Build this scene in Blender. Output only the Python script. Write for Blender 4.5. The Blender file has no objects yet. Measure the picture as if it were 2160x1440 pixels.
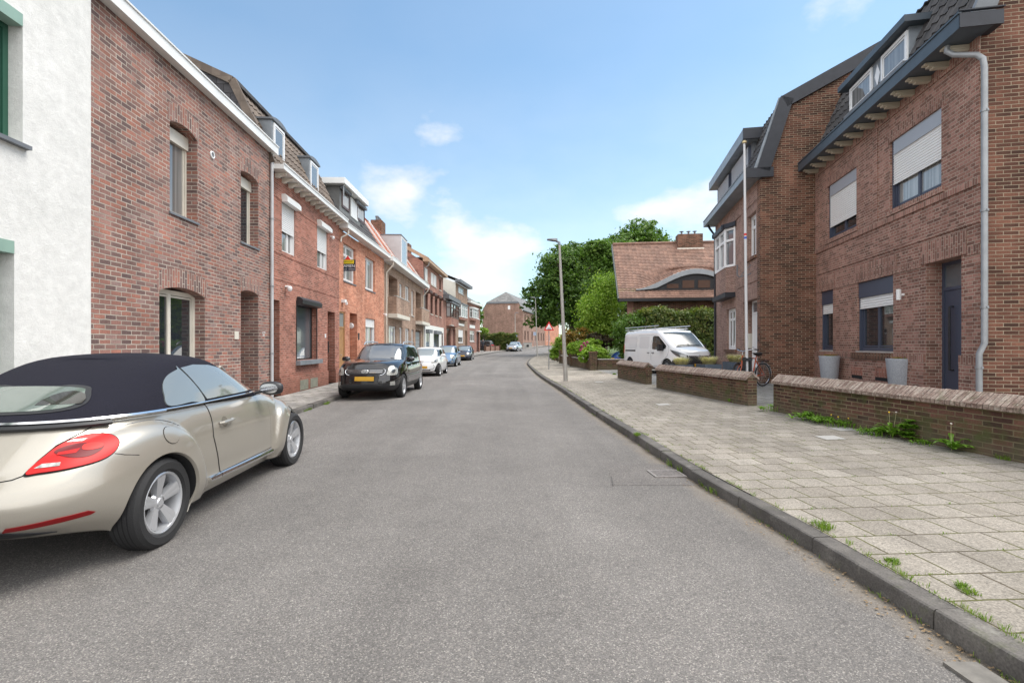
import bpy, math, random
import numpy as np
from mathutils import Vector, Matrix
R = math.radians
sc = bpy.context.scene
COL = sc.collection
# ------------------------------------------------------------ camera, sky, sun, exposure
CAMZ, F, CX, HY = 1.52, 1050.0, 1080.0, 728.0
cam = bpy.data.objects.new('camera', bpy.data.cameras.new('camera'))
COL.objects.link(cam); sc.camera = cam
cam.location = (0, 0, CAMZ); cam.rotation_euler = (R(90), 0, 0)
cam.data.lens = 17.5; cam.data.sensor_width = 36; cam.data.shift_y = (HY-720)/2160
cam.data.clip_start = 0.05; cam.data.clip_end = 2000

SUN_EL, SUN_AZ = 62, 72      # degrees; azimuth clockwise from +Y
world = bpy.data.worlds.new("World"); sc.world = world; world.use_nodes = True
def build_world():
    nt = world.node_tree; nt.nodes.clear(); N = nt.nodes.new; L = nt.links.new
    out = N('ShaderNodeOutputWorld'); bg = N('ShaderNodeBackground'); L(bg.outputs[0], out.inputs[0])
    bg.inputs[1].default_value = 0.15
    sky = N('ShaderNodeTexSky'); sky.sky_type = 'NISHITA'; sky.sun_disc = False
    sky.sun_elevation = R(SUN_EL); sky.sun_rotation = R(SUN_AZ); sky.air_density = 1.0; sky.dust_density = 0.6; sky.ozone_density = 1.6
    tc = N('ShaderNodeTexCoord')
    sep = N('ShaderNodeSeparateXYZ'); L(tc.outputs['Generated'], sep.inputs[0])
    def math_(op, a, b=None, clamp=False):
        n = N('ShaderNodeMath'); n.operation = op; n.use_clamp = clamp
        for i, v in enumerate((a, b)):
            if v is None: continue
            if isinstance(v, (int, float)): n.inputs[i].default_value = v
            else: L(v, n.inputs[i])
        return n.outputs[0]
    mp = N('ShaderNodeMapping'); mp.inputs['Scale'].default_value = (1, 1, 1.9); L(tc.outputs['Generated'], mp.inputs[0])
    no = N('ShaderNodeTexNoise'); no.inputs['Scale'].default_value = 3.6; no.inputs['Detail'].default_value = 9; no.inputs['Roughness'].default_value = .56
    L(mp.outputs[0], no.inputs['Vector'])
    n2 = N('ShaderNodeTexNoise'); n2.inputs['Scale'].default_value = 1.7; n2.inputs['Detail'].default_value = 5; L(mp.outputs[0], n2.inputs['Vector'])
    # cloud banks: (direction, size, strength)
    def blob(px, py, rx, ry, k):
        d = Vector(((px-CX)/F, 1, (HY-py)/F)).normalized()
        m = N('ShaderNodeVectorMath'); m.operation = 'SUBTRACT'; L(tc.outputs['Generated'], m.inputs[0]); m.inputs[1].default_value = d
        s = N('ShaderNodeVectorMath'); s.operation = 'MULTIPLY'; L(m.outputs[0], s.inputs[0]); s.inputs[1].default_value = (F/rx, F/rx, F/ry)
        l = N('ShaderNodeVectorMath'); l.operation = 'LENGTH'; L(s.outputs[0], l.inputs[0])
        q = math_('MULTIPLY', l.outputs['Value'], l.outputs['Value'])
        e = math_('POWER', 2.718, math_('MULTIPLY', q, -1.0))
        return math_('MULTIPLY', e, k)
    tot = None
    for b in [(1000,545,145,95,.70),(965,450,45,45,.30),(830,430,75,55,.48),(1400,450,150,60,.68),(1050,625,260,45,.42),(925,285,55,30,.17),(1075,300,50,30,.16),
              (560,200,260,200,.22),(1500,560,200,90,.5)]:
        o = blob(*b); tot = o if tot is None else math_('ADD', tot, o)
    # unseen bright overcast added behind, overhead and at both sides for neutral light
    bk = math_('MULTIPLY', math_('SUBTRACT', .35, sep.outputs['Y']), 1.2, False)
    bk = math_('MAXIMUM', bk, 0.0)
    tot = math_('ADD', tot, bk)
    ov = N('ShaderNodeMapRange'); L(sep.outputs['Z'], ov.inputs[0]); ov.inputs[1].default_value = .60; ov.inputs[2].default_value = .80; ov.inputs[3].default_value = 0; ov.inputs[4].default_value = .75
    tot = math_('ADD', tot, ov.outputs[0])
    ax = math_('ABSOLUTE', sep.outputs['X']); sd = N('ShaderNodeMapRange'); L(ax, sd.inputs[0]); sd.inputs[1].default_value = .78; sd.inputs[2].default_value = .92; sd.inputs[3].default_value = 0; sd.inputs[4].default_value = .7
    tot = math_('ADD', tot, sd.outputs[0])
    nn = math_('MULTIPLY', math_('SUBTRACT', no.outputs['Fac'], .5), 2.3)
    v = math_('ADD', tot, nn)
    v = math_('ADD', v, math_('MULTIPLY', math_('SUBTRACT', n2.outputs['Fac'], .5), .5))
    rp = N('ShaderNodeMapRange'); rp.interpolation_type = 'SMOOTHSTEP'; L(v, rp.inputs[0])
    rp.inputs[1].default_value = .36; rp.inputs[2].default_value = 1.05; rp.inputs[3].default_value = 0; rp.inputs[4].default_value = 1
    veil = N('ShaderNodeMapRange'); L(sep.outputs['Z'], veil.inputs[0]); veil.inputs[1].default_value = 0; veil.inputs[2].default_value = .5
    veil.inputs[3].default_value = .42; veil.inputs[4].default_value = .06
    mask = math_('MAXIMUM', rp.outputs[0], veil.outputs[0])
    # cloud body: bright tops, blue-grey undersides
    cn = N('ShaderNodeTexNoise'); cn.inputs['Scale'].default_value = 6; cn.inputs['Detail'].default_value = 6; L(mp.outputs[0], cn.inputs['Vector'])
    cr = N('ShaderNodeValToRGB'); L(cn.outputs['Fac'], cr.inputs[0])
    cr.color_ramp.elements[0].position = .30; cr.color_ramp.elements[0].color = (CL*.74, CL*.80, CL*.88, 1)
    cr.color_ramp.elements[1].position = .60; cr.color_ramp.elements[1].color = (CL*1.02, CL*1.0, CL*.98, 1)
    tint = N('ShaderNodeMix'); tint.data_type = 'RGBA'; tint.blend_type = 'MULTIPLY'; tint.inputs[0].default_value = 1
    L(sky.outputs[0], tint.inputs[6]); tint.inputs[7].default_value = SKT
    mx = N('ShaderNodeMix'); mx.data_type = 'RGBA'; L(mask, mx.inputs[0]); L(tint.outputs[2], mx.inputs[6])
    sc_ = N('ShaderNodeMix'); sc_.data_type = 'RGBA'; sc_.blend_type = 'MULTIPLY'; sc_.inputs[0].default_value = 1
    L(cr.outputs[0], sc_.inputs[6]); sc_.inputs[7].default_value = (CK, CK, CK, 1)
    gain = math_('ADD', 1.0, math_('MULTIPLY', math_('MINIMUM', math_('MAXIMUM', math_('MULTIPLY', math_('SUBTRACT', .35, sep.outputs['Y']), 1.6), 0.0), 1.0), BKG))
    gm = N('ShaderNodeMix'); gm.data_type = 'RGBA'; gm.blend_type = 'MULTIPLY'; gm.inputs[0].default_value = 1; L(sc_.outputs[2], gm.inputs[6]); L(gain, gm.inputs[7])
    L(gm.outputs[2], mx.inputs[7]); L(mx.outputs[2], bg.inputs[0])
CL, CK, BKG = 1.0, 3.3, 1.0
SKT = (.55, .64, .61, 1)
build_world()
sun = bpy.data.objects.new('sun', bpy.data.lights.new('sun', 'SUN')); COL.objects.link(sun)
sun.data.energy = 1.7; sun.data.angle = R(38); sun.data.color = (1, .95, .88)
sun.rotation_euler = (R(90-SUN_EL), 0, R(-SUN_AZ+180))
sc.view_settings.view_transform = 'Standard'; sc.view_settings.look = 'None'
sc.view_settings.exposure = 1.23; sc.view_settings.gamma = 1
sc.cycles.max_bounces = 6

# ------------------------------------------------------------ helpers
def px_at(px, py, Y):
    return Vector(((px-CX)/F*Y, Y, CAMZ+(HY-py)/F*Y))
def interp(pts, t):
    if t <= pts[0][0]: return pts[0][1]
    for (a, va), (b, vb) in zip(pts, pts[1:]):
        if t <= b: return va+(vb-va)*(t-a)/(b-a)
    return pts[-1][1]
def sinterp(pts, t):   # smooth (Catmull-Rom style) interpolation
    if t <= pts[0][0]: return pts[0][1]
    if t >= pts[-1][0]: return pts[-1][1]
    for i in range(len(pts)-1):
        if t <= pts[i+1][0]:
            x0, y0 = pts[i]; x1, y1 = pts[i+1]; h = x1-x0
            m0 = (y1-pts[i-1][1])/(x1-pts[i-1][0]) if i > 0 else (y1-y0)/h
            m1 = (pts[i+2][1]-y0)/(pts[i+2][0]-x0) if i+2 < len(pts) else (y1-y0)/h
            s = (t-x0)/h
            return (2*s**3-3*s*s+1)*y0+(s**3-2*s*s+s)*h*m0+(-2*s**3+3*s*s)*y1+(s**3-s*s)*h*m1
GZ = [(-50, 0), (45, 0), (60, .30), (70, .50), (76, .60), (90, 1.0), (110, 1.4), (200, 2.4), (900, 4)]
def g(Y): return interp(GZ, Y)

def tag(o, label=None, cat=None, group=None, kind=None):
    if label: o['label'] = label
    if cat: o['category'] = cat
    if group: o['group'] = group
    if kind: o['kind'] = kind
    return o
def empty(name, loc, rz=0, label=None, cat=None, group=None):
    o = bpy.data.objects.new(name, None); COL.objects.link(o); o.empty_display_size = .2
    o.location = loc; o.rotation_euler = (0, 0, rz)
    return tag(o, label, cat, group)
def kids(o): return [c for c in bpy.data.objects if c.parent == o]
def copy_tree(o, parent=None):
    c = o.copy(); COL.objects.link(c)
    if parent: c.parent = parent
    for ch in kids(o): copy_tree(ch, c)
    return c

class MB:
    def __init__(s): s.v = []; s.f = []; s.m = []; s.uv = []; s.sm = []
    def face(s, pts, m=0, swap=False, smooth=False, uv=None, uvo=(0, 0)):
        pts = [Vector(p) for p in pts]; b = len(s.v); s.v += pts
        s.f.append(tuple(range(b, b+len(pts)))); s.m.append(m); s.sm.append(smooth)
        if uv is None:
            n = Vector((0, 0, 0))
            for i in range(len(pts)):
                a = pts[i]; c = pts[(i+1) % len(pts)]; n += a.cross(c)
            if n.length < 1e-12: n = Vector((0, 0, 1))
            n.normalize()
            if abs(n.z) > .95: t = Vector((1, 0, 0)); w = Vector((0, 1, 0))
            else:
                t = Vector((-n.y, n.x, 0)).normalized(); w = n.cross(t)
            uv = [(p.dot(t)+uvo[0], p.dot(w)+uvo[1]) for p in pts]
        if swap: uv = [(q, p) for p, q in uv]
        s.uv.append(uv)
    def box(s, x0, x1, y0, y1, z0, z1, m=0, swap=False, skip=''):
        if x0 > x1: x0, x1 = x1, x0
        if y0 > y1: y0, y1 = y1, y0
        if z0 > z1: z0, z1 = z1, z0
        P = lambda a, b, c: (a, b, c)
        q = {'-y': [P(x0,y0,z0),P(x1,y0,z0),P(x1,y0,z1),P(x0,y0,z1)], '+y': [P(x1,y1,z0),P(x0,y1,z0),P(x0,y1,z1),P(x1,y1,z1)],
             '-x': [P(x0,y1,z0),P(x0,y0,z0),P(x0,y0,z1),P(x0,y1,z1)], '+x': [P(x1,y0,z0),P(x1,y1,z0),P(x1,y1,z1),P(x1,y0,z1)],
             '-z': [P(x0,y1,z0),P(x1,y1,z0),P(x1,y0,z0),P(x0,y0,z0)], '+z': [P(x0,y0,z1),P(x1,y0,z1),P(x1,y1,z1),P(x0,y1,z1)]}
        for k, v in q.items():
            if k not in skip.split(','): s.face(v, m, swap)
    def bar(s, a, b, w, h, m=0, up=(0, 0, 1)):      # oriented rectangular bar from a to b
        a = Vector(a); b = Vector(b); d = (b-a).normalized(); u = Vector(up)
        if abs(d.dot(u)) > .98: u = Vector((1, 0, 0))
        r = d.cross(u).normalized()*w/2; t = r.cross(d).normalized()*h/2
        A = [a-r-t, a+r-t, a+r+t, a-r+t]; B = [b-r-t, b+r-t, b+r+t, b-r+t]
        for i in range(4):
            j = (i+1) % 4; s.face([A[i], A[j], B[j], B[i]][::-1], m)
        s.face(A, m); s.face(B[::-1], m)
    def tube(s, pts, r, seg=8, m=0, caps=True):
        pts = [Vector(p) for p in pts]; rs = r if isinstance(r, (list, tuple)) else [r]*len(pts)
        prev = None; rings = []
        for i, p in enumerate(pts):
            d = (pts[min(i+1, len(pts)-1)]-pts[max(i-1, 0)]).normalized()
            if prev is None:
                u = Vector((0, 0, 1)) if abs(d.z) < .9 else Vector((1, 0, 0))
                prev = d.cross(u).normalized()
            a = (prev-d*prev.dot(d)).normalized(); b = d.cross(a); prev = a
            rings.append([p+a*rs[i]*math.cos(2*math.pi*k/seg)+b*rs[i]*math.sin(2*math.pi*k/seg) for k in range(seg)])
        for A, B in zip(rings, rings[1:]):
            for k in range(seg):
                j = (k+1) % seg; s.face([A[k], A[j], B[j], B[k]], m, smooth=True)
        if caps: s.face(rings[0][::-1], m); s.face(rings[-1], m)
    def lathe(s, prof, seg=24, m=0, mat=None, caps=False):   # profile (r, z) about z, optional matrix
        mat = mat or Matrix.Identity(4)
        for (r0, z0), (r1, z1) in zip(prof, prof[1:]):
            for k in range(seg):
                a = 2*math.pi*k/seg; b = 2*math.pi*(k+1)/seg
                q = [(r0*math.cos(a), r0*math.sin(a), z0), (r0*math.cos(b), r0*math.sin(b), z0), (r1*math.cos(b), r1*math.sin(b), z1), (r1*math.cos(a), r1*math.sin(a), z1)]
                if r0 < 1e-6: q = q[1:]
                if r1 < 1e-6: q = q[:3]
                s.face([mat @ Vector(p) for p in q], m, smooth=True)
    def grid(s, fn, us, vs, m=0, flip=False, smooth=True):
        P = [[Vector(fn(u, v)) for v in vs] for u in us]
        for i in range(len(us)-1):
            for j in range(len(vs)-1):
                q = [P[i][j], P[i+1][j], P[i+1][j+1], P[i][j+1]]
                uv = [(us[i], vs[j]), (us[i+1], vs[j]), (us[i+1], vs[j+1]), (us[i], vs[j+1])]
                if flip: q = q[::-1]; uv = uv[::-1]
                s.face(q, m, smooth=smooth, uv=uv)
    def build(s, name, mats, parent=None, weld=True, sharp=35, loc=None, rot=None):
        me = bpy.data.meshes.new(name)
        me.from_pydata([tuple(p) for p in s.v], [], s.f)
        if not isinstance(mats, (list, tuple)): mats = [mats]
        for mm in mats: me.materials.append(mm)
        me.polygons.foreach_set('material_index', s.m); me.polygons.foreach_set('use_smooth', s.sm)
        uvl = me.uv_layers.new(name='UVMap')
        uvl.data.foreach_set('uv', [c for f in s.uv for p in f for c in p])
        if weld and any(s.sm):
            import bmesh
            bm = bmesh.new(); bm.from_mesh(me); bmesh.ops.remove_doubles(bm, verts=bm.verts, dist=1e-5); bm.to_mesh(me); bm.free()
            me.set_sharp_from_angle(angle=R(sharp))
        me.update()
        o = bpy.data.objects.new(name, me); COL.objects.link(o)
        if parent: o.parent = parent
        if loc is not None: o.location = loc
        if rot is not None: o.rotation_euler = rot
        return o

# ------------------------------------------------------------ materials
_M = {}
def mat(name, col=(.5, .5, .5), rough=.6, metal=0, spec=.5, coat=0, noise=None, bump=0, bscale=30, emit=None, alpha=1, transl=0, speck=None):
    """noise=(scale, amount) darkens/lightens the colour a little, bump adds grain"""
    if name in _M: return _M[name]
    m = bpy.data.materials.new(name); m.use_nodes = True; nt = m.node_tree; N = nt.nodes.new; L = nt.links.new
    p = nt.nodes['Principled BSDF']; p.inputs['Base Color'].default_value = (*col, 1)
    p.inputs['Roughness'].default_value = rough; p.inputs['Metallic'].default_value = metal
    p.inputs['Specular IOR Level'].default_value = spec; p.inputs['Coat Weight'].default_value = coat; p.inputs['Coat Roughness'].default_value = .04
    tc = N('ShaderNodeTexCoord')
    if noise:
        n = N('ShaderNodeTexNoise'); n.inputs['Scale'].default_value = noise[0]; n.inputs['Detail'].default_value = 6; L(tc.outputs['Object'], n.inputs['Vector'])
        r = N('ShaderNodeMapRange'); L(n.outputs['Fac'], r.inputs[0]); r.inputs[1].default_value = .3; r.inputs[2].default_value = .7
        r.inputs[3].default_value = 1-noise[1]; r.inputs[4].default_value = 1+noise[1]
        x = N('ShaderNodeMix'); x.data_type = 'RGBA'; x.blend_type = 'MULTIPLY'; x.inputs[0].default_value = 1
        x.inputs[6].default_value = (*col, 1); L(r.outputs[0], x.inputs[7]); L(x.outputs[2], p.inputs['Base Color'])
    if bump:
        n = N('ShaderNodeTexNoise'); n.inputs['Scale'].default_value = bscale; n.inputs['Detail'].default_value = 5; L(tc.outputs['Object'], n.inputs['Vector'])
        b = N('ShaderNodeBump'); b.inputs['Strength'].default_value = bump; b.inputs['Distance'].default_value = .01; L(n.outputs['Fac'], b.inputs['Height']); L(b.outputs[0], p.inputs['Normal'])
    _M[name] = m
    return m
def ramp(nt, fac, stops):
    r = nt.nodes.new('ShaderNodeValToRGB'); nt.links.new(fac, r.inputs[0]); e = r.color_ramp.elements
    while len(e) > 1: e.remove(e[-1])
    e[0].position = stops[0][0]; e[0].color = (*stops[0][1], 1)
    for p, c in stops[1:]:
        k = e.new(p); k.color = (*c, 1)
    return r.outputs[0]
def mixc(nt, fac, a, b, blend='MIX'):
    x = nt.nodes.new('ShaderNodeMix'); x.data_type = 'RGBA'; x.blend_type = blend
    for i, v in ((0, fac), (6, a), (7, b)):
        if isinstance(v, (int, float)): x.inputs[i].default_value = v
        elif isinstance(v, tuple): x.inputs[i].default_value = (*v, 1)
        else: nt.links.new(v, x.inputs[i])
    return x.outputs[2]
def mnode(nt, op, a, b=None, c=None, clamp=False):
    n = nt.nodes.new('ShaderNodeMath'); n.operation = op; n.use_clamp = clamp
    for i, v in enumerate((a, b, c)):
        if v is None: continue
        if isinstance(v, (int, float)): n.inputs[i].default_value = v
        else: nt.links.new(v, n.inputs[i])
    return n.outputs[0]
def noisen(nt, vec, scale, detail=4, rough=.5):
    n = nt.nodes.new('ShaderNodeTexNoise'); n.inputs['Scale'].default_value = scale; n.inputs['Detail'].default_value = detail; n.inputs['Roughness'].default_value = rough
    nt.links.new(vec, n.inputs['Vector']); return n.outputs['Fac']
def maprange(nt, v, a, b, c, d, smooth=False):
    r = nt.nodes.new('ShaderNodeMapRange'); nt.links.new(v, r.inputs[0])
    if smooth: r.interpolation_type = 'SMOOTHSTEP'
    for i, k in enumerate((a, b, c, d)): r.inputs[i+1].default_value = k
    return r.outputs[0]
def brick(name, stops, mortar, bw=.22, bh=.0625, ms=.006, offset=.5, bump=.5, rough=.85, moss=0, stain=.25, wob=.004, msm=.15, grime=None, squash=1):
    if name in _M: return _M[name]
    m = bpy.data.materials.new(name); m.use_nodes = True; nt = m.node_tree; N = nt.nodes.new; L = nt.links.new
    p = nt.nodes['Principled BSDF']; p.inputs['Roughness'].default_value = rough; p.inputs['Specular IOR Level'].default_value = .25
    uv = N('ShaderNodeUVMap'); tc = N('ShaderNodeTexCoord')
    nz = N('ShaderNodeTexNoise'); nz.inputs['Scale'].default_value = 9; nz.inputs['Detail'].default_value = 3; L(uv.outputs[0], nz.inputs['Vector'])
    vm = N('ShaderNodeVectorMath'); vm.operation = 'SUBTRACT'; L(nz.outputs['Color'], vm.inputs[0]); vm.inputs[1].default_value = (.5, .5, .5)
    vs = N('ShaderNodeVectorMath'); vs.operation = 'SCALE'; L(vm.outputs[0], vs.inputs[0]); vs.inputs['Scale'].default_value = wob*2
    va = N('ShaderNodeVectorMath'); va.operation = 'ADD'; L(uv.outputs[0], va.inputs[0]); L(vs.outputs[0], va.inputs[1])
    b = N('ShaderNodeTexBrick'); L(va.outputs[0], b.inputs['Vector']); b.offset = offset; b.squash = squash; b.squash_frequency = 2
    b.inputs['Scale'].default_value = 1; b.inputs['Brick Width'].default_value = bw; b.inputs['Row Height'].default_value = bh
    b.inputs['Mortar Size'].default_value = ms; b.inputs['Mortar Smooth'].default_value = msm; b.inputs['Bias'].default_value = 0
    b.inputs['Color1'].default_value = (0, 0, 0, 1); b.inputs['Color2'].default_value = (1, 1, 1, 1); b.inputs['Mortar'].default_value = (.5, .5, .5, 1)
    col = ramp(nt, b.outputs['Color'], stops)
    fine = noisen(nt, uv.outputs[0], 45, 5, .6)
    col = mixc(nt, 1.0, col, maprange(nt, fine, .25, .75, .72, 1.28), 'MULTIPLY')
    big = noisen(nt, uv.outputs[0], .9, 4)
    col = mixc(nt, 1.0, col, maprange(nt, big, .3, .7, 1-stain, 1+stain), 'MULTIPLY')
    smp = N('ShaderNodeMapping'); L(uv.outputs[0], smp.inputs[0]); smp.inputs['Scale'].default_value = (2.6, .22, 1)
    col = mixc(nt, 1.0, col, maprange(nt, noisen(nt, smp.outputs[0], 1.0, 5, .65), .32, .62, .84, 1.08), 'MULTIPLY')
    mo = mixc(nt, maprange(nt, noisen(nt, uv.outputs[0], 2.5, 4), .35, .65, 0, 1), mortar, tuple(c*.62 for c in mortar))
    col = mixc(nt, b.outputs['Fac'], col, mo)
    if moss:
        mk = maprange(nt, noisen(nt, uv.outputs[0], 3.2, 6, .65), .62-moss*.3, .85-moss*.3, 0, 1)
        col = mixc(nt, mk, col, (.075, .085, .03))
    if grime:      # damp dirty band near the foot of the wall: (z0, z1, colour)
        se = N('ShaderNodeSeparateXYZ'); L(tc.outputs['Object'], se.inputs[0])
        zz = mnode(nt, 'ADD', se.outputs[2], mnode(nt, 'MULTIPLY', mnode(nt, 'SUBTRACT', noisen(nt, tc.outputs['Object'], 4, 5), .5), .5))
        gk = maprange(nt, zz, grime[0], grime[1], grime[3], 0)
        col = mixc(nt, gk, col, grime[2])
    L(col, p.inputs['Base Color'])
    h = mnode(nt, 'MULTIPLY', b.outputs['Fac'], -1.0)
    h = mnode(nt, 'ADD', h, mnode(nt, 'MULTIPLY', fine, .7))
    h = mnode(nt, 'ADD', h, mnode(nt, 'MULTIPLY', b.outputs['Color'], .25))
    bp = N('ShaderNodeBump'); bp.inputs['Strength'].default_value = bump; bp.inputs['Distance'].default_value = .008
    L(h, bp.inputs['Height']); L(bp.outputs[0], p.inputs['Normal'])
    _M[name] = m; return m
def leafmat(name, c1, c2, c3=None, scale=1.2, rough=.5):
    if name in _M: return _M[name]
    m = bpy.data.materials.new(name); m.use_nodes = True; nt = m.node_tree; N = nt.nodes.new; L = nt.links.new
    p = nt.nodes['Principled BSDF']; p.inputs['Roughness'].default_value = rough; p.inputs['Specular IOR Level'].default_value = .35
    tc = N('ShaderNodeTexCoord'); ge = N('ShaderNodeNewGeometry')
    st = [(.25, c1), (.6, c2)]+([(.85, c3)] if c3 else [])
    f = mnode(nt, 'ADD', mnode(nt, 'MULTIPLY', noisen(nt, tc.outputs['Object'], scale, 5), .65), mnode(nt, 'MULTIPLY', ge.outputs['Random Per Island'], .4))
    col = ramp(nt, f, st); L(col, p.inputs['Base Color'])
    tr = N('ShaderNodeBsdfTranslucent'); L(mixc(nt, 1.0, col, (1.3, 1.5, .6), 'MULTIPLY'), tr.inputs[0])
    ms = N('ShaderNodeMixShader'); ms.inputs[0].default_value = .32; L(p.outputs[0], ms.inputs[1]); L(tr.outputs[0], ms.inputs[2])
    L(ms.outputs[0], nt.nodes['Material Output'].inputs[0]); _M[name] = m; return m
def glass(name, tintc=(.02, .025, .03), rough=.03, curtain=None, spec=.9):
    """window pane: dark room behind glass; curtain=(colour, fold scale) shows net curtain behind"""
    if name in _M: return _M[name]
    m = bpy.data.materials.new(name); m.use_nodes = True; nt = m.node_tree; N = nt.nodes.new; L = nt.links.new
    p = nt.nodes['Principled BSDF']; p.inputs['Base Color'].default_value = (*tintc, 1); p.inputs['Roughness'].default_value = rough
    p.inputs['Specular IOR Level'].default_value = spec; p.inputs['Coat Weight'].default_value = .5; p.inputs['Coat Roughness'].default_value = .01
    if curtain:
        uv = N('ShaderNodeUVMap'); mp = N('ShaderNodeMapping'); L(uv.outputs[0], mp.inputs[0]); mp.inputs['Scale'].default_value = (curtain[1], .3, 1)
        f = noisen(nt, mp.outputs[0], 1, 2)
        L(ramp(nt, f, [(.35, tuple(c*.55 for c in curtain[0])), (.6, curtain[0])]), p.inputs['Base Color'])
    _M[name] = m; return m

RED = (.36, .13, .085)
MATS = dict(
 b_brown=brick('brick_brown_mixed', [(0, (.135,.09,.085)), (.25, (.205,.125,.11)), (.55, (.285,.148,.122)), (.85, (.345,.152,.112)), (1, (.275,.195,.178))], (.50,.435,.37), .225, .0755, .0085, bump=1.3, wob=.007),
 b_red=brick('brick_red', [(0, (.22,.085,.06)), (.5, (.345,.13,.09)), (1, (.43,.18,.13))], (.52,.40,.33), .205, .061, .0055, bump=.5, grime=(.0, .75, (.15,.06,.04), .7)),
 b_orange=brick('brick_orange', [(0, (.40,.155,.095)), (.5, (.54,.225,.14)), (1, (.62,.30,.20))], (.50,.35,.26), .205, .061, .0045, bump=.4),
 b_tan=brick('brick_tan', [(0, (.25,.165,.12)), (.5, (.34,.225,.165)), (1, (.41,.28,.21))], (.42,.35,.29), .205, .061, .0045),
 b_plum=brick('brick_plum', [(0, (.24,.115,.09)), (.5, (.32,.155,.12)), (1, (.37,.20,.155))], (.42,.33,.28), .205, .061, .0045),
 b_pink=brick('brick_dusky', [(0, (.165,.088,.068)), (.5, (.275,.138,.106)), (1, (.36,.198,.158))], (.50,.41,.33), .215, .0625, .0052, bump=.5, squash=.5, stain=.16),
 b_pale=brick('brick_mauve', [(0, (.20,.118,.095)), (.5, (.28,.165,.132)), (1, (.34,.21,.175))], (.47,.385,.32), .215, .0625, .0055, bump=.5, squash=.5, stain=.16),
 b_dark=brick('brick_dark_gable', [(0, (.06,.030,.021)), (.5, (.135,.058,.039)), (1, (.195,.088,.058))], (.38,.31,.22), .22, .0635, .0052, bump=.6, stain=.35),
 b_far=brick('brick_far', [(0, (.22,.13,.10)), (.5, (.29,.175,.135)), (1, (.34,.215,.17))], (.33,.25,.2), .22, .0635, .005, bump=.3),
 b_low=brick('brick_garden_wall', [(0, (.05,.03,.024)), (.5, (.10,.05,.038)), (1, (.16,.078,.055))], (.26,.21,.13), .22, .0635, .007, bump=1.0, moss=.5, stain=.35, grime=(.15, .5, (.13,.115,.075), .75)),
 b_cope=brick('coping_bricks', [(0, (.16,.115,.095)), (.5, (.26,.20,.165)), (1, (.34,.27,.22))], (.08,.065,.055), .0625, .235, .006, offset=.0, bump=1.0, moss=.12, stain=.3),
 white=mat('white_paint', (.74,.74,.72), .35, noise=(3, .05)), cream=mat('cream_paint', (.66,.62,.54), .45, noise=(3, .06)),
 pvc=mat('white_frame', (.78,.78,.78), .3), grey=mat('grey_frame', (.055,.066,.10), .4), black=mat('black_frame', (.02,.021,.024), .4),
 brownf=mat('brown_frame', (.08,.035,.025), .4), greenf=mat('green_frame', (.025,.10,.065), .4), greenl=mat('green_box', (.24,.36,.30), .45, noise=(4,.1)),
 zinc=mat('zinc', (.24,.265,.29), .45, metal=.3, noise=(5, .15)), lead=mat('lead_grey', (.15,.16,.175), .55, noise=(4, .15)), slate=mat('anthracite_trim', (.020,.022,.030), .5, noise=(6,.2), bump=.1),
 bluegrey=mat('blue_grey_trim', (.055,.072,.09), .45, noise=(5,.12)), wood=mat('oak_door', (.36,.19,.075), .5, noise=(8,.15)), tanw=mat('tan_fascia', (.42,.30,.2), .6, noise=(3,.1)),
 dkdoor=mat('dark_brown_door', (.07,.028,.02), .5), concrete=mat('concrete', (.42,.40,.37), .8, noise=(4,.15), bump=.2), cgrey=mat('grey_steel_door', (.28,.30,.31), .5),
 glass=glass('glass_dark'), glassb=glass('glass_brown', (.05,.035,.03)), glassc=glass('glass_curtain', curtain=((.34,.35,.35), 14)), glassg=glass('glass_grey', (.12,.135,.15), .05),
 sash=glass('glass_net', curtain=((.22,.22,.215), 9)), rub=mat('rubber', (.018,.018,.019), .8, bump=.3, bscale=120), dark=mat('dark_void', (.008,.008,.009), .9),
 chrome=mat('chrome', (.75,.76,.78), .12, metal=1), steel=mat('galvanised', (.31,.32,.33), .5, metal=.5, noise=(6,.12)), alu=mat('alloy', (.56,.57,.59), .30, metal=.6),
 shutter=mat('shutter_slats', (.76,.76,.75), .4), shutterg=mat('shutter_grey', (.34,.36,.40), .4), plate=mat('yellow_plate', (.55,.30,.02), .5), red=mat('signal_red', (.62,.02,.02), .4), wht=mat('sign_white', (.8,.8,.8), .4), blk=mat('sign_black', (.015,.015,.018), .4),
)
def stucco():
    m = mat('stucco', (.64,.635,.61), .9); nt = m.node_tree; L = nt.links.new; p = nt.nodes['Principled BSDF']; tc = nt.nodes.new('ShaderNodeTexCoord')
    a = noisen(nt, tc.outputs['Object'], 1.1, 8, .7); b = noisen(nt, tc.outputs['Object'], 60, 6, .7); c = noisen(nt, tc.outputs['Object'], 7, 8, .75)
    col = ramp(nt, a, [(.30, (.63,.63,.605)), (.48, (.70,.695,.67)), (.65, (.75,.745,.72))])
    col = mixc(nt, 1.0, col, maprange(nt, c, .3, .62, .86, 1.05), 'MULTIPLY')
    L(col, p.inputs['Base Color'])
    bp = nt.nodes.new('ShaderNodeBump'); bp.inputs['Strength'].default_value = .55; bp.inputs['Distance'].default_value = .012
    L(mnode(nt, 'ADD', b, mnode(nt, 'MULTIPLY', c, 2)), bp.inputs['Height']); L(bp.outputs[0], p.inputs['Normal']); return m
MATS['stucco'] = stucco()
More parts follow.
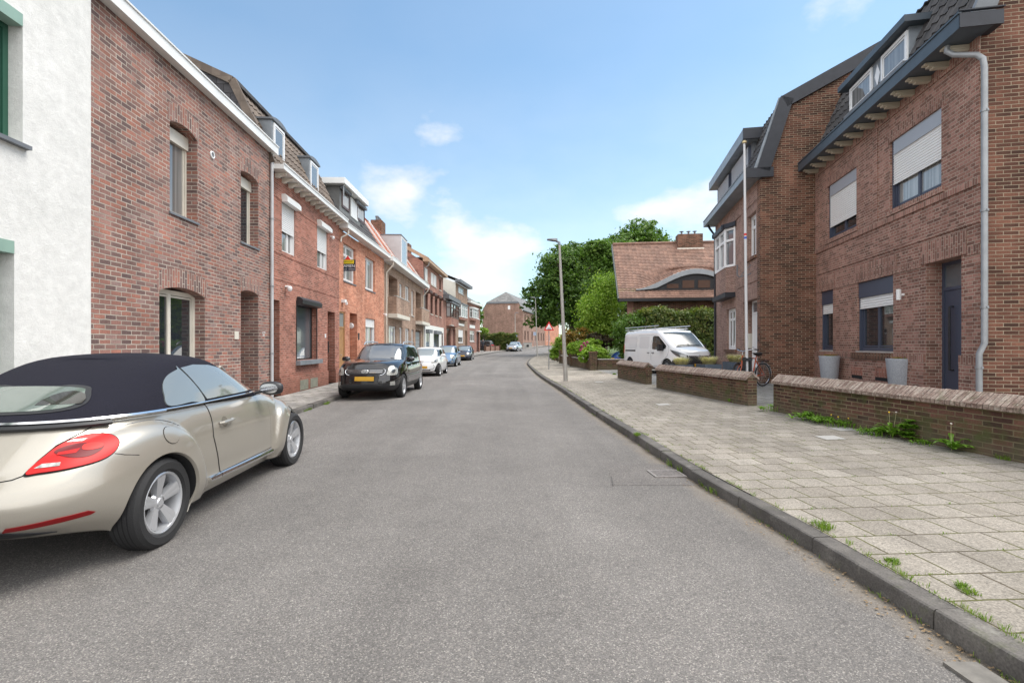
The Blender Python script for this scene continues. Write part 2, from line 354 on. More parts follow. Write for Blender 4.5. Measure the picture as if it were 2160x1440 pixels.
def tilemat(name, c0, c1, moss=.2):
    m = mat(name, c0, .75); nt = m.node_tree; L = nt.links.new; p = nt.nodes['Principled BSDF']
    uv = nt.nodes.new('ShaderNodeUVMap')
    b = nt.nodes.new('ShaderNodeTexBrick'); L(uv.outputs[0], b.inputs['Vector']); b.offset = 0; b.inputs['Scale'].default_value = 1
    b.inputs['Brick Width'].default_value = .25; b.inputs['Row Height'].default_value = .33; b.inputs['Mortar Size'].default_value = .012
    b.inputs['Color1'].default_value = (0,0,0,1); b.inputs['Color2'].default_value = (1,1,1,1); b.inputs['Mortar'].default_value = (.1,.1,.1,1)
    col = ramp(nt, b.outputs['Color'], [(0, c0), (1, c1)])
    col = mixc(nt, 1.0, col, maprange(nt, noisen(nt, uv.outputs[0], 1.6, 7, .6), .3, .7, .7, 1.3), 'MULTIPLY')
    col = mixc(nt, maprange(nt, noisen(nt, uv.outputs[0], 5, 7, .7), .55, .75, 0, moss), col, (.08,.085,.05))
    L(col, p.inputs['Base Color']); return m
MATS.update(t_brown=tilemat('tiles_brown', (.105,.078,.060), (.155,.118,.09)), t_dark=tilemat('tiles_dark', (.035,.034,.036), (.07,.066,.066)), t_grey=tilemat('tiles_grey', (.12,.12,.12), (.19,.185,.18)),
            t_red=tilemat('tiles_red', (.30,.09,.045), (.40,.135,.07), .1), t_terra=tilemat('tiles_terracotta', (.155,.085,.062), (.245,.14,.10), .45))
M = MATS
def text_part(s, size, m, parent, name, loc, rot, ext=.003, align='CENTER', sx=1):
    cu = bpy.data.curves.new(name, 'FONT'); cu.body = s; cu.size = size; cu.extrude = ext; cu.align_x = align; cu.align_y = 'CENTER'
    t = bpy.data.objects.new('tmp', cu); COL.objects.link(t)
    dg = bpy.context.evaluated_depsgraph_get(); me = bpy.data.meshes.new_from_object(t.evaluated_get(dg)); bpy.data.objects.remove(t)
    me.materials.clear(); me.materials.append(m)
    o = bpy.data.objects.new(name, me); COL.objects.link(o); o.parent = parent; o.location = loc; o.rotation_euler = rot; o.scale = (sx, 1, 1)
    return o
# ------------------------------------------------------------ setting: ground, road, pavements
KR = [(-60,4.5),(-6,2.75),(0,2.4),(2.6,2.26),(3.8,2.2),(5.7,2.03),(7.8,1.95),(11,1.8),(17,1.6),(23.5,1.33),(33,1.2),(40,1.22),(46,1.5),(52,2.05),(60,3.1),(68,4.7),(80,8.5),(100,14),(130,22),(160,29)]
KL = [(-60,-3.2),(-6,-4.2),(0,-4.4),(6,-4.6),(11.2,-4.75),(14.4,-4.88),(26,-5.0),(39,-5.2),(49,-5.0),(56,-4.35),(60,-3.85),(72,-1.8),(79,-.3),(86,1.6),(92,3.8),(120,11.5),(160,21)]
def kr(Y): return sinterp(KR, Y)
def kl(Y): return sinterp(KL, Y)
KH = .11
def zr(X, Y):      # height of the right-hand side: pavement rising to the gardens
    d = X-kr(Y); top = interp([(16, .40), (19.5, .26)], Y); return g(Y)+interp([(0, KH), (3.4, .22), (6.4, top), (60, top)], d)
Ys = sorted(set([-60, -30, -15, -8, -5]+[round(-3+i*.5, 2) for i in range(110)]+[52+i*1.5 for i in range(40)]+[120, 140, 160]))
def ground_mat():
    m = mat('garden_soil', (.06,.07,.03), .95, noise=(1.5,.4), bump=.4, bscale=8); return m
mb = MB()
gx = [-700,-200,-60,-30,-12,-7,0,7,12,30,60,200,700]; gy = [-300,-60,0,45,52,60,70,76,90,110,150,200,400,900]
mb.grid(lambda x, y: (x, y, g(y)-.03), gx, gy)
tag(mb.build('ground', ground_mat()), kind='structure')
def asphalt():
    m = mat('asphalt', (.16,.155,.15), .85); nt = m.node_tree; L = nt.links.new; p = nt.nodes['Principled BSDF']; N = nt.nodes.new
    tc = N('ShaderNodeTexCoord'); ob = tc.outputs['Object']; uv = N('ShaderNodeUVMap')
    vo = N('ShaderNodeTexVoronoi'); vo.inputs['Scale'].default_value = 170; L(ob, vo.inputs['Vector'])
    sp = N('ShaderNodeSeparateColor'); L(vo.outputs['Color'], sp.inputs[0])
    col = ramp(nt, sp.outputs[0], [(0, (.100,.093,.088)), (.45, (.152,.143,.136)), (.8, (.196,.183,.172)), (.93, (.285,.26,.235)), (1, (.37,.35,.325))])
    big = noisen(nt, ob, .35, 5); mid = noisen(nt, ob, 2.2, 6, .6)
    lm = N('ShaderNodeMapping'); L(uv.outputs[0], lm.inputs[0]); lm.inputs['Scale'].default_value = (1.1, .05, 1); lane = noisen(nt, lm.outputs[0], 1.0, 4, .6)
    col = mixc(nt, 1.0, col, maprange(nt, lane, .35, .65, .88, 1.10), 'MULTIPLY')
    sp_ = maprange(nt, noisen(nt, ob, 1.3, 3, .4), .70, .76, 0, .28); col = mixc(nt, sp_, col, (.06,.055,.05))
    col = mixc(nt, 1.0, col, maprange(nt, big, .3, .7, .84, 1.16), 'MULTIPLY')
    col = mixc(nt, 1.0, col, maprange(nt, mid, .3, .7, .92, 1.08), 'MULTIPLY')
    # sandy dirt swept against the right kerb (u = metres from that kerb)
    se = N('ShaderNodeSeparateXYZ'); L(uv.outputs[0], se.inputs[0])
    e = mnode(nt, 'ADD', se.outputs[0], mnode(nt, 'MULTIPLY', mnode(nt, 'SUBTRACT', noisen(nt, ob, 3.5, 6, .7), .5), .35))
    col = mixc(nt, maprange(nt, e, .04, .26, .8, 0), col, (.235,.20,.16))
    col = mixc(nt, maprange(nt, e, .0, .10, .8, 0), col, (.075,.06,.04))
    # hairline cracks
    v2 = N('ShaderNodeTexVoronoi'); v2.feature = 'DISTANCE_TO_EDGE'; v2.inputs['Scale'].default_value = .22
    wv = N('ShaderNodeVectorMath'); wv.operation = 'ADD'; L(ob, wv.inputs[0]); nn = N('ShaderNodeTexNoise'); nn.inputs['Scale'].default_value = 1.4; nn.inputs['Detail'].default_value = 6; L(ob, nn.inputs['Vector']); L(nn.outputs['Color'], wv.inputs[1])
    L(wv.outputs[0], v2.inputs['Vector'])
    crk = mnode(nt, 'MULTIPLY', maprange(nt, v2.outputs['Distance'], 0, .003, .22, 0), maprange(nt, noisen(nt, ob, .5, 2), .5, .6, 0, 1))
    col = mixc(nt, crk, col, (.05,.045,.04))
    L(col, p.inputs['Base Color'])
    bp = N('ShaderNodeBump'); bp.inputs['Strength'].default_value = .7; bp.inputs['Distance'].default_value = .006
    L(mnode(nt, 'ADD', sp.outputs[1], mnode(nt, 'MULTIPLY', vo.outputs['Distance'], -1.2)), bp.inputs['Height']); L(bp.outputs[0], p.inputs['Normal'])
    return m
ASPH = asphalt()
mb = MB()
def roadp(t, Y):
    a, b = kl(Y), kr(Y); x = a+(b-a)*t
    return (x, Y, g(Y)+.05*math.sin(math.pi*min(max(t, 0), 1))**.8*.6)
ts = [0,.05,.12,.25,.5,.75,.88,.95,1]
P = [[roadp(t, Y) for t in ts] for Y in Ys]
for i in range(len(Ys)-1):
    for j in range(len(ts)-1):
        q = [P[i][j], P[i][j+1], P[i+1][j+1], P[i+1][j]]
        w = kr(Ys[i])-kl(Ys[i])
        uv = [((1-ts[j])*w, Ys[i]), ((1-ts[j+1])*w, Ys[i]), ((1-ts[j+1])*w, Ys[i+1]), ((1-ts[j])*w, Ys[i+1])]
        mb.face(q, 0, smooth=True, uv=uv)
tag(mb.build('road', ASPH, sharp=80), kind='structure')

def paver(name, stops, joint, bw, bh, ms, offset=.5, moss=.75, rough=.85):
    m = brick(name, stops, joint, bw, bh, ms, offset, bump=.7, stain=.16, wob=.008, msm=.3, rough=rough)
    nt = m.node_tree; p = nt.nodes['Principled BSDF']; src = p.inputs['Base Color'].links[0].from_socket
    uv = nt.nodes.new('ShaderNodeUVMap')
    vo = nt.nodes.new('ShaderNodeTexVoronoi'); vo.inputs['Scale'].default_value = 130; nt.links.new(uv.outputs[0], vo.inputs['Vector'])
    sp = nt.nodes.new('ShaderNodeSeparateColor'); nt.links.new(vo.outputs['Color'], sp.inputs[0])
    col = mixc(nt, 1.0, src, maprange(nt, sp.outputs[0], 0, 1, .72, 1.28), 'MULTIPLY')
    bk = [n for n in nt.nodes if n.type == 'TEX_BRICK'][0]
    mk = mnode(nt, 'MULTIPLY', bk.outputs['Fac'], maprange(nt, noisen(nt, uv.outputs[0], 2.2, 5, .6), .40, .56, 0, moss))
    col = mixc(nt, mk, col, (.10,.11,.025))
    st = maprange(nt, noisen(nt, uv.outputs[0], 3.1, 7, .65), .52, .72, 0, .40)
    col = mixc(nt, st, col, (.13,.11,.08))
    nt.links.new(col, p.inputs['Base Color']); return m
PAV = paver('slabs_grey', [(0, (.228,.205,.176)), (.5, (.250,.226,.194)), (.9, (.270,.245,.212)), (1, (.30,.274,.24))], (.09,.072,.048), .305, .305, .0075)
PAVL = paver('slabs_light', [(0, (.31,.275,.235)), (1, (.385,.345,.30))], (.12,.09,.06), .30, .15, .008)
PAVY = paver('yard_slabs', [(0, (.20,.20,.195)), (1, (.27,.265,.255))], (.05,.045,.04), .30, .30, .007)
def strip(name, m, dfun0, dfun1, ya, yb, zoff=0, nd=6, kind='structure'):
    mb = MB(); ys = [y for y in Ys if ya < y < yb]; ys = [ya]+ys+[yb]
    for i in range(len(ys)-1):
        for j in range(nd):
            q = []; uv = []
            for (y, jj) in ((ys[i], j), (ys[i], j+1), (ys[i+1], j+1), (ys[i+1], j)):
                x0, x1 = dfun0(y), dfun1(y); x = x0+(x1-x0)*jj/nd
                q.append((x, y, zr(x, y)+zoff)); uv.append((x-kr(y), y*1.003))
            mb.face(q, 0, smooth=True, uv=uv)
    return tag(mb.build(name, m, sharp=80), kind=kind)
GWL = [(-8,6.9),(5.61,5.80),(9.83,5.36),(15.45,4.68),(20.05,4.48),(26.3,4.35),(31.7,3.9),(36.7,3.75),(43.6,3.85),(50,4.6),(60,7),(70,11),(100,20)]
gw = lambda Y: interp(GWL, Y)
strip('pavement', PAV, lambda y: kr(y)+.138, lambda y: gw(y)+.1, -20, 19.2)
strip('driveway_crossing', PAVL, lambda y: kr(y)+.138, lambda y: gw(y)+.1, 19.2, 22.8)
strip('pavement', PAV, lambda y: kr(y)+.138, lambda y: gw(y)+.1, 22.8, 30.6)
strip('driveway_crossing', PAVL, lambda y: kr(y)+.138, lambda y: gw(y)+.1, 30.6, 33.6)
strip('pavement', PAV, lambda y: kr(y)+.138, lambda y: gw(y)+.1, 33.6, 100)
strip('yard', PAVY, lambda y: gw(y)+.1, lambda y: 20+0*y, -20, 26.5, nd=12)
GRS = mat('lawn', (.07,.11,.025), .9, noise=(3,.4), bump=.5, bscale=40)
strip('garden_ground', GRS, lambda y: gw(y)+.1, lambda y: 40+0*y, 26.5, 100, nd=10)
# left pavement
mb = MB()
for i in range(len(Ys)-1):
    ya, yb = Ys[i], Ys[i+1]
    if yb > 110: break
    for j in range(4):
        q = []; uv = []
        for (y, jj) in ((ya, j), (ya, j+1), (yb, j+1), (yb, j)):
            x1 = kl(y)-.15; x0 = x1-(9 if y > 70 else 2.9) if y < 200 else 0
            x = x0+(x1-x0)*jj/4; q.append((x, y, g(y)+.10)); uv.append((x, y))
        mb.face(q, 0, smooth=True, uv=uv)
PAV2 = paver('slabs_left', [(0, (.21,.20,.19)), (1, (.33,.31,.29))], (.07,.06,.05), .30, .30, .007)
tag(mb.build('pavement_opposite', PAV2, sharp=80), kind='structure')
# kerb stones: one metre blocks with small gaps, rounded arris
KM = mat('kerb_stone', (.11,.10,.095), .8); 
def kerbmat():
    nt = KM.node_tree; L = nt.links.new; p = nt.nodes['Principled BSDF']; tc = nt.nodes.new('ShaderNodeTexCoord'); o = tc.outputs['Object']
    col = ramp(nt, noisen(nt, o, 2.2, 7, .65), [(.3, (.05,.045,.041)), (.5, (.09,.082,.075)), (.7, (.145,.133,.12))])
    col = mixc(nt, 1.0, col, maprange(nt, noisen(nt, o, 90, 3), .3, .7, .75, 1.25), 'MULTIPLY')
    col = mixc(nt, maprange(nt, noisen(nt, o, 4.5, 7, .7), .56, .70, 0, .55), col, (.075,.085,.03)); col = mixc(nt, maprange(nt, noisen(nt, o, 6.5, 6, .7), .60, .72, 0, .5), col, (.26,.25,.22))
    L(col, p.inputs['Base Color']); b = nt.nodes.new('ShaderNodeBump'); b.inputs['Strength'].default_value = .7; b.inputs['Distance'].default_value = .006
    L(mnode(nt, 'ADD', noisen(nt, o, 60, 4), mnode(nt, 'MULTIPLY', noisen(nt, o, 9, 5), 2)), b.inputs['Height']); L(b.outputs[0], p.inputs['Normal'])
kerbmat()
def kerb(name, kf, side, top, y0, y1):
    mb = MB(); rnd = random.Random(5); y = y0; w = .15
    while y < y1:
        L_ = 1.0; ya, yb = y+.006, y+L_-.006; dz = rnd.uniform(-.006, .006); dx = rnd.uniform(-.006, .006)
        n = 3; prof = [(-.004, -.12), (0, top-.020), (.006, top-.007), (.018, top), (w-.008, top+.002), (w, top-.006), (w, -.12)]
        rings = []
        for k in range(n+1):
            yy = ya+(yb-ya)*k/n; sl = (kf(yy+.1)-kf(yy-.1))/.2; nx, ny = 1/math.hypot(1, sl), -sl/math.hypot(1, sl)
            rings.append([(kf(yy)+dx+side*d*nx, yy+side*d*ny, g(yy)+z+dz) for d, z in prof])
        for A, B in zip(rings, rings[1:]):
            for i in range(len(A)-1):
                q = [A[i], A[i+1], B[i+1], B[i]]
                mb.face(q if side < 0 else q[::-1], 0, smooth=True)
        mb.face(rings[0] if side > 0 else rings[0][::-1]); mb.face(rings[-1][::-1] if side > 0 else rings[-1])
        y += L_
    return tag(mb.build(name, KM, sharp=28), kind='structure')
kerb('kerb', kr, 1, KH, -3.34, 96); kerb('kerb_opposite', kl, -1, .10, -3, 100)
# pale replacement slabs and a darker patch of newer asphalt by the gully
def patch(name, corners, m, z=.004, rs=True):
    mb = MB(); q = [(x, y, (zr(x, y) if rs else g(y))+z) for x, y in corners]; mb.face(q)
    return tag(mb.build(name, m), kind='structure')
PW = mat('pale_slab', (.37,.36,.34), .8, noise=(20,.1))
for i, (px, py) in enumerate([(1728,931),(1756,919),(1373,854),(1255,806),(2110,1285),(1500,835)]):
    Y = 1.36*F/(py-HY); X = (px-CX)/F*Y
    d = X-kr(Y); Y0 = round(Y*1.003/.305)*.305/1.003; X0 = kr(Y)+round(d/.305+.25)*.305
    if py == 1285: continue
    patch('pale_paving_slab', [(X0+.01,Y0+.01),(X0+.295,Y0+.01),(X0+.295,Y0+.295),(X0+.01,Y0+.295)], PW)

# worn flat slabs let into the gutter at the lower right corner
mb = MB()
for k in range(4):
    ya, yb = 2.36-.34*k, 2.36-.34*(k+1)+.015; q = [(kr(yb)-.23, yb), (kr(yb)-.07, yb), (kr(ya)-.07, ya), (kr(ya)-.23, ya)]
    mb.face([(x, y, .022) for x, y in q]); mb.face([(q[0][0], q[0][1], .0), (q[3][0], q[3][1], .0), (q[3][0], q[3][1], .022), (q[0][0], q[0][1], .022)][::-1]); mb.face([(q[3][0], q[3][1], 0), (q[2][0], q[2][1], 0), (q[2][0], q[2][1], .022), (q[3][0], q[3][1], .022)][::-1])
tag(mb.build('gutter_slabs', mat('gutter_slab', (.15,.14,.125), .85, noise=(14,.25), bump=.4)), kind='structure')
# ------------------------------------------------------------ houses
class House:
    """frame: x along the facade (left to right seen from the street), y into the house, z up"""
    def __init__(s, P0, P1, z0, label, cat='house', name='terraced_house', group=None):
        s.P0 = Vector(P0); d = Vector(P1)-Vector(P0); s.W = d.length; s.d = d/s.W; s.n = Vector((-s.d.y, s.d.x)); s.z0 = z0
        s.o = empty(name, (P0[0], P0[1], z0), math.atan2(s.d.y, s.d.x), label, cat, group)
    def hit(s, px, d=0):
        r = Vector(((px-CX)/F, 1)); Y = (d+s.P0.dot(s.n))/r.dot(s.n); P = r*Y; return (P-s.P0).dot(s.d), Y
    def x(s, px, d=0): return s.hit(px, d)[0]
    def z(s, px, py, d=0): return CAMZ+(HY-py)/F*s.hit(px, d)[1]-s.z0
    def rect(s, pa, pb, top, bot, d=0):
        return (s.x(pa, d), s.x(pb, d), s.z(*top, d) if isinstance(top, tuple) else top, s.z(*bot, d) if isinstance(bot, tuple) else bot)
    def facade(s, H, ops, m, D=9, front=True, sides=(1, 1), gable=None, back=True, x0=0, x1=None, extra=None):
        """ops: (x0,x1,ztop,zbot,depth[,arch rise])"""
        W = s.W if x1 is None else x1; mb = MB()
        xs = sorted({x0, W} | {v for o in ops for v in o[:2]}); zs = sorted({-.6, H} | {v for o in ops for v in o[2:4]})
        for i in range(len(xs)-1):
            for j in range(len(zs)-1):
                cx, cz = (xs[i]+xs[i+1])/2, (zs[j]+zs[j+1])/2
                if any(o[0] < cx < o[1] and o[3] < cz < o[2] for o in ops): continue
                mb.face([(xs[i],0,zs[j]),(xs[i+1],0,zs[j]),(xs[i+1],0,zs[j+1]),(xs[i],0,zs[j+1])])
        for o in ops:
            a, b, t, bt, dp = o[:5]; rise = o[5] if len(o) > 5 else 0
            if rise:
                K = 12; arc = [(a+(b-a)*k/K, t-rise*(2*k/K-1)**2) for k in range(K+1)]
                for k in range(K):
                    (xa, za), (xb, zb) = arc[k], arc[k+1]
                    if k == 0: mb.face([(xa,0,za),(xb,0,zb),(xb,0,t),(xa,0,t)])
                    elif k == K-1: mb.face([(xa,0,za),(xb,0,zb),(xb,0,t),(xa,0,t)])
                    else: mb.face([(xa,0,za),(xb,0,zb),(xb,0,t+1e-5),(xa,0,t+1e-5)])
                    mb.face([(xa,0,za),(xa,dp,za),(xb,dp,zb),(xb,0,zb)], swap=True)
            else: mb.face([(a,0,t),(a,dp,t),(b,dp,t),(b,0,t)])
            mb.face([(a,0,bt),(b,0,bt),(b,dp,bt),(a,dp,bt)])
            mb.face([(a,0,bt),(a,dp,bt),(a,dp,t),(a,0,t)]); mb.face([(b,dp,bt),(b,0,bt),(b,0,t),(b,dp,t)])
            mb.face([(a,dp,bt),(b,dp,bt),(b,dp,t),(a,dp,t)])
        gp = gable or [(0, H), (D, H)]
        for k, xx in ((0, x0), (1, W)):
            if sides[k]:
                pts = [(xx, gp[0][0], -.6)]+[(xx, y, z) for y, z in gp]+[(xx, gp[-1][0], -.6)]
                mb.face(pts if k == 0 else pts[::-1])
        if back: mb.face([(W,D,-.6),(x0,D,-.6),(x0,D,gp[-1][1]),(W,D,gp[-1][1])])
        if extra: extra(mb)
        s.wall = mb.build('wall', m, s.o); return s.wall
    def lintel(s, a, b, z0, z1, m, proud=.003, arch=0):
        mb = MB()
        if arch:
            K = 12
            for k in range(K):
                f0, f1 = k/K, (k+1)/K; r0, r1 = -arch*(2*f0-1)**2, -arch*(2*f1-1)**2
                xa, xb = a+(b-a)*f0, a+(b-a)*f1
                mb.face([(xa,-proud,z0+r0),(xb,-proud,z0+r1),(xb,-proud,z1+r1),(xa,-proud,z1+r0)], swap=True)
            mb.face([(a,-proud,z1-arch),(a,-proud,z0-arch),(a,.0,z0-arch),(a,0,z1-arch)])
        else: mb.box(a, b, -proud, .002, z0, z1, swap=True)
        return mb.build('lintel', m, s.o)
    def beam(s, name, x0, x1, y0, y1, z0, z1, m, swap=False, parent=None):
        mb = MB(); mb.box(x0, x1, y0, y1, z0, z1, 0, swap); return mb.build(name, m, parent or s.o)
    def window(s, a, b, t, bt, y=.1, fm=None, fw=.06, v=(), h=(), pane=None, name='window', sill=None, shut=None, sm=None, box=None, low=None, dp=.05, hv=None):
        fm = fm or M['pvc']; mb = MB()
        mb.box(a, a+fw, y, y+dp, bt, t); mb.box(b-fw, b, y, y+dp, bt, t); mb.box(a+fw, b-fw, y, y+dp, t-fw, t); mb.box(a+fw, b-fw, y, y+dp, bt, bt+fw*1.15)
        xs = [a+fw]+[a+(b-a)*f for f in v]+[b-fw]
        for f in v: xx = a+(b-a)*f; mb.box(xx-fw*.55, xx+fw*.55, y+.004, y+dp, bt+fw*1.15, t-fw)
        for i, f in enumerate(h):
            zz = bt+(t-bt)*f; mb.box(a+fw, b-fw, y+.008, y+dp, zz-fw*.45, zz+fw*.45)
        # sash frames in every light
        hs = [bt+fw*1.15]+[bt+(t-bt)*f for f in h]+[t-fw]
        if fw >= .055 and (b-a) > .7:
            for i in range(len(xs)-1):
                for j in range(len(hs)-1):
                    xa, xb, za, zb = xs[i]+.012, xs[i+1]-.012, hs[j]+.012, hs[j+1]-.012
                    if xb-xa < .15: continue
                    q = .035
                    mb.box(xa, xa+q, y+.015, y+dp, za, zb); mb.box(xb-q, xb, y+.015, y+dp, za, zb); mb.box(xa+q, xb-q, y+.015, y+dp, za, za+q); mb.box(xa+q, xb-q, y+.015, y+dp, zb-q, zb)
        w = mb.build(name, fm, s.o)
        pb = MB(); pb.box(a+fw*.5, b-fw*.5, y+dp-.018, y+dp-.006, bt+fw*.5, t-fw*.5); pb.build('pane', pane or M['glass'], w)
        if sill: sb = MB(); sb.box(a-sill[1], b+sill[1], -sill[0], y+.01, bt-sill[2], bt-.001); sb.build('sill', sill[3], w)
        if shut:      # roller shutter: slats from t down to z=shut
            sb = MB(); zz = t-.001; yy = y-.03
            while zz > shut+.01:
                z2 = max(zz-.055, shut)
                sb.face([(a+.02,yy,z2+.008),(b-.02,yy,z2+.008),(b-.02,yy-.012,(zz+z2)/2),(a+.02,yy-.012,(zz+z2)/2)], smooth=False)
                sb.face([(a+.02,yy-.012,(zz+z2)/2),(b-.02,yy-.012,(zz+z2)/2),(b-.02,yy,zz),(a+.02,yy,zz)])
                sb.face([(a+.02,yy,z2),(b-.02,yy,z2),(b-.02,yy,z2+.008),(a+.02,yy,z2+.008)])
                zz = z2
            sb.box(a+.02, b-.02, yy-.014, yy+.012, shut-.03, shut)
            sb.build('shutter', sm or M['shutter'], w)
            for gx in (a, b-.02):
                gb = MB(); gb.box(gx, gx+.02, yy-.02, y-.002, bt, t); gb.build('shutter_guide', fm, w)
        if box: bb = MB(); bb.box(a-box[1], b+box[1], -box[0], y-.035, t-box[2]*.4, t+box[2]*.6); bb.build('shutter_box', box[3], w)
        return w
    def door(s, a, b, t, bt, y, m, transom=0, glassm=None, handle=True, panel=None):
        mb = MB(); fw = .06
        mb.box(a, a+fw, y-.03, y+.02, bt, t); mb.box(b-fw, b, y-.03, y+.02, bt, t); mb.box(a+fw, b-fw, y-.03, y+.02, t-fw, t)
        if transom: mb.box(a+fw, b-fw, y-.028, y+.02, t-transom-.04, t-transom+.02)
        fr = mb.build('door_frame', m if panel is None else panel, s.o)
        top = (t-transom-.04) if transom else t-fw
        lb = MB(); lb.box(a+fw+.004, b-fw-.004, y-.012, y+.02, bt+.02, top-.004); leaf = lb.build('door', m, s.o)
        if transom: tb = MB(); tb.box(a+fw, b-fw, y-.005, y+.01, t-transom+.02, t-fw); tb.build('transom_pane', glassm or M['glass'], fr)
        if handle: hb = MB(); hb.tube([(a+.14,y-.012,bt+1.05),(a+.14,y-.06,bt+1.05),(a+.26,y-.06,bt+1.05)], .011, 6); hb.build('handle', M['steel'], leaf)
        return leaf
    def tiles(s, x0, x1, A, B, m, tw=.25, th=.33, amp=.035, name='roof', parent=None):
        """pantiles on the slope from A=(y,z) at the eave to B=(y,z)"""
        mb = MB(); L_ = math.hypot(B[0]-A[0], B[1]-A[1]); uy, uz = (B[0]-A[0])/L_, (B[1]-A[1])/L_; ny, nz = -uz, uy
        nr = max(1, round(L_/th)); th = L_/nr; nc = max(1, round((x1-x0)/tw)); tw = (x1-x0)/nc
        prof = [(0, .55), (.15, 0), (.5, .1), (.7, .6), (.85, 1), (1, .55)]
        for j in range(nr):
            for c in range(nc):
                for k in range(len(prof)-1):
                    xa, xb = x0+(c+prof[k][0])*tw, x0+(c+prof[k+1][0])*tw; ha, hb = prof[k][1]*amp, prof[k+1][1]*amp
                    def P(x, h, v, lift): q = v*th; return (x, A[0]+uy*q+ny*(h+lift), A[1]+uz*q+nz*(h+lift))
                    uvs = [(xa-x0, j*th), (xb-x0, j*th), (xb-x0, (j+1)*th), (xa-x0, (j+1)*th)]
                    uvs = [(u*.25/tw, v*.33/th) for u, v in uvs]
                    mb.face([P(xa,ha,j,.028), P(xb,hb,j,.028), P(xb,hb,j+1,.0), P(xa,ha,j+1,.0)], smooth=True, uv=uvs)
                    mb.face([P(xa,ha,j,0), P(xb,hb,j,0), P(xb,hb,j,.028), P(xa,ha,j,.028)], uv=uvs)
        return mb.build(name, m, parent or s.o, sharp=50)
    def gutter(s, x0, x1, o, z0, z1, m, name='gutter', soff=True, ends=True, back=.0, lip=.02):
        mb = MB(); t = .025
        mb.box(x0, x1, -o, -o+t, z0, z1); mb.box(x0, x1, -o-lip, -o+t+.002, z1, z1+.03)
        mb.box(x0, x1, -o+t, back-.002, z0+.003, z0+.03)
        if ends: mb.box(x0, x0+t, -o+t, back-.002, z0+.03, z1-.002); mb.box(x1-t, x1, -o+t, back-.002, z0+.03, z1-.002)
        mb.box(x0+t, x1-t, -o+t, back-.002, z1-.05, z1-.03)
        return mb.build(name, m, s.o)
    def pipe(s, pts, r, m, name='drainpipe', clips=()):
        mb = MB(); mb.tube(pts, r, 12); o = mb.build(name, m, s.o)
        for (x, y, z) in clips:
            cb = MB(); cb.lathe([(r+.002, -.02), (r+.012, -.02), (r+.012, .02), (r+.002, .02)], 12, mat=Matrix.Translation((x, y, z))); cb.box(x-r-.03, x+r+.03, y-.008, y+.008, z-.012, z+.012); cb.build('pipe_clip', M['steel'], o)
        return o

NP = {}
M['cladding'] = mat('grey_cladding', (.16,.16,.155), .6, noise=(5,.15)); M['palegrey'] = mat('pale_grey_cladding', (.48,.49,.50), .5, noise=(4,.08))
M['slates'] = brick('gable_slates', [(0, (.055,.052,.055)), (1, (.10,.095,.098))], (.03,.028,.028), .35, .24, .008, bump=.6)
# corner points of the left-hand row
PL = [(-5.58,-2.5), (-6.14,7.2), (-6.49,13.36), (-6.74,19.4), (-6.76,26.3), (-7.0,39.2), (-6.75,48.8), (-6.38,56.3), (-5.67,63.4), (-4.55,70.8)]
# --- white rendered house, nearest on the left
h = House((PL[0][0]+.05, PL[0][1]), (PL[1][0]+.05, PL[1][1]), .1, 'white rendered house with green window frames at the left edge', name='rendered_house')
ux0, ux1 = h.x(48)-1.45, h.x(48); ut, ub = h.z(48, 55), h.z(48, 306)
lx1 = h.x(30); lt = h.z(30, 532)
h.facade(8.0, [(ux0, ux1, ut, ub, .25), (lx1-1.5, lx1, lt, .75, .25), (1.2, 2.7, ut, ub, .25), (1.2, 2.7, lt, .75, .25)], M['stucco'])
for (a, b, t, bt) in ((ux0, ux1, ut, ub), (lx1-1.5, lx1, lt, .75), (1.2, 2.7, ut, ub), (1.2, 2.7, lt, .75)):
    h.window(a, b, t, bt, .17, M['greenf'], .07, v=(.5,), pane=M['glassc'], sill=(.07, .05, .05, M['lead']) if bt > 3 else (.05, .03, .05, M['concrete']))
    h.beam('awning_box', a-.02, b-.02, -.02, .14, t-.02, t+.13, M['greenl'])
h.beam('gutter', 0, h.W, -.25, -.003, 7.9, 8.1, M['cream']); h.beam('roof', 0, h.W, .0, 9, 8.002, 8.06, M['lead'])
# --- brown brick house
h = House(PL[1], PL[2], .1, 'brown mottled brick house numbered 57 with arched openings'); NP['L1'] = h
H1 = 6.56
W1 = h.rect(358, 416.5, (386, 266), (358, 445)); W2 = h.rect(508, 545, (526, 367), (508, 511)); W3 = (h.x(336), h.x(432.5), h.z(384, 607), .45); DN = (h.x(508), h.x(545), h.z(526, 613), .0)
z12 = max(W1[2], W2[2]); W1 = W1[:2]+(z12, W1[3]); W2 = W2[:2]+(z12, W1[3])
h.facade(H1, [W1+(.5, .10), W2+(.5, .08), W3+(.5, .12), DN+(.95, .07)], M['b_brown'])
for w, ar in ((W1, .10), (W2, .08)):
    h.window(w[0], w[1], w[2]-.06, w[3]+.0, .21, M['cream'], .055, pane=M['sash'] if w is W1 else M['glass'])
    h.beam('roller_blind_box', w[0]+.01, w[1]-.01, .17, .26, w[2]-.32, w[2]-.075, M['cream'])
    h.lintel(w[0]-.06, w[1]+.06, w[2], w[2]+.33, M['b_brown'], arch=ar); h.beam('sill', w[0]-.03, w[1]+.03, -.03, .2, w[3]-.045, w[3]-.002, M['lead'])
h.window(W3[0], W3[1], W3[2]-.05, W3[3], .2, M['cream'], .085, v=(.42,), pane=M['glass']); h.lintel(W3[0]-.06, W3[1]+.06, W3[2], W3[2]+.34, M['b_brown'], arch=.12)
h.beam('sill', W3[0]-.03, W3[1]+.03, -.04, .2, W3[3]-.05, W3[3]-.002, M['lead'])
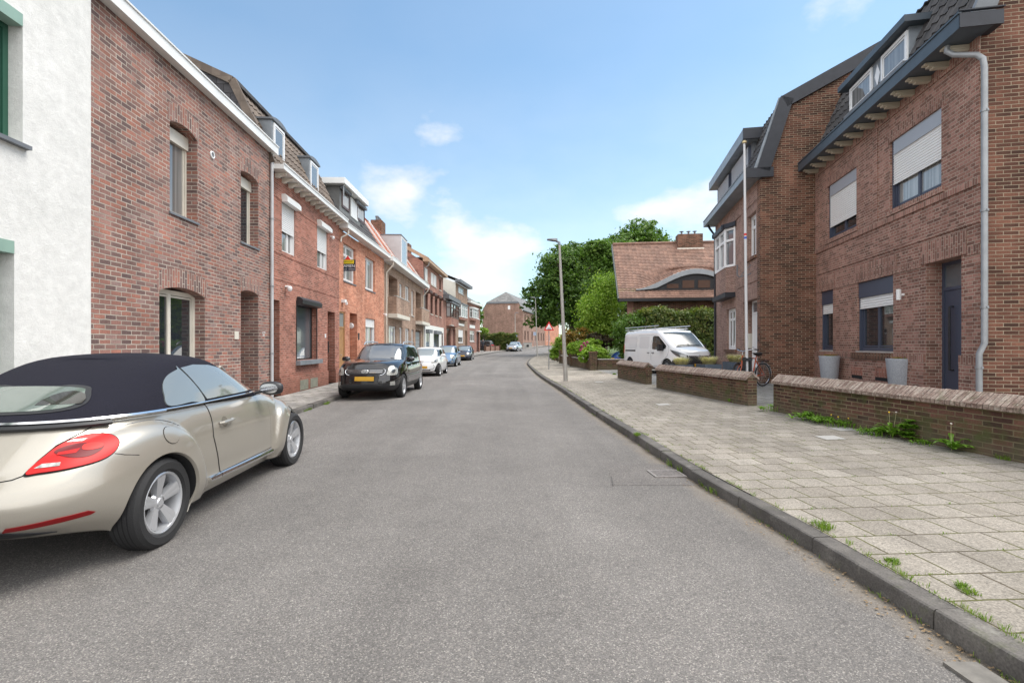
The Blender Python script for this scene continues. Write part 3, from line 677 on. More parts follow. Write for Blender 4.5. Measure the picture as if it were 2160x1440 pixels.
h.door(DN[0]+.01, DN[1]-.01, DN[2]-.1, DN[3], .9, M['cream'], transom=.35); h.lintel(DN[0]-.06, DN[1]+.06, DN[2], DN[2]+.33, M['b_brown'], arch=.07)
h.gutter(0, h.W+.12, .17, H1, H1+.2, M['white'], name='fascia', ends=True); h.beam('roof', 0, h.W, 0.01, 9, H1+.05, H1+.16, M['lead'])
vb = MB(); vx, vz = h.x(447), h.z(447, 327); mm = Matrix.Translation((vx, -.002, vz)) @ Matrix.Rotation(R(90), 4, 'X'); vb.lathe([(.055, .0), (.055, .025), (.075, .025), (.08, .0)], 20, mat=mm); vb.lathe([(0, .006), (.055, .006)], 20, m=1, mat=mm); vb.build('vent_ring', [M['pvc'], M['lead']], h.o)
px, pz = h.x(498), h.z(498, 707); h.beam('name_plaque', px-.09, px+.09, -.02, -.001, pz-.09, pz+.09, M['cream'])
text_part('57', .17, M['pvc'], h.o, 'house_number', (h.x(556), -.006, h.z(556, 705)), (R(90), 0, 0))
dx = h.W+.03
h.pipe([(dx-.02, -.02, H1+.02), (dx-.02, -.05, H1-.1), (dx-.06, -.06, H1-.3), (dx-.06, -.06, 0)], .04, M['palegrey'], clips=[(dx-.06, -.06, z) for z in (1.2, 3.0, 4.8)])

def dormer(h, a, b, y0, y1, z0, z1, cheek, frame, pane, roofm, wins=None, rise=.08, over=.06, sm=None, shut=None, fasc=.1):
    """box dormer standing out of the slope: face at y0, running back to y1"""
    mb = MB(); mb.box(a, b, y0, y1, z0, z1-.002); d = mb.build('dormer', cheek, h.o)
    rb = MB(); K = 6
    if rise:
        for k in range(K):
            f0, f1 = k/K, (k+1)/K; xa, xb = a-over+(b-a+2*over)*f0, a-over+(b-a+2*over)*f1
            za, zb = z1+rise*(1-(2*f0-1)**2), z1+rise*(1-(2*f1-1)**2)
            rb.face([(xa,y0-over,za+.05),(xb,y0-over,zb+.05),(xb,y1,zb+.05),(xa,y1,za+.05)]); rb.face([(xa,y0-over,z1),(xb,y0-over,z1),(xb,y0-over,zb+.05),(xa,y0-over,za+.05)])
        rb.face([(a-over,y1,z1),(a-over,y0-over,z1),(a-over,y0-over,z1+.05),(a-over,y1,z1+.05)]); rb.face([(a-over,y0-over,z1),(a-over,y1,z1),(b+over,y1,z1),(b+over,y0-over,z1)])
    else: rb.box(a-over, b+over, y0-over, y1, z1, z1+fasc)
    rb.build('dormer_roof', roofm, d)
    for (wa, wb, zt, zb) in (wins or [(a+.06, b-.06, z1-.06, z0+.25)]):
        w = h.window(wa, wb, zt, zb, y0-.04, frame, .06, pane=pane, dp=.038, shut=(shut(zt, zb) if shut else None), sm=sm)
        w.name = 'dormer_window'
    return d
# --- red brick house
h = House(PL[2], PL[3], .1, 'red brick house with white roller shutters and small lead dormers'); NP['L2'] = h
H2 = 6.12
A1 = h.rect(594.5, 622.5, (594.5, 419), (594.5, 532.5)); A2 = h.rect(669, 690.5, (669, 472), (669, 566))
zt = (A1[2]+A2[2])/2; zb = (A1[3]+A2[3])/2; A1 = A1[:2]+(zt, zb); A2 = A2[:2]+(zt, zb)
DL = (h.x(569.5), h.x(590), h.z(590, 634), 0); BW = h.rect(624.5, 668, (624.5, 633), (668, 757)); N2 = (h.x(691), h.x(706.5), h.z(691, 656), .0)
gab = [(0, H2), (.1, 6.3), (1.0, 8.45), (4.2, 9.9), (8.5, 8.0), (9, 6.3)]
h.facade(H2, [A1+(.2,), A2+(.2,), DL+(.4,), BW+(.25,), N2+(.8,)], M['b_red'], gable=gab, sides=(0, 1))
q = MB(); q.face([(0, y, z) for y, z in [(0, -.6)]+gab+[(9, -.6)]]); q.build('slate_gable', M['slates'], h.o)
for w in (A1, A2):
    sb = zb+(zt-zb)*.44
    h.window(w[0], w[1], w[2], w[3], .08, M['pvc'], .06, v=(.62,), pane=M['glassc'], shut=sb)
    mb = MB(); a, b = w[0]-.02, w[1]+.05; prof = [(-.17, zt-.08), (-.17, zt+.05), (-.10, zt+.14), (.0, zt+.14), (.0, zt-.08)]
    for i in range(len(prof)):
        (ya, za), (yb, zc) = prof[i], prof[(i+1) % len(prof)]; mb.face([(a, ya, za), (a, yb, zc), (b, yb, zc), (b, ya, za)])
    mb.face([(a, y, z) for y, z in prof]); mb.face([(b, y, z) for y, z in prof][::-1]); mb.build('shutter_box', M['white'], h.o)
h.door(DL[0], DL[1], DL[2]-.02, .12, .35, M['black'], transom=.45, panel=M['cream'], glassm=M['glassg'])
h.window(BW[0]+.02, BW[1], BW[2], BW[3], .16, M['black'], .045, v=(), pane=M['glassg']); 
h.beam('blind_frame', BW[0], BW[0]+.03, -.02, .1, BW[3], BW[2], M['black']); h.beam('blind_frame', BW[1]-.02, BW[1]+.02, -.02, .0, BW[3], BW[2], M['black'])
mb = MB(); a, b = h.x(625), h.x(680, -.2); z = BW[2]
prof = [(-.02, z-.14), (-.19, z-.10), (-.20, z+.02), (-.10, z+.11), (-.02, z+.11)]
for i in range(len(prof)):
    (ya, za), (yb, zc) = prof[i], prof[(i+1) % len(prof)]; mb.face([(a, ya, za), (a, yb, zc), (b, yb, zc), (b, ya, za)])
mb.face([(a, y, q) for y, q in prof]); mb.face([(b, y, q) for y, q in prof][::-1]); mb.build('awning_case', M['black'], h.o)
h.beam('sill', BW[0]-.02, h.x(672.5), -.14, .17, BW[3]-.14, BW[3]-.002, M['zinc'])
h.beam('mailbox', N2[1]-.13, N2[1]-.002, .22, .56, h.z(696, 743, .45), h.z(696, 720, .45), M['black'])
h.door(N2[0]+.01, N2[1]-.01, N2[2]-.05, .15, .75, M['dkdoor'], transom=.3)
for za, zb_, pr in ((h.z(640, 557.5), h.z(640, 549.5), .012), (h.z(640, 606), h.z(640, 600), .012)): h.beam('string_course', 0.0, h.W, -pr, .0, za, zb_, M['b_red'])
h.beam('string_course', 0, h.W, -.014, 0, H2-.62, H2-.56, M['b_red'])
for a, b in ((0, DL[0]-.001), (DL[1]+.001, N2[0]-.001), (N2[1]+.001, h.W)): h.beam('plinth', a, b, -.035, .0, -.5, .50, M['b_red'])
for p0, p1 in ((630.5, 647.5), (652.5, 667.5)): h.beam('cellar_vent', h.x(p0), h.x(p1), -.045, -.002, .03, .34, mat('vent_plate', (.25,.25,.2), .6, metal=.3, noise=(9,.2)))
px_, pz_ = h.x(686), h.z(686, 708); h.beam('number_plate', px_-.06, px_+.06, -.015, 0, pz_-.07, pz_+.07, M['pvc'])
def camera_dome(h, px, py, m=None, sc_=1):
    x, z = h.x(px), h.z(px, py); mb = MB(); mb.tube([(x, 0, z+.05*sc_), (x, -.1*sc_, z+.05*sc_)], .03*sc_, 8); mb.lathe([(0,.07),(.05,.06),(.07,.02),(.07,-.03),(.045,-.075),(0,-.09)], 12, mat=Matrix.Translation((x, -.12*sc_, z)) @ Matrix.Scale(sc_, 4))
    return mb.build('camera_housing', m or M['pvc'], h.o)
camera_dome(h, 602, 608); camera_dome(h, 697, 501, None, .8)
h.gutter(-.0, h.W+.0, .36, H2+.04, H2+.17, M['white'])
mb = MB()
nb = 13
for i in range(nb):
    x = .35+(h.W-.7)*i/(nb-1); prof = [(0,H2-.10),(-.08,H2-.09),(-.16,H2-.03),(-.28,H2-.01),(-.30,H2+.035),(0,H2+.035)]
    bb = MB()
    for k in range(len(prof)):
        (ya, za), (yb, zc) = prof[k], prof[(k+1) % len(prof)]; bb.face([(x-.055,ya,za),(x-.055,yb,zc),(x+.055,yb,zc),(x+.055,ya,za)])
    bb.face([(x-.055,y,z) for y,z in prof]); bb.face([(x+.055,y,z) for y,z in prof][::-1]); bb.build('eave_bracket', M['cream'], h.o)
h.tiles(0.0, h.W, (-.05, 6.3), (1.0, 8.45), M['t_brown']); h.tiles(0, h.W, (.95, 8.47), (4.2, 9.9), M['t_brown'], name='roof')
h.beam('ridge_tiles', 0, h.W, .88, 1.06, 8.44, 8.54, M['t_dark'])
mb = MB(); mb.bar((-.04, -.06, 6.3), (-.04, .98, 8.5), .08, .2); mb.bar((-.04, .98, 8.48), (-.04, 4.2, 9.93), .08, .2); mb.build('verge', M['t_brown'], h.o)
for pa, pb in ((573.5, 600), (652, 671)):
    a, b = h.x(pa, .25), h.x(pb, .25); dormer(h, a, b, .25, 1.6, 6.5, 7.78, M['zinc'], M['pvc'], M['glassg'], M['lead'], wins=[(a+.07, b-.07, 7.72, 6.75)])

# --- orange brick house, sold sign
h = House(PL[3], PL[4], .1, 'orange brick house with a sold sign in its upper window and a wide box dormer'); NP['L3'] = h
H3 = 5.95
C1 = h.rect(724.5, 750, (724.5, 511), (724.5, 591)); C2 = (h.x(770.5), h.x(791), C1[2], C1[3]); C3 = h.rect(771, 791.5, (771, 670), (771, 745)); C3 = C3[:3]+(.85,)
D3 = (h.x(715.8), h.x(727.8), h.z(727, 658), .0); N3 = (h.x(737.5), h.x(753.5), h.z(737.5, 659), .0)
h.facade(H3, [C1+(.2,), C2+(.2,), C3+(.2,), D3+(.25,), N3+(.5,)], M['b_orange'])
h.window(*C1, .1, M['pvc'], .07, v=(.4,), h=(.72,), pane=M['glassc']); h.window(*C2, .1, M['pvc'], .07, v=(.4,), pane=M['glassc'])
h.window(*C3, .1, M['pvc'], .07, v=(.45,), pane=M['sash'], shut=C3[2]-.38)
for w in (C1, C2, C3): h.lintel(w[0]-.1, w[1]+.1, w[2]+.001, w[2]+.22, M['b_orange']); h.beam('sill', w[0]-.03, w[1]+.03, -.03, .1, w[3]-.05, w[3]-.002, M['lead'])
h.door(*D3, .05, M['wood'], transom=.62, glassm=M['glassc']); h.beam('porch_ledge', N3[0]+.001, N3[1]-.001, .38, .499, 1.35, 1.42, M['concrete'])
lb = MB(); q = (N3[1]-.002, .27, h.z(746, 686)); lb.lathe([(0, .07), (.09, .05), (.13, 0)], 18, mat=Matrix.Translation(q) @ Matrix.Rotation(R(-90), 4, 'Y')); lb.build('porch_lamp', M['pvc'], h.o)
lb = MB(); x, z = h.x(722), h.z(722, 635); lb.box(x-.12, x+.12, -.14, 0, z-.06, z+.06); lb.box(x-.05, x+.05, -.2, -.14, z-.14, z-.03); lb.build('security_light', M['pvc'], h.o)
camera_dome(h, 809, 664)
h.beam('house_sign', h.x(755), h.x(757.5), -.02, 0, h.z(755, 716), h.z(755, 702), M['black'])
h.gutter(0, h.W, .36, H3+.04, H3+.21, M['white'])
mb = MB(); mb.tube([(.2,-.3,H3+.04),(.2,-.3,H3-.14),(.1,-.06,H3-.3),(.04,-.05,H3-.5)], .035); mb.build('swan_neck_pipe', M['cream'], h.o)
h.tiles(0, h.W, (-.05, 6.12), (1.35, 8.3), M['t_dark']); h.tiles(0, h.W, (1.3, 8.32), (4.2, 9.5), M['t_dark'])
a, b = h.x(727, .23)+.32, h.x(778, .23)-.32
def gy(px, d): return h.x(px, d)
dormer(h, a, b, .55, 2.4, 6.9, 8.18, M['cladding'], M['brownf'], M['glassc'], M['white'], wins=[(h.x(720.5, .5)+.15, h.x(738.5, .5), 8.08, 7.35), (h.x(754.5, .5), h.x(770, .5), 8.08, 7.35)], rise=0, over=.32, fasc=.24)
for p0, p1 in ((721, 741), (752, 774)): h.beam('awning_case', h.x(p0, .4)+.1, h.x(p1, .4), .38, .5, 8.04, 8.16, M['lead'])
h.beam('white_panel', h.x(739, .55), h.x(754, .55), .52, .549, 7.25, 8.1, M['white'])
mb = MB(); mb.tube([(a-.1, .35, 8.2), (a-.1, .35, 7.7)], .03); mb.build('downspout', M['steel'], h.o)

# --- tan brick double house with loggias and red tiled roof
h = House(PL[4], PL[5], .1, 'tan brick double house with two balconies under a red tiled roof'); NP['L4'] = h
H4 = 5.85
lo1 = (h.x(820), h.x(838.5), h.z(820, 578), h.z(838, 662)); lo2 = (h.x(877), h.x(888), lo1[2], lo1[3])
s1 = h.rect(842.5, 849, (849, 600), (849, 637)); s2 = h.rect(855, 863.5, (855, 603), (855, 661)); s3 = h.rect(868, 872.5, (868, 612), (868, 665))
T = lo1[2]; s1 = (s1[0], s1[1], T-.12, s1[3]); s2 = (s2[0], s2[1], T-.05, s2[3]); s3 = (s3[0], s3[1], T-.12, s2[3])
zl = h.z(820, 686); g1 = (h.x(820), h.x(836), zl, .6); g2 = (s1[0], s1[1], zl, .6); g3 = (s2[0], s2[1], zl, .6); g4 = (s3[0], s3[1], zl, .6); g5 = (h.x(876.5), h.x(887.5), zl, .02)
h.facade(H4, [lo1+(1.3,), lo2+(1.3,), s1+(.15,), s2+(.15,), s3+(.15,), g1+(.15,), g2+(.15,), g3+(.15,), g4+(.15,), g5+(.2,)], M['b_tan'])
for w in (s1, s2, s3, g1, g2, g3, g4):
    h.window(*w, .08, M['pvc'], .07, v=(.5,) if w[1]-w[0] > 1 else (), pane=M['glassc']); h.beam('sill', w[0]-.05, w[1]+.05, -.05, .08, w[3]-.06, w[3]-.002, M['concrete'])
gb = MB(); z = 0.03
while z < g5[2]-.1: gb.box(g5[0]+.01, g5[1]-.01, .1, .13, z, z+.28); z += .3
gb.build('garage_door', M['cgrey'], h.o)
for L_ in (lo1, lo2):
    a, b = L_[0]-.1, L_[1]+1.3
    pb = MB(); pb.box(a, b, -.45, -.33, L_[3]-.12, L_[3]+.82); pb.box(a, a+.12, -.33, -.002, L_[3]-.12, L_[3]+.82); pb.box(b-.12, b, -.33, -.002, L_[3]-.12, L_[3]+.82); bal = pb.build('balcony', M['b_tan'], h.o)
    cb = MB(); cb.box(a-.03, b+.03, -.5, -.003, L_[3]-.34, L_[3]-.123); cb.build('slab', M['cream'], bal)
    cb = MB(); cb.box(a-.02, b+.02, -.47, -.31, L_[3]+.821, L_[3]+.87); cb.build('coping', M['concrete'], bal)
    h.window(L_[0]+.1, L_[0]+1.3, L_[2]-.3, L_[3]+.1, 1.2, M['pvc'], .07, pane=M['glass'])
h.gutter(-.05, h.W+.05, .5, H4+.03, H4+.27, M['white'])
for x in (.25, h.W-.25): h.pipe([(x, -.42, H4), (x, -.42, H4-.15), (x, -.07, H4-.55), (x, -.07, 0)], .04, M['cream'])
y0, z0_, y1, z1 = -.1, 6.1, 1.75, 8.7
h.tiles(-.0, h.W, (y0, z0_), (y1, z1), M['t_red']); h.tiles(0, h.W, (y1-.05, z1+.03), (4.5, 10.0), M['t_red'])
for x in (.9, 3.3, h.W-3.4, h.W-.25): mb = MB(); mb.bar((x, y0-.06, z0_+.05), (x, y1-.06, z1+.08), .16, .08); mb.build('verge_board', M['white'], h.o)
da, db_ = h.x(845.5, .15), h.x(858, .15)
dormer(h, da, db_, .15, 2.0, 6.2, 8.35, M['palegrey'], M['pvc'], M['sash'], M['lead'], rise=0, over=.04, fasc=.06)
mb = MB(); cx_ = h.x(792, 3.2); mb.box(cx_-.6, cx_+.6, 2.6, 3.4, 9.0, 10.6); ch = mb.build('chimney', M['b_dark'], h.o)
for k in (-.35, 0, .35): pb = MB(); pb.lathe([(.1, 0), (.1, .25), (.13, .25), (.13, .33)], 10, mat=Matrix.Translation((cx_+k, 3.0, 10.6))); pb.build('chimney_pot', M['lead'], ch)

# --- three-storey plum brick shop house
h = House(PL[5], PL[6], g(44)+.1, 'three-storey brick house with a white painted ground floor'); NP['L5'] = h
H5 = 8.0
up = [(895.5, 902), (909, 914.5), (914.8, 920.5), (926.5, 930.5)]; zt, zb = h.z(896, 563), h.z(896, 591)
mid = [(897, 902.5), (908, 913), (917.5, 922.5), (926.7, 931)]; mt, mb_ = h.z(897, 619), h.z(897, 658)
zg = h.z(897, 697); gr = [(897, 904.5), (913.5, 924.5)]; gd = (h.x(930), h.x(933.3), zg-.15, .02)
ops = [(h.x(a), h.x(b), zt, zb, .12) for a, b in up]+[(h.x(a), h.x(b), mt, mb_, .15) for a, b in mid]
hz = h.z(900, 684.5)
h.facade(H5, ops, M['b_plum'], D=10, gable=[(0, H5), (2.5, 9.6), (10, 9.6)], extra=lambda mb: None)
for i, (a, b) in enumerate(up): h.window(h.x(a), h.x(b), zt, zb, .06, M['pvc'] if i < 3 else M['brownf'], .05, pane=M['glassc'] if i < 3 else M['glassb'], shut=zb+.1 if i < 3 else None, sill=(.05, .03, .06, M['cream']))
for a, b in mid:
    w = h.window(h.x(a), h.x(b), mt, mb_, .08, M['brownf'], .06, pane=M['glassb'], sill=(.05, .03, .06, M['cream'])); xa, xb = h.x(a), h.x(b)
    q = MB(); q.box(xa-.05, xb+.05, -.4, -.002, mt+.1, mt+.3); q.build('awning_case', M['dkdoor'], h.o)
q = MB(); xs = [0]+[h.x(p) for pr in gr for p in pr]+[gd[0], gd[1], h.W]
q.box(0, h.W, -.06, -.003, zg, hz)
for i in range(0, len(xs), 2): q.box(xs[i], xs[i+1], -.06, -.003, -.4, zg-.001)
q.build('painted_ground_floor', M['white'], h.o)
for a, b in gr:
    xa, xb = h.x(a), h.x(b); w = h.window(xa, xb, zg, .1, -.045, M['black'], .07, v=(.5,), pane=M['glassg'], dp=.04)
    q = MB(); q.box(xa-.05, xb+.1, -.32, -.062, zg-.18, zg+.1); q.build('awning_case', M['lead'], h.o)
q = MB(); q.box(gd[0]+.002, gd[1]-.002, -.03, -.004, .02, zg-.001); q.build('door', M['dkdoor'], h.o)
h.gutter(-.1, h.W+.1, .45, H5+.02, H5+.24, M['tanw']); h.beam('roof', 0, h.W, 0, 2.5, H5+.3, H5+.36, M['t_grey'])
mb = MB(); mb.bar((-.05, -.4, H5+.2), (-.05, 2.6, 9.8), .12, .25); mb.build('verge', M['tanw'], h.o)
h.pipe([(.3, -.4, H5), (.3, -.4, H5-.2), (.25, -.07, H5-.5), (.25, -.07, 0)], .045, M['steel'])
for x, y in ((1.6, 1.4), (h.W-1.0, 1.6)): q = MB(); q.box(x-.5, x+.5, y, y+.7, 8.3, 9.7); ch = q.build('chimney', M['b_dark'], h.o); q = MB(); q.lathe([(.1, 0), (.1, .4)], 10, mat=Matrix.Translation((x-.7, y+.3, 9.4))); q.build('chimney_pot', M['steel'], ch)

# --- house with dark bay window
h = House(PL[6], PL[7], g(52)+.1, 'brick house with dark framed bay window under a deep grey eave'); NP['L6'] = h
H6 = h.z(945, 640)+.25
bay = (h.x(941), h.x(960)); bt_, bb_ = h.z(941, 638), h.z(941, 668)
d1 = (h.x(942), h.x(951), h.z(942, 692), .3); d2 = (h.x(956), h.x(961)-.05, h.z(956, 694), .02)
h.facade(H6, [d1+(.2,), d2+(.3,)], M['b_plum'], D=10)
def baybox(h, a, b, out, zt, zb, fm, pane, wallm, roofm, nl=3, cant=.35, base=.9):
    pts = [(a, 0), (a+cant, -out), (b-cant, -out), (b, 0)]
    mb = MB(); pb = MB(); wb = MB(); rb = MB()
    for (xa, ya), (xb, yb) in zip(pts, pts[1:]):
        d = Vector((xb-xa, yb-ya, 0)); L_ = d.length; d /= L_; n = Vector((d.y, -d.x, 0))
        k = nl if L_ > 1 else 1
        P = lambda u, z, o=0: (xa+d.x*u+n.x*o, ya+d.y*u+n.y*o, z)
        pb.face([P(0, zb, -.03), P(L_, zb, -.03), P(L_, zt, -.03), P(0, zt, -.03)])
        for i in range(k+1):
            u = L_*i/k; mb.bar(P(min(max(u, .03), L_-.03), zb), P(min(max(u, .03), L_-.03), zt), .08, .08, up=(d.x, d.y, 0))
        for z in (zb+.04, zt-.05, zb+(zt-zb)*.68): mb.bar(P(0, z, -.004), P(L_, z, -.004), .06, .08)
        wb.face([P(0, zb-base), P(L_, zb-base), P(L_, zb), P(0, zb)])
        rb.face([P(-.1, zt, .12), P(L_+.1, zt, .12), P(L_+.1, zt+.16, .12), P(-.1, zt+.16, .12)])
    wb.face([(x, y, zb-base) for x, y in pts]); q = [(pts[0][0]-.1, 0), (pts[1][0]-.05, -out-.12), (pts[2][0]+.05, -out-.12), (pts[3][0]+.1, 0)]
    rb.face([(x, y, zt+.16) for x, y in q]); rb.face([(x, y, zt) for x, y in q][::-1])
    bo = wb.build('bay_window', wallm, h.o); mb.build('frame', fm, bo); pb.build('pane', pane, bo); rb.build('bay_roof', roofm, bo); return bo
baybox(h, bay[0], bay[1], .45, bt_, bb_, M['brownf'], M['glassb'], M['b_plum'], M['lead'])
h.window(*d1, .12, M['brownf'], .08, v=(.5,), pane=M['glassb']); h.door(*d2, .25, M['dkdoor']); h.beam('canopy', bay[0]+.2, bay[0]+1.9, -.5, 0, d1[2]+.25, d1[2]+.36, M['concrete'])
h.gutter(-.1, h.W-.1, .6, H6+.02, H6+.42, M['lead']); h.tiles(0, h.W, (-.1, H6+.45), (1.8, H6+2.0), M['t_dark']); h.beam('roof_box', .1, h.W*.45, .9, 3, H6+.6, H6+2.6, M['slate'])
# --- narrow three-storey house
h = House(PL[7], PL[8], g(60)+.1, 'tall narrow brick house with white windows and a cream gable side'); NP['L7'] = h
H7 = h.z(972, 600)-.1
a3 = h.rect(967, 979, (967, 602), (967, 617)); lw = h.rect(967, 976.5, (967, 695), (967, 723)); dd = (h.x(981), h.x(985.8), h.z(981, 697), .0)
a3 = (a3[0], a3[1], a3[2], a3[3])
h.facade(H7, [a3+(.12,), lw+(.12,), dd+(.4,)], M['b_tan'], D=10, sides=(0, 1))
q = MB(); q.box(-.06, 0, .004, 9.5, 4.5, H7+.05); q.face([(-.06, .3, H7+.05), (-.06, 9.5, H7+.05), (-.06, 9.5, H7+2.0), (-.06, 5, H7+2.2)][::-1]); q.build('rendered_side', M['cream'], h.o)
h.window(*a3, .06, M['pvc'], .07, v=(.25, .5, .75), pane=M['sash'], sill=(.05, .05, .06, M['concrete'])); h.window(*lw, .06, M['pvc'], .07, v=(.5,), pane=M['glass'], shut=lw[3]+.7, sill=(.05, .05, .06, M['concrete'])); h.door(*dd, .35, M['dkdoor'], transom=.5, panel=M['pvc'])
h.lintel(lw[0]-.1, lw[1]+.6, lw[2]+.5, lw[2]+.75, M['pvc'], .05)
bz = (h.z(966, 641), h.z(966, 668)); baybox(h, h.x(966)-.1, h.x(981), .35, bz[0], bz[1], M['pvc'], M['sash'], M['b_plum'], M['lead'], base=.3)
h.gutter(-.3, h.W+.3, .6, H7+.02, H7+.3, M['lead']); h.tiles(0, h.W, (-.2, H7+.35), (4.8, H7+2.4), M['t_dark'])
# --- last house before the driveway
h = House(PL[8], PL[9], g(67)+.1, 'small brick house with white curved bay, last of the left row'); NP['L8'] = h
H8 = h.z(1000, 643)
b8 = h.rect(991, 1003, (991, 650), (991, 670)); c8 = (h.x(1005.5), h.x(1011)-.02, b8[2], b8[3]+.1); l8 = h.rect(991, 1001, (991, 697), (991, 720)); d8 = (h.x(1005.5), h.x(1011.3)-.05, h.z(1006, 700), .02)
h.facade(H8, [c8+(.12,), l8+(.12,), d8+(.3,)], M['b_plum'], D=10, gable=[(0, H8), (4.5, H8+3.0), (10, H8+1)])
baybox(h, b8[0]-.2, b8[1]+.1, .35, b8[2], b8[3], M['pvc'], M['sash'], M['b_plum'], M['pvc'], base=.3)
h.window(*c8, .06, M['pvc'], .08, pane=M['sash'], sill=(.06, .06, .08, M['pvc'])); h.window(*l8, .06, M['pvc'], .07, v=(.33, .66), h=(.7,), pane=M['sash'], sill=(.06, .06, .08, M['concrete'])); h.door(*d8, .2, M['dkdoor'])
h.lintel(l8[0]-.15, l8[1]+.15, l8[2]+.35, l8[2]+.75, M['pvc'], .04); h.beam('door_hood', d8[0]-.15, d8[1]+.1, -.3, 0, d8[2]+.05, d8[2]+.18, M['pvc'])
h.gutter(-.1, h.W+.1, .45, H8+.02, H8+.28, M['white']); h.tiles(0, h.W, (-.1, H8+.3), (4.5, H8+3.0), M['t_grey'])

# ------------------------------------------------------------ right-hand side
LR = lambda Y, o=0: (6.29-o+.186*Y, Y)
# house with the blue-grey gutter
P0 = (9.045, 14.8); P1 = (7.84, 8.33)
h = House(P0, P1, .30, 'brick house with dark blue frames, zinc drainpipe and a twin-window dormer', cat='house', name='semi_detached_house'); NP['R1'] = h
HR = 6.3
z0 = .30
U1 = h.rect(1745.5, 1806.5, (1805, 354), (1745.5, 506)); U2 = h.rect(1877, 1985.6, (1985.6, 222), (1985.6, 396)); zt = (U1[2]+U2[2])/2; zb = (U1[3]+U2[3])/2; U1 = U1[:2]+(zt, zb); U2 = U2[:2]+(zt, zb)
G1 = h.rect(1731, 1757, (1757, 609), (1757, 738)); G2 = h.rect(1808, 1884, (1884, 580), (1808, 740)); gt = (G1[2]+G2[2])/2; gb_ = (G1[3]+G2[3])/2; G1 = G1[:2]+(gt, gb_); G2 = G2[:2]+(gt, gb_)
DR = (h.x(1953.5), h.x(2028), h.z(1953.5, 557), .0)
gab = [(0, HR), (.0, 6.35), (.72, 8.55), (4.2, 10.1), (8.4, 8.4), (9, 6.3)]
h.facade(HR, [U1+(.16,), U2+(.16,), G1+(.16,), G2+(.16,), DR+(.34,)], M['b_pink'], sides=(1, 0), D=9)
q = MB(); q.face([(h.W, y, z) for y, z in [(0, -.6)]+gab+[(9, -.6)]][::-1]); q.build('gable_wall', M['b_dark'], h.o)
for w in (U1, U2):
    bx = .30; h.window(*w, .10, M['grey'], .07, v=(.5,), pane=M['glassc'] if w is U2 else M['glass'], shut=w[3]+(w[2]-w[3])*(.39 if w is U2 else .25)); h.beam('shutter_casing', w[0]+.075, w[1]-.005, .035, .068, w[2]-bx, w[2]-.003, M['shutterg'])
for w in (G1, G2): h.window(*w, .10, M['grey'], .075, v=(.5,) if w is G2 else (), pane=M['glass'], shut=w[2]-.62); h.beam('shutter_casing', w[0]+.002, w[1]-.002, .035, .068, w[2]-.38, w[2]-.002, M['grey'])
for w in (G1, G2): h.beam('stone_sill', w[0]-.01, w[1]+.01, -.03, .1, w[3]-.035, w[3]-.002, M['concrete'])
sz = gb_-.04
# plinth, sill course, string courses, soldier lintels, recessed panels shown by proud bands
for a, b in ((0, DR[0]), (DR[1], h.W)): h.beam('plinth', a, b, -.045, 0, -.5, sz-.16, M['b_pink'])
for a, b in ((0, DR[0]-.0), (DR[1], h.W)): h.beam('sill_course', a, b, -.05, .0, sz-.157, sz-.0, M['b_pink'], True)
h.beam('window_sill_course', G2[0]-.12, G2[1]+.05, -.085, -.051, sz-.15, sz-.002, M['b_dark'], True)
for w in (U1, U2): h.lintel(w[0]-.12, w[1]+.12, w[2]+.001, w[2]+.24, M['b_pink'], .004); h.beam('sill_course', w[0]-.1, w[1]+.1, -.05, .1, w[3]-.115, w[3]-.003, M['b_pink'], True)
for w in (G1, G2, DR): h.lintel(max(w[0]-.14, .0), min(w[1]+.14, h.W), w[2]+.001, w[2]+.42, M['b_pink'], .018)
h.beam('string_course', 0, G1[0]-.15, -.012, 0, gt+.001, gt+.12, M['b_pink'], True)
zc = h.z(1723.7, 578.7)+.02
for a, b in ((0, G1[0]-.15),(G1[1]+.15, G2[0]-.15), (G2[1]+.15, DR[0]-.15), (DR[1]+.15, h.W)): 
    if b > a: h.beam('string_course', a, b, -.014, 0, gt+.002, gt+.15, M['b_pink'], True)
h.beam('string_course', 0, h.W, -.02, 0, zc-.05, zc, M['b_pink']); h.beam('string_course', 0, h.W, -.03, 0, zb-.25, zb-.13, M['b_pink'], True)
ztp = zt+.52
for xx in (0, h.x(1843), h.W-.2): h.beam('pilaster', xx+(.0 if xx else 0), xx+.20, -.025, 0, zb-.128, ztp-.002, M['b_pink'])
h.beam('frieze', 0, h.W, -.026, 0, ztp, HR+.3, M['b_pink'], True)
h.door(DR[0]+.002, DR[1]-.002, DR[2], .12, .30, M['grey'], transom=.5, glassm=M['glassg'], handle=False)
lf = [c for c in kids(h.o) if c.name.startswith('door') and 'frame' not in c.name][0]
q = MB(); xm = DR[0]+.3; q.tube([(xm, .288, .75), (xm, .22, .75), (xm, .22, 1.95), (xm, .288, 1.95)], .018, 8); q.build('bar_handle', M['black'], lf)
q = MB(); q.box(xm+.30, xm+.60, .275, .287, .45, 2.15); q.build('door_light_frame', M['black'], lf); 
q = MB(); q.box(xm+.34, xm+.56, .268, .274, .49, 2.11); q.build('door_light', M['glassg'], lf)
h.beam('doorstep', DR[0], DR[1], -.3, .29, -.2, .11, M['concrete'])
for p0, p1, py in ((1801, 1823, 792), (1851, 1878, 797)):
    h.beam('cellar_vent', h.x(p0), h.x(p1), -.05, -.0455, h.z(p0, py)-.05, h.z(p0, py)+.03, M['dark']); h.beam('vent_lintel', h.x(p0), h.x(p1), -.052, -.046, h.z(p0, py)+.03, h.z(p0, py)+.23, M['b_red'], True)
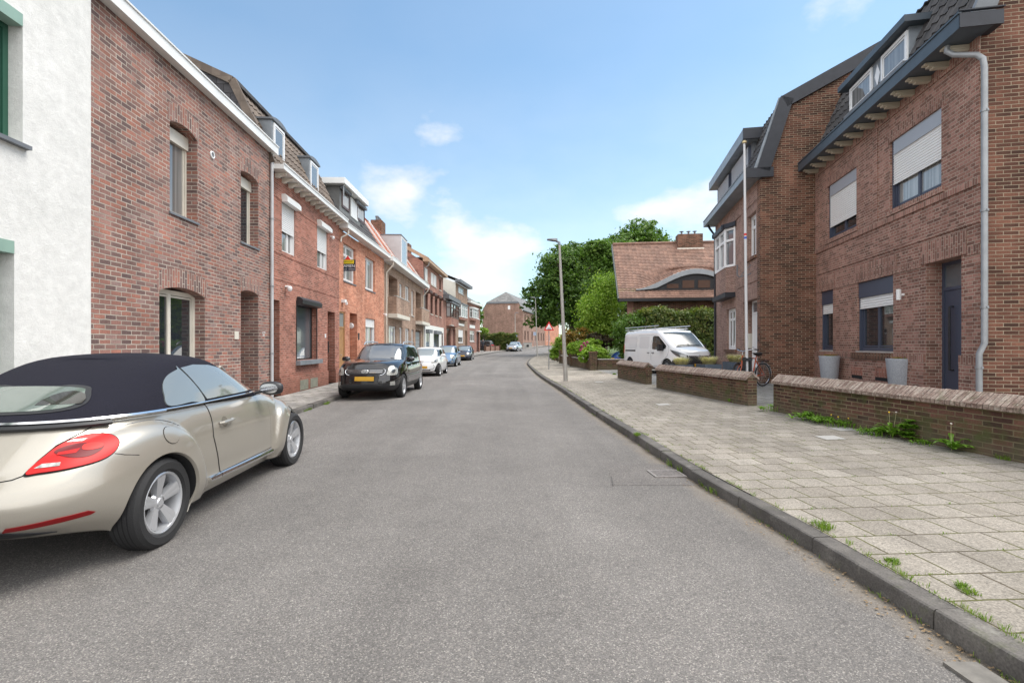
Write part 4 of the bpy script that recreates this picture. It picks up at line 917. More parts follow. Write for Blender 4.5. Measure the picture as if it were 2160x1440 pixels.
q = MB(); lx, lz = h.x(1907), h.z(1907, 621); q.tube([(lx, -.1, lz-.11), (lx, -.1, lz+.11)], .045, 14); q.box(lx-.02, lx+.02, -.08, 0, lz-.02, lz+.02); q.build('wall_lamp', M['pvc'], h.o)
# eaves
GZ0, GZ1 = 6.72-z0, 6.92-z0
h.gutter(.02, h.W+.32, .5, GZ0-.03, GZ1, M['bluegrey'])
q = MB(); q.box(h.W+.30, h.W+.325, -.5, .12, GZ0-.03, GZ1); q.box(h.W+.0, h.W+.3, -.002, .12, GZ0-.025, GZ0); q.box(h.W+.28, h.W+.345, -.52, .13, GZ1+.031, GZ1+.05); q.build('gutter_return', M['slate'], h.o)
nb = 13
for i in range(nb):
    x = .18+(h.W-.45)*i/(nb-1); bb = MB()
    for k, (l, zz) in enumerate(((.46, .0), (.40, -.035), (.33, -.07))): bb.box(x-.06+.004*k, x+.06-.004*k, -l+.05, .0, GZ0-.035+zz-.033, GZ0-.035+zz)
    bb.build('eave_bracket', mat('bracket_cream', (.46,.41,.32), .6), h.o)
A_, B_ = (-.12, 6.62), (.68, 8.55)
h.tiles(0.02, h.W-.12, A_, B_, M['t_dark'], amp=.045); h.tiles(0, h.W, (.63, 8.57), (4.2, 10.1), M['t_dark'])
q = MB(); q.bar((h.W+.03, -.08, 6.55), (h.W+.03, .72, 8.6), .1, .30); q.bar((h.W+.03, .70, 8.5), (h.W+.03, 4.2, 10.06), .1, .30); q.build('verge', M['lead'], h.o)
q = MB(); q.bar((.03, -.1, 6.62), (.03, .72, 8.6), .12, .06); q.build('flashing', M['zinc'], h.o)
da, db2 = h.x(1785, .1), h.x(1915, .1)
wl = (h.x(1790.5, .07), h.x(1836.5, .07)); wr = (h.x(1856.5, .07), h.x(1911, .07))
zt_, zb_ = h.z(1856.5, 121, .07), h.z(1856.5, 176, .07)
d = dormer(h, wl[0]-.08, wr[1]+.03, .12, 1.6, 6.7, zt_+.06, M['zinc'], M['pvc'], M['sash'], M['bluegrey'], wins=[(wl[0], wl[1], zt_, zb_-.05), (wr[0], wr[1], zt_, zb_-.05)], rise=0, over=.2, fasc=.14)
cx_ = (wl[1]+wr[0])/2; q = MB(); q.face([(cx_-.12, .112, (zt_+zb_)/2), (cx_, .112, zb_+.03), (cx_+.12, .112, (zt_+zb_)/2), (cx_, .112, zt_-.05)]); q.build('diamond_panel', M['pvc'], d)
q = MB(); q.box(wl[0]-.08, wr[1]+.05, -.02, .12, 6.62, zb_-.06); q.build('dormer_apron', M['lead'], d)
# drainpipe at the corner (stands on the gable side)
X = h.W+.09
h.pipe([(h.W-.22, -.36, GZ0-.03), (h.W-.22, -.36, GZ0-.12), (h.W-.16, -.30, GZ0-.22), (h.W+.04, -.08, GZ0-.36), (X, -.02, GZ0-.46), (X, -.0, GZ0-.62), (X, -.0, 1.25), (X-.01, -.07, 1.08), (X-.01, -.07, -.1)], .045, M['steel'],
       clips=[(X, 0, z) for z in (5.1, 3.45, 1.85)]+[(X-.01, -.07, .85)])

# house with the bay and the black verge
Pc = (7.57, 15.08); Pf = (8.775, 21.4)
h = House(Pf, Pc, .30, 'mauve brick house with white bay window, black verge and grey shuttered dormer', name='semi_detached_house'); NP['R2'] = h
HQ = 6.25
wU = h.rect(1577, 1594.8, (1594, 444), (1594, 538)); dQ = (h.x(1567.6), h.x(1598), h.z(1598, 628), .0); wG = h.rect(1533, 1552, (1552, 648), (1552, 737))
gab = [(0, HQ), (.0, 6.7), (.6, 8.55), (4.4, 10.5), (8.8, 8.3), (9.6, 6.5)]
h.facade(HQ, [wU+(.18,), dQ+(.3,), wG+(.15,)], M['b_pale'], sides=(1, 0), D=9.6)
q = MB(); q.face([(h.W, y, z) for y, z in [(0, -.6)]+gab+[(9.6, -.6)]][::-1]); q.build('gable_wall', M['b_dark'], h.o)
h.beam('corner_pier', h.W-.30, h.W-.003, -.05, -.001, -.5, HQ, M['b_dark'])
h.beam('frieze', 0, h.W-.31, -.03, 0, HQ-.5, HQ+.3, M['b_pale']); h.beam('pilaster', h.x(1566), h.x(1571), -.03, 0, 3.4, HQ-.502, M['b_pale'])
h.window(*wU, .12, M['pvc'], .075, v=(.5,), h=(.72,), pane=M['sash']); h.beam('sill', wU[0]-.08, wU[1]+.08, -.07, .12, wU[3]-.09, wU[3]-.002, M['b_dark'], True)
h.window(*wG, .08, M['pvc'], .075, v=(.36, .68), h=(.74,), pane=M['sash']); h.beam('sill', wG[0]-.25, wG[1]+.15, -.07, .08, wG[3]-.11, wG[3]-.002, M['b_dark'], True)
for w in (wG, dQ, wU): h.lintel(w[0]-.12, w[1]+.12, w[2]+.001, w[2]+.38, M['b_pale'], .012)
h.door(dQ[0]+.25, dQ[1]-.002, dQ[2], .1, .25, M['pvc'], transom=.4, glassm=M['glassg'])
q = MB(); q.box(dQ[0]+.002, dQ[0]+.14, .05, .46, 1.12, 1.62); q.build('letterbox', M['cream'], h.o)
h.beam('string_course', h.x(1556), h.W-.31, -.02, 0, 3.25, 3.42, M['b_pale'], True)
xa, xb = h.x(1519), h.x(1552); zt_, zb_ = h.z(1551, 478), h.z(1551, 561)
bo = baybox(h, xa, xb, .26, zt_, zb_, M['pvc'], M['glassg'], M['b_pale'], M['slate'], nl=2, cant=.45, base=.95)
q = MB(); q.box(xa+.3, xb-.05, -.36, 0, zb_-1.13, zb_-.955); q.build('bay_base', M['slate'], bo)
q = MB(); bx = h.x(1584); q.tube([(bx, 0, 3.55), (bx, -.35, 3.45), (bx, -.42, 3.52), (bx, -.42, 3.85)], .02, 6); q.tube([(bx, 0, 3.85), (bx, -.3, 3.5)], .012, 6); q.build('flag_bracket', M['lead'], h.o)
h.gutter(-.1, h.W+.08, .5, 6.62-.30, 6.84-.30, M['zinc'])
q = MB(); q.box(h.W+.06, h.W+.11, -.52, .30, 6.28, 6.57); q.build('box_end', M['slate'], h.o)
h.pipe([(.35, -.4, 6.3), (.3, -.3, 6.15), (.12, -.07, 5.9), (.12, -.07, 0)], .045, M['slate'])
h.tiles(0, h.W-.05, (-.1, 6.55), (.62, 8.6), M['t_dark']); h.tiles(0, h.W-.05, (.6, 8.6), (4.4, 10.5), M['t_dark'])
q = MB(); q.bar((h.W+.05, .02, 6.50), (h.W+.05, .68, 8.62), .12, .36); q.bar((h.W+.05, .60, 8.5), (h.W+.05, 4.4, 10.45), .12, .36); q.build('verge', M['slate'], h.o)
q = MB(); q.bar((h.W-.02, -.18, 6.55), (h.W-.02, .52, 8.66), .05, .1); q.build('verge_trim', M['zinc'], h.o)
ra, rb_ = h.x(1504, -.1), h.x(1577, -.1)
fa, fb = h.x(1517, .25), h.x(1586, .25)
d = dormer(h, fa, fb, .25, 2.2, 6.6, 8.15, M['lead'], M['grey'], M['glass'], M['zinc'], wins=[(fa+.1, fa+(fb-fa)*.42, 8.08, 7.0), (fa+(fb-fa)*.5, fb-.1, 8.08, 7.0)], rise=0, over=.36, fasc=.34, sm=M['shutterg'], shut=lambda t, b: b+.28)
q = MB(); q.box(fb+.30, fb+.37, -.12, 1.5, 8.14, 8.5); q.build('roof_edge', M['slate'], d)

# bungalow with the eyebrow dormer
def bungalow():
    Y = 30.0; xl = (1304-CX)/F*Y; o = empty('bungalow', (xl, Y, .35), R(-7), 'low brick house with terracotta roof and eyebrow dormer behind the hedge', 'house')
    W = 9.5; ez = CAMZ+(HY-628)/F*(Y-.5)-.35; rz = CAMZ+(HY-517)/F*(Y+4.3)-.35
    q = MB(); q.box(.9, W, 0, 8, -.6, ez); q.build('wall', M['b_dark'], o); q = MB(); q.box(.55, .9, -.05, .3, -.6, ez-.05); q.build('pillar', M['b_plum'], o)
    L_ = lambda v: (-.6+(4.3+.6)*v, ez-.05+(rz-ez+.05)*v)
    # eyebrow: half-width profile along x centred on cx
    cx = 4.55; hw = 3.5; hh = 1.15
    def eb(x):
        t = abs(x-cx)/hw; return hh*max(0, .5+.5*math.cos(math.pi*min(t, 1)))**.9 if t < 1 else 0
    fy = L_(.13)[0]       # dormer face plane
    q = MB(); nc, nr = 152, 34
    zf = L_(.13)[1]
    def S(x, v):
        y, z = L_(v); up = 0
        if v >= .13:
            h_ = eb(x)
            # roof lifted over the arch, blending into the slope towards the ridge
            k = (v-.13)/.45; k = min(max(k, 0), 1); up = h_*(1-k)**2*(1+2*k)
        return y, z, up
    for i in range(nc):
        for j in range(nr):
            v0, v1 = .0+j/nr, .0+(j+1)/nr
            if j == 0: v0 = 0
            pts = []; uv = []
            for (ii, v) in ((i, v0), (i+1, v0), (i+1, v1), (i, v1)):
                x = W*ii/nc
                y, z, up = S(x, v) if v > .131 or min(v0, v1) >= .125 else (*L_(v), 0)
                lift = .03*(1-(v-v0)/(v1-v0)) if v1 > v0 else 0
                wv = .02*math.sin(ii*math.pi)
                pts.append((x, y-lift*.7, z+up+lift*.7+.010*math.cos(2*math.pi*x/.25))); uv.append((x, v*6.6))
            if j > 0 and not (v0 < .13 <= v1-1e-9) and not (abs(v0-.13) < .03): a_, b_ = pts[0], pts[1]; q.face([(a_[0], a_[1]+.024, a_[2]-.05), (b_[0], b_[1]+.024, b_[2]-.05), b_, a_], uv=[uv[0], uv[1], uv[1], uv[0]])
            if v0 < .13 <= v1-1e-9: # slit where the dormer opens: keep lower part flat
                pts = [(p[0], p[1], p[2]) for p in pts]; x0_, x1_ = W*i/nc, W*(i+1)/nc
                a = L_(v0); b = L_(.13); pts = [(x0_, a[0], a[1]+.03), (x1_, a[0], a[1]+.03), (x1_, b[0], b[1]), (x0_, b[0], b[1])]
                q.face(pts, smooth=False, uv=uv)
                c = L_(v1); pts = [(x0_, b[0], b[1]+eb(x0_)), (x1_, b[0], b[1]+eb(x1_)), (x1_, c[0], c[1]+S(x1_, v1)[2]), (x0_, c[0], c[1]+S(x0_, v1)[2])]
                q.face(pts, smooth=False, uv=uv); continue
            q.face(pts, smooth=False, uv=uv)
    for s_ in (0, W):
        pass
    q.face([(0, -.6, ez-.1), (W, -.6, ez-.1), (W, -.6, ez+.0), (0, -.6, ez+.0)]); roof = q.build('roof', M['t_terra'], o)
    q = MB(); q.box(-.03, W, -.62, -.55, ez-.22, ez-.06); q.box(0, W, -.55, .0, ez-.2, ez-.17); q.build('eave_board', M['black'], o)
    q = MB(); q.bar((-.05, -.6, ez-.15), (-.05, 4.3, rz-.08), .06, .28); q.build('verge', M['black'], o)
    q = MB(); N_ = 40; xs = [cx-hw+2*hw*k/N_ for k in range(N_+1)]
    for a, b in zip(xs, xs[1:]):      # grey arched fascia
        za, zb = zf+eb(a), zf+eb(b); w = .22; 
        q.face([(a, fy-.10, za-w*min(1, eb(a)*3)), (b, fy-.10, zb-w*min(1, eb(b)*3)), (b, fy-.10, zb+.07), (a, fy-.10, za+.07)]); q.face([(a, fy-.1, za+.07), (b, fy-.1, zb+.07), (b, fy+.15, zb+.09), (a, fy+.15, za+.09)])
        q.face([(a, fy-.1, za-w*min(1, eb(a)*3)), (a, fy+.1, za-w*min(1, eb(a)*3)), (b, fy+.1, zb-w*min(1, eb(b)*3)), (b, fy-.1, zb-w*min(1, eb(b)*3))])
    ar = q.build('arched_fascia', mat('pale_zinc', (.30,.32,.34), .5, noise=(3,.12)), roof)
    q = MB()
    for a, b in zip(xs, xs[1:]): q.face([(a, fy+.06, zf-.05), (b, fy+.06, zf-.05), (b, fy+.06, zf+eb(b)), (a, fy+.06, zf+eb(a))])
    db = q.build('dormer_front', M['black'], roof)
    for k in (-1.35, -.45, .45, 1.35):
        q = MB(); q.box(cx+k-.34, cx+k+.34, fy+.035, fy+.05, zf+.1, zf+.56 if abs(k) < 1 else zf+.36); q.build('dormer_pane', glass('pane_redbrown', (.10,.06,.045), .15), db)
    q = MB(); ccx = 5.05; q.box(ccx-.80, ccx+.80, 3.75, 4.6, rz-1.2, rz+.52); ch = q.build('chimney', M['b_dark'], o); q = MB(); q.box(ccx-.86, ccx+.86, 3.70, 3.76, rz-.62, rz-.42); q.build('flashing', M['cream'], ch)
    for k in (-.5, -.05, .35): q = MB(); q.lathe([(.06, 0), (.06, .18), (.16, .22), (.02, .27)], 10, mat=Matrix.Translation((ccx+k, 4.1, rz+.52))); q.build('chimney_cowl', M['lead'], ch)
    q = MB(); q.tube([(0, 4.3, rz+.05), (W, 4.3, rz+.05)], .1, 8); q.build('ridge_tiles', M['t_terra'], o)
bungalow()

# far row at the bend with its gable end
def far_row():
    A = Vector((1.95, 90.0)); dr = Vector((.24, 1)).normalized(); n = Vector((-dr.y, dr.x))
    h = House(tuple(A), tuple(A+dr*24), g(90)+.1, 'brick row at the bend with a clipped gable end'); o = h
    ez = h.z(1102, 655)
    ops = []; ws = []
    for k, x in enumerate([1.5, 4.2, 8.2, 11.5, 15, 18.5, 21.5]):
        for (zt, zb) in ((h.z(1105, 663), h.z(1105, 683)), (h.z(1105, 697), h.z(1105, 717))):
            ops.append((x, x+1.0, zt, zb, .12)); ws.append((x, x+1.0, zt, zb))
    rg = ez+(656-614)/F*93
    kz = ez+(654-635)/F*92
    gab = [(0, ez), (1.0, kz+.1), (3.4, kz+.1+.0), (6.6, kz+.1), (7.7, ez), (7.7, ez-.2)]
    gab = [(0, ez), (.85, kz), (6.75, kz), (7.6, ez)]
    h.facade(ez, ops, M['b_far'], D=7.6, gable=gab)
    for w in ws: h.window(*w, .06, M['brownf'], .07, v=(.5,), pane=M['glassb'])
    q = MB(); y2 = 3.7
    q.box(-.05, h.W, -.3, .0, ez-.05, ez+.1); q.build('gutter', M['black'], h.o)
    q = MB()
    q.face([(-.1, -.1, ez), (h.W, -.1, ez), (h.W, .85, kz), (-.1, .85, kz)]); q.face([(-.1, .85, kz), (h.W, .85, kz), (h.W, y2, rg), (2.2, y2, rg)])
    q.face([(h.W, 7.7, ez), (-.1, 7.7, ez), (-.1, 6.75, kz), (h.W, 6.75, kz)]); q.face([(h.W, 6.75, kz), (-.1, 6.75, kz), (2.2, y2, rg), (h.W, y2, rg)])
    q.face([(-.1, 6.75, kz), (-.1, .85, kz), (2.2, y2, rg)]); q.build('roof', M['t_grey'], h.o)
    q = MB(); q.box(-.14, -.02, .8, 6.8, kz-.28, kz+.02); q.build('gable_trim', M['lead'], h.o)
    q = MB(); wx = 2.35; q.box(-.03, 0.05, wx, wx+.42, h.z0*0+ (CAMZ+(HY-652)/F*90)-h.z0, (CAMZ+(HY-644)/F*90)-h.z0); q.build('gable_window', M['pvc'], h.o)
    h2 = House(tuple(A+dr*24.2), tuple(A+dr*46), g(115), 'distant orange brick house partly hidden by the tree'); h2.facade(6, [(2, 3, 5, 3.6, .1), (6, 7, 5, 3.6, .1), (2, 3, 2.4, 1, .1), (6, 7, 2.4, 1, .1)], M['b_orange'], D=8)
    for w in ((2, 3, 5, 3.6), (6, 7, 5, 3.6), (2, 3, 2.4, 1), (6, 7, 2.4, 1)): h2.window(*w, .06, M['pvc'], .08, pane=M['sash'])
    h2.tiles(0, 21, (-.2, 6), (3.5, 8.4), M['t_red'], tw=.5, th=.7)
far_row()
# ------------------------------------------------------------ vehicles (x forward, y left, z up, origin under the rear axle unless noted)
class Shell:
    def __init__(s, xr, xf, w, ztop, zbot, xm, nr=4, nf=4, crown=.03, bulge=None):
        f = lambda c: (c if callable(c) else (lambda t, c=c: sinterp(c, t)))
        s.xr, s.xf, s.w = f(xr), f(xf), f(w); s.ztop = f(ztop); s.zbot = f(zbot) if not isinstance(zbot, (int, float)) else (lambda x: zbot)
        s.xm = xm; s.nr, s.nf = nr, nf; s.crown = crown; s.bulge = bulge
    def z(s, x, t): return s.zbot(x)+(s.ztop(x)-s.zbot(x))*t
    def t(s, x, z): return (z-s.zbot(x))/(s.ztop(x)-s.zbot(x))
    def half(s, x, t):
        if x >= s.xm: a = max(s.xf(t)-s.xm, .01); n = s.nf
        else: a = max(s.xm-s.xr(t), .01); n = s.nr
        q = min(abs(x-s.xm)/a, 1); return s.w(t)*(1-q**n)**(1/n)
    def side(s, x, z, sg=1):
        t = min(max(s.t(x, z), 0), 1); y = s.half(x, t)
        if s.bulge: y += s.bulge(x, z)*min(1, y/.3)
        return Vector((x, sg*y, z))
    def end(s, yf, z, e=1):
        x = s.xm
        for _ in range(4):
            t = min(max(s.t(x, z), 0), 1); a, n = (s.xf(t)-s.xm, s.nf) if e > 0 else (s.xm-s.xr(t), s.nr)
            x = s.xm+e*a*(1-abs(yf)**n)**(1/n)
        y = yf*s.w(t)
        if s.bulge: y += math.copysign(s.bulge(x, z)*min(1, abs(y)/.3), yf)
        return Vector((x, y, z))
    def arc(s, L_, z, e=-1):
        if not hasattr(s, 'tab'): s.tab = {}
        sg = 1 if L_ > 0 else -1; key = (round(z, 4), e, sg)
        if key not in s.tab:
            pts = [s.end(0, z, e)]; ac = [0.0]
            for k in range(1, 61): pts.append(s.end(sg*math.sin(math.pi/2*k/60), z, e)); ac.append(ac[-1]+(pts[-1]-pts[-2]).length)
            s.tab[key] = (pts, ac)
        pts, ac = s.tab[key]; L_ = abs(L_); i = int(np.searchsorted(ac, L_))
        if 0 < i < len(ac): return pts[i-1].lerp(pts[i], (L_-ac[i-1])/max(ac[i]-ac[i-1], 1e-9))
        return pts[0].copy() if i == 0 else pts[-1].copy()
    def arc_old(s, L_, z, e=-1):      # distance L_ from the centre of the rear (e=-1) or front end, signed: + is left
        prev = s.end(0, z, e); acc = 0; K = 90; sg = 1 if L_ > 0 else -1
        for k in range(1, K+1):
            p = s.end(sg*math.sin(math.pi/2*k/K), z, e); d = (p-prev).length
            if acc+d >= abs(L_): return prev.lerp(p, (abs(L_)-acc)/d)
            acc += d; prev = p
        return s.side(s.xm-e*-1*(abs(L_)-acc) if e > 0 else s.xm+(abs(L_)-acc), z, sg)
    def mesh(s, N=36, levels=None, name='body', mats=None, parent=None, matf=None, cap=True, K=8, sharp=45, arches=()):
        lv = levels or [i/12 for i in range(13)]; mb = MB(); raw = mb.face
        def clipped(pts, m=0, smooth=True):      # wheel openings: trim each small face against the circle
            if abs(pts[0].y) > .42:
                for (cx, cz, rr) in arches:
                    q = [math.hypot(p.x-cx, p.z-cz)-rr for p in pts]
                    if max(q) <= 0: return
                    if min(q) < 0:
                        c = sum(pts, Vector())/len(pts); n = Vector((c.x-cx, 0, c.z-cz)).normalized(); dd = [(p-Vector((cx, 0, cz))).dot(n)-rr for p in pts]; out = []
                        for i in range(len(pts)):
                            a, b, da, db = pts[i], pts[(i+1) % len(pts)], dd[i], dd[(i+1) % len(pts)]
                            if da >= 0: out.append(a)
                            if (da >= 0) != (db >= 0): out.append(a.lerp(b, da/(da-db)))
                        pts = out
                        if len(pts) < 3: return
            raw(pts, m, smooth=smooth)
        def ring(t):
            R_, L_ = [], []
            for k in range(-N, N+1):
                ph = math.pi/2*k/N; a = (s.xf(t)-s.xm) if k >= 0 else (s.xm-s.xr(t)); x = s.xm+a*math.sin(ph); z = s.z(x, t); y = s.half(x, t) if abs(k) < N else 0
                if s.bulge: y += s.bulge(x, z)*min(1, y/.3)
                L_.append(Vector((x, y, z))); R_.append(Vector((x, -y, z)))
            return L_, R_
        rings = [ring(t) for t in lv]
        for i in range(len(lv)-1):
            for j in range(2*N):
                (L0, R0), (L1, R1) = rings[i], rings[i+1]; mi = matf((lv[i]+lv[i+1])/2, (L0[j].x+L0[j+1].x)/2, (L0[j].z+L1[j+1].z)/2) if matf else 0
                clipped([L0[j+1], L0[j], L1[j], L1[j+1]], mi); clipped([R0[j], R0[j+1], R1[j+1], R1[j]], mi)
        for idx, up in ((0, False), (-1, True)):
            L_, R_ = rings[idx]
            def P(j, k):
                f = k/K*2-1; a = L_[j].y; c = s.crown if up else 0
                return Vector((L_[j].x, f*a, L_[j].z+c*(1-f*f)*min(1, a/.5)))
            for j in range(2*N):
                for k in range(K):
                    q = [P(j, k), P(j+1, k), P(j+1, k+1), P(j, k+1)]
                    if not up and any(abs((q[0].x+q[1].x)/2-cx) < rr+.02 and abs((q[0].y+q[2].y)/2) > .42 for cx, cz, rr in arches): continue
                    mb.face(q if up else q[::-1], 0 if up or not matf else 1, smooth=True)
        for (cx, cz, rr) in arches:      # lip and dark liner of every opening
            for sg in (1, -1):
                prev = None; K2 = 48
                for k in range(K2+1):
                    a = R(-40)+R(260)*k/K2; x, z = cx+rr*math.cos(a), cz+rr*math.sin(a); zc = max(z, s.zbot(x)+.002); o_ = s.side(x, zc, sg)
                    yo = o_.y; cur = (Vector((x, yo, z)), Vector((x-.012*math.cos(a), yo-sg*.02, z-.012*math.sin(a))), Vector((x-.012*math.cos(a), sg*.44, z-.012*math.sin(a))), Vector((cx, sg*.44, cz)))
                    if prev and (z > s.zbot(x)-.02):
                        for i, mi in ((0, 0), (1, len(mats)), (2, len(mats))):
                            q = [prev[i], cur[i], cur[i+1], prev[i+1]] if i < 2 else [prev[2], cur[2], cur[3]]; raw(q, mi, smooth=i < 2)
                    prev = cur
        return mb.build(name, list(mats)+[M['dark']], parent, sharp=sharp)
    def patch(s, mode, poly, m, name, parent, off=.006, n=7, e=1, sg=1, thick=True, seg=5, rnd=False):
        """curved panel following the shell; poly is a star-shaped outline in (a,z); mode side: a=x, end: a=y fraction, arc: a=arc length"""
        fn = {'side': lambda a, z: s.side(a, z, sg), 'end': lambda a, z: s.end(min(max(a, -.9999), .9999), z, e), 'arc': lambda a, z: s.arc(a, z, e)}[mode]
        pts = []; nn_ = len(poly)
        if rnd:
            for i in range(nn_):
                p0, p1, p2, p3 = poly[i-1], poly[i], poly[(i+1) % nn_], poly[(i+2) % nn_]
                for k in range(seg):
                    t = k/seg; pts.append(tuple(.5*(2*p1[c]+(p2[c]-p0[c])*t+(2*p0[c]-5*p1[c]+4*p2[c]-p3[c])*t*t+(3*p1[c]-p0[c]-3*p2[c]+p3[c])*t**3) for c in (0, 1)))
        for i in range(0 if rnd else nn_):
            a, b = poly[i], poly[(i+1) % len(poly)]
            for k in range(seg): pts.append((a[0]+(b[0]-a[0])*k/seg, a[1]+(b[1]-a[1])*k/seg))
        c = (sum(p[0] for p in pts)/len(pts), sum(p[1] for p in pts)/len(pts))
        def P(a, z, o):
            p = fn(a, z); d = .004; u = fn(a+d, z)-fn(a-d, z); v = fn(a, z+d)-fn(a, z-d); nn = u.cross(v)
            if nn.length < 1e-12: return p
            nn.normalize(); ctr = Vector((s.xm if mode == 'side' else s.xm, 0, z)); 
            ref = p-ctr
            if mode == 'side': ref = Vector((0, sg, 0))
            if nn.dot(ref) < 0: nn = -nn
            return p+nn*o
        G = [[P(c[0]+(a-c[0])*r/n, c[1]+(z-c[1])*r/n, off) for a, z in pts] for r in range(1, n+1)]
        C0 = P(c[0], c[1], off); mb = MB(); q = len(pts)
        nn = (G[0][1]-C0).cross(G[0][2]-C0) if q > 2 else Vector((0, 0, 1))
        ctr = Vector((s.xm, 0, c[1])); ref = C0-ctr if mode != 'side' else Vector((0, sg, 0)); fl = (G[0][0]-C0).cross(G[0][1]-C0).dot(ref) < 0
        def F(l): mb.face(l[::-1] if fl else l, smooth=True)
        for i in range(q):
            j = (i+1) % q; F([C0, G[0][i], G[0][j]])
            for r in range(n-1): F([G[r][i], G[r+1][i], G[r+1][j], G[r][j]])
        if thick:
            B = [P(a, z, -.01) for a, z in pts]
            for i in range(q): j = (i+1) % q; F([G[-1][i], B[i], B[j], G[-1][j]])
        return mb.build(name, m, parent, sharp=50)

def carpaint(name, col, metal=.35, rough=.28, flake=True):
    m = mat(name, col, rough, metal, coat=1.0)
    return m
def wheel(parent, x, y, r, w, rr, spokes=5, twin=True, steer=0, rimm=None):
    sg = 1 if y > 0 else -1
    mt = Matrix.Translation((x, y, r)) @ Matrix.Rotation(R(steer), 4, 'Z') @ Matrix.Rotation(R(-90)*sg, 4, 'X')   # local z points outward
    mb = MB(); h = w/2
    mb.lathe([(rr-.01, -h*.8), (rr+.01, -h*.95), (r-.03, -h), (r-.008, -h*.8), (r, -h*.5), (r-.001, 0), (r, h*.5), (r-.008, h*.8), (r-.035, h), (rr+.022, h*.98), (rr+.004, h*.80), (rr-.012, h*.66)], 40, mat=mt)
    for k in (-.45, -.15, .15, .45): mb.lathe([(r+.001, h*k-.004), (r+.0012, h*k+.004)], 40, m=1, mat=mt)
    o = mb.build('wheel', [M['rub'], M['dark']], parent); mb = MB()
    mb.lathe([(rr+.004, h*.80), (rr-.006, h*.86), (rr-.018, h*.80), (rr-.028, h*.45), (rr-.04, -h*.6)], 40, mat=mt); mb.lathe([(0, h*.62), (.03, h*.62), (.036, h*.55), (.06, h*.48), (.075, h*.30)], 20, mat=mt)
    for k in range(spokes):
        a0 = 2*math.pi*k/spokes+.35
        for da in ((-.10, .10) if twin else (0,)):
            a = a0+da; c, s_ = math.cos(a), math.sin(a); ta, tb = -s_, c
            def Q(r_, off, z): return mt @ Vector((r_*c+ta*off, r_*s_+tb*off, z))
            wi, wo = (.020, .030) if twin else (.03, .045); r1 = rr-.022
            z0, z1 = h*.50, h*.74; sgn = 1 if da > 0 else -1
            ri = .05
            top = [Q(ri, -wi, z0), Q(ri, wi, z0), Q(r1, wo, z1), Q(r1, -wo, z1)]; bot = [Q(ri, -wi*1.1, z0-.04), Q(ri, wi*1.1, z0-.04), Q(r1, wo*1.1, z1-.05), Q(r1, -wo*1.1, z1-.05)]
            mid = [Q(ri, 0, z0+.006), Q(r1, 0, z1+.006)]
            mb.face([top[0], mid[0], mid[1], top[3]][::-1]); mb.face([mid[0], top[1], top[2], mid[1]][::-1])
            for i in range(4): j = (i+1) % 4; mb.face([top[i], top[j], bot[j], bot[i]])
    o2 = mb.build('rim', rimm or M['alu'], o, sharp=30)
    mb = MB(); mb.lathe([(0, -h*.1), (rr*.62, -h*.1), (rr*.62, -h*.3)], 24, mat=mt); mb.lathe([(rr-.03, -h*.45), (0, -h*.45)], 24, m=1, mat=mt); mb.build('brake_disc', [mat('brake_disc', (.12,.115,.11), .5, metal=.6), M['dark']], o)
    return o
def mirror(parent, x, y, z, paint, sg, s=1.0):
    mb = MB(); cx, cy, cz = x, y+sg*.13*s, z
    mb.grid(lambda u, v: (cx+.06*s*math.cos(u)*math.cos(v)+.02, cy+.125*s*math.sin(v)*1.0, cz+.075*s*math.sin(u)*math.cos(v)**.6), [i*math.pi/6-math.pi for i in range(13)], [(-math.pi/2+.02)+(math.pi-.04)*j/8 for j in range(9)])
    mb.tube([(x, y-sg*.04, z-.05*s), (cx, cy-sg*.05, cz-.02)], .018, 6)
    o = mb.build('mirror', paint, parent, sharp=60)
    return o
LAMP = mat('headlamp', (.36,.36,.34), .25, metal=.2, coat=.3, noise=(40,.4)); LAMPD = mat('lamp_dark', (.10,.105,.11), .1, coat=1, metal=.4); TAIL = mat('tail_lamp', (.45,.009,.009), .38, spec=.3); TAILD = mat('tail_lamp_dark', (.13,.008,.012), .4, spec=.3); AMB = mat('amber', (.6,.22,.02), .2, coat=1)
CG = glass('car_glass', (.018,.022,.022), .02, spec=1.0); CGL = glass('windscreen', (.09,.105,.115), .03, spec=1.0)

REFL = mat('reflective_side_glass', (.22,.24,.235), .03, metal=.35, coat=1)
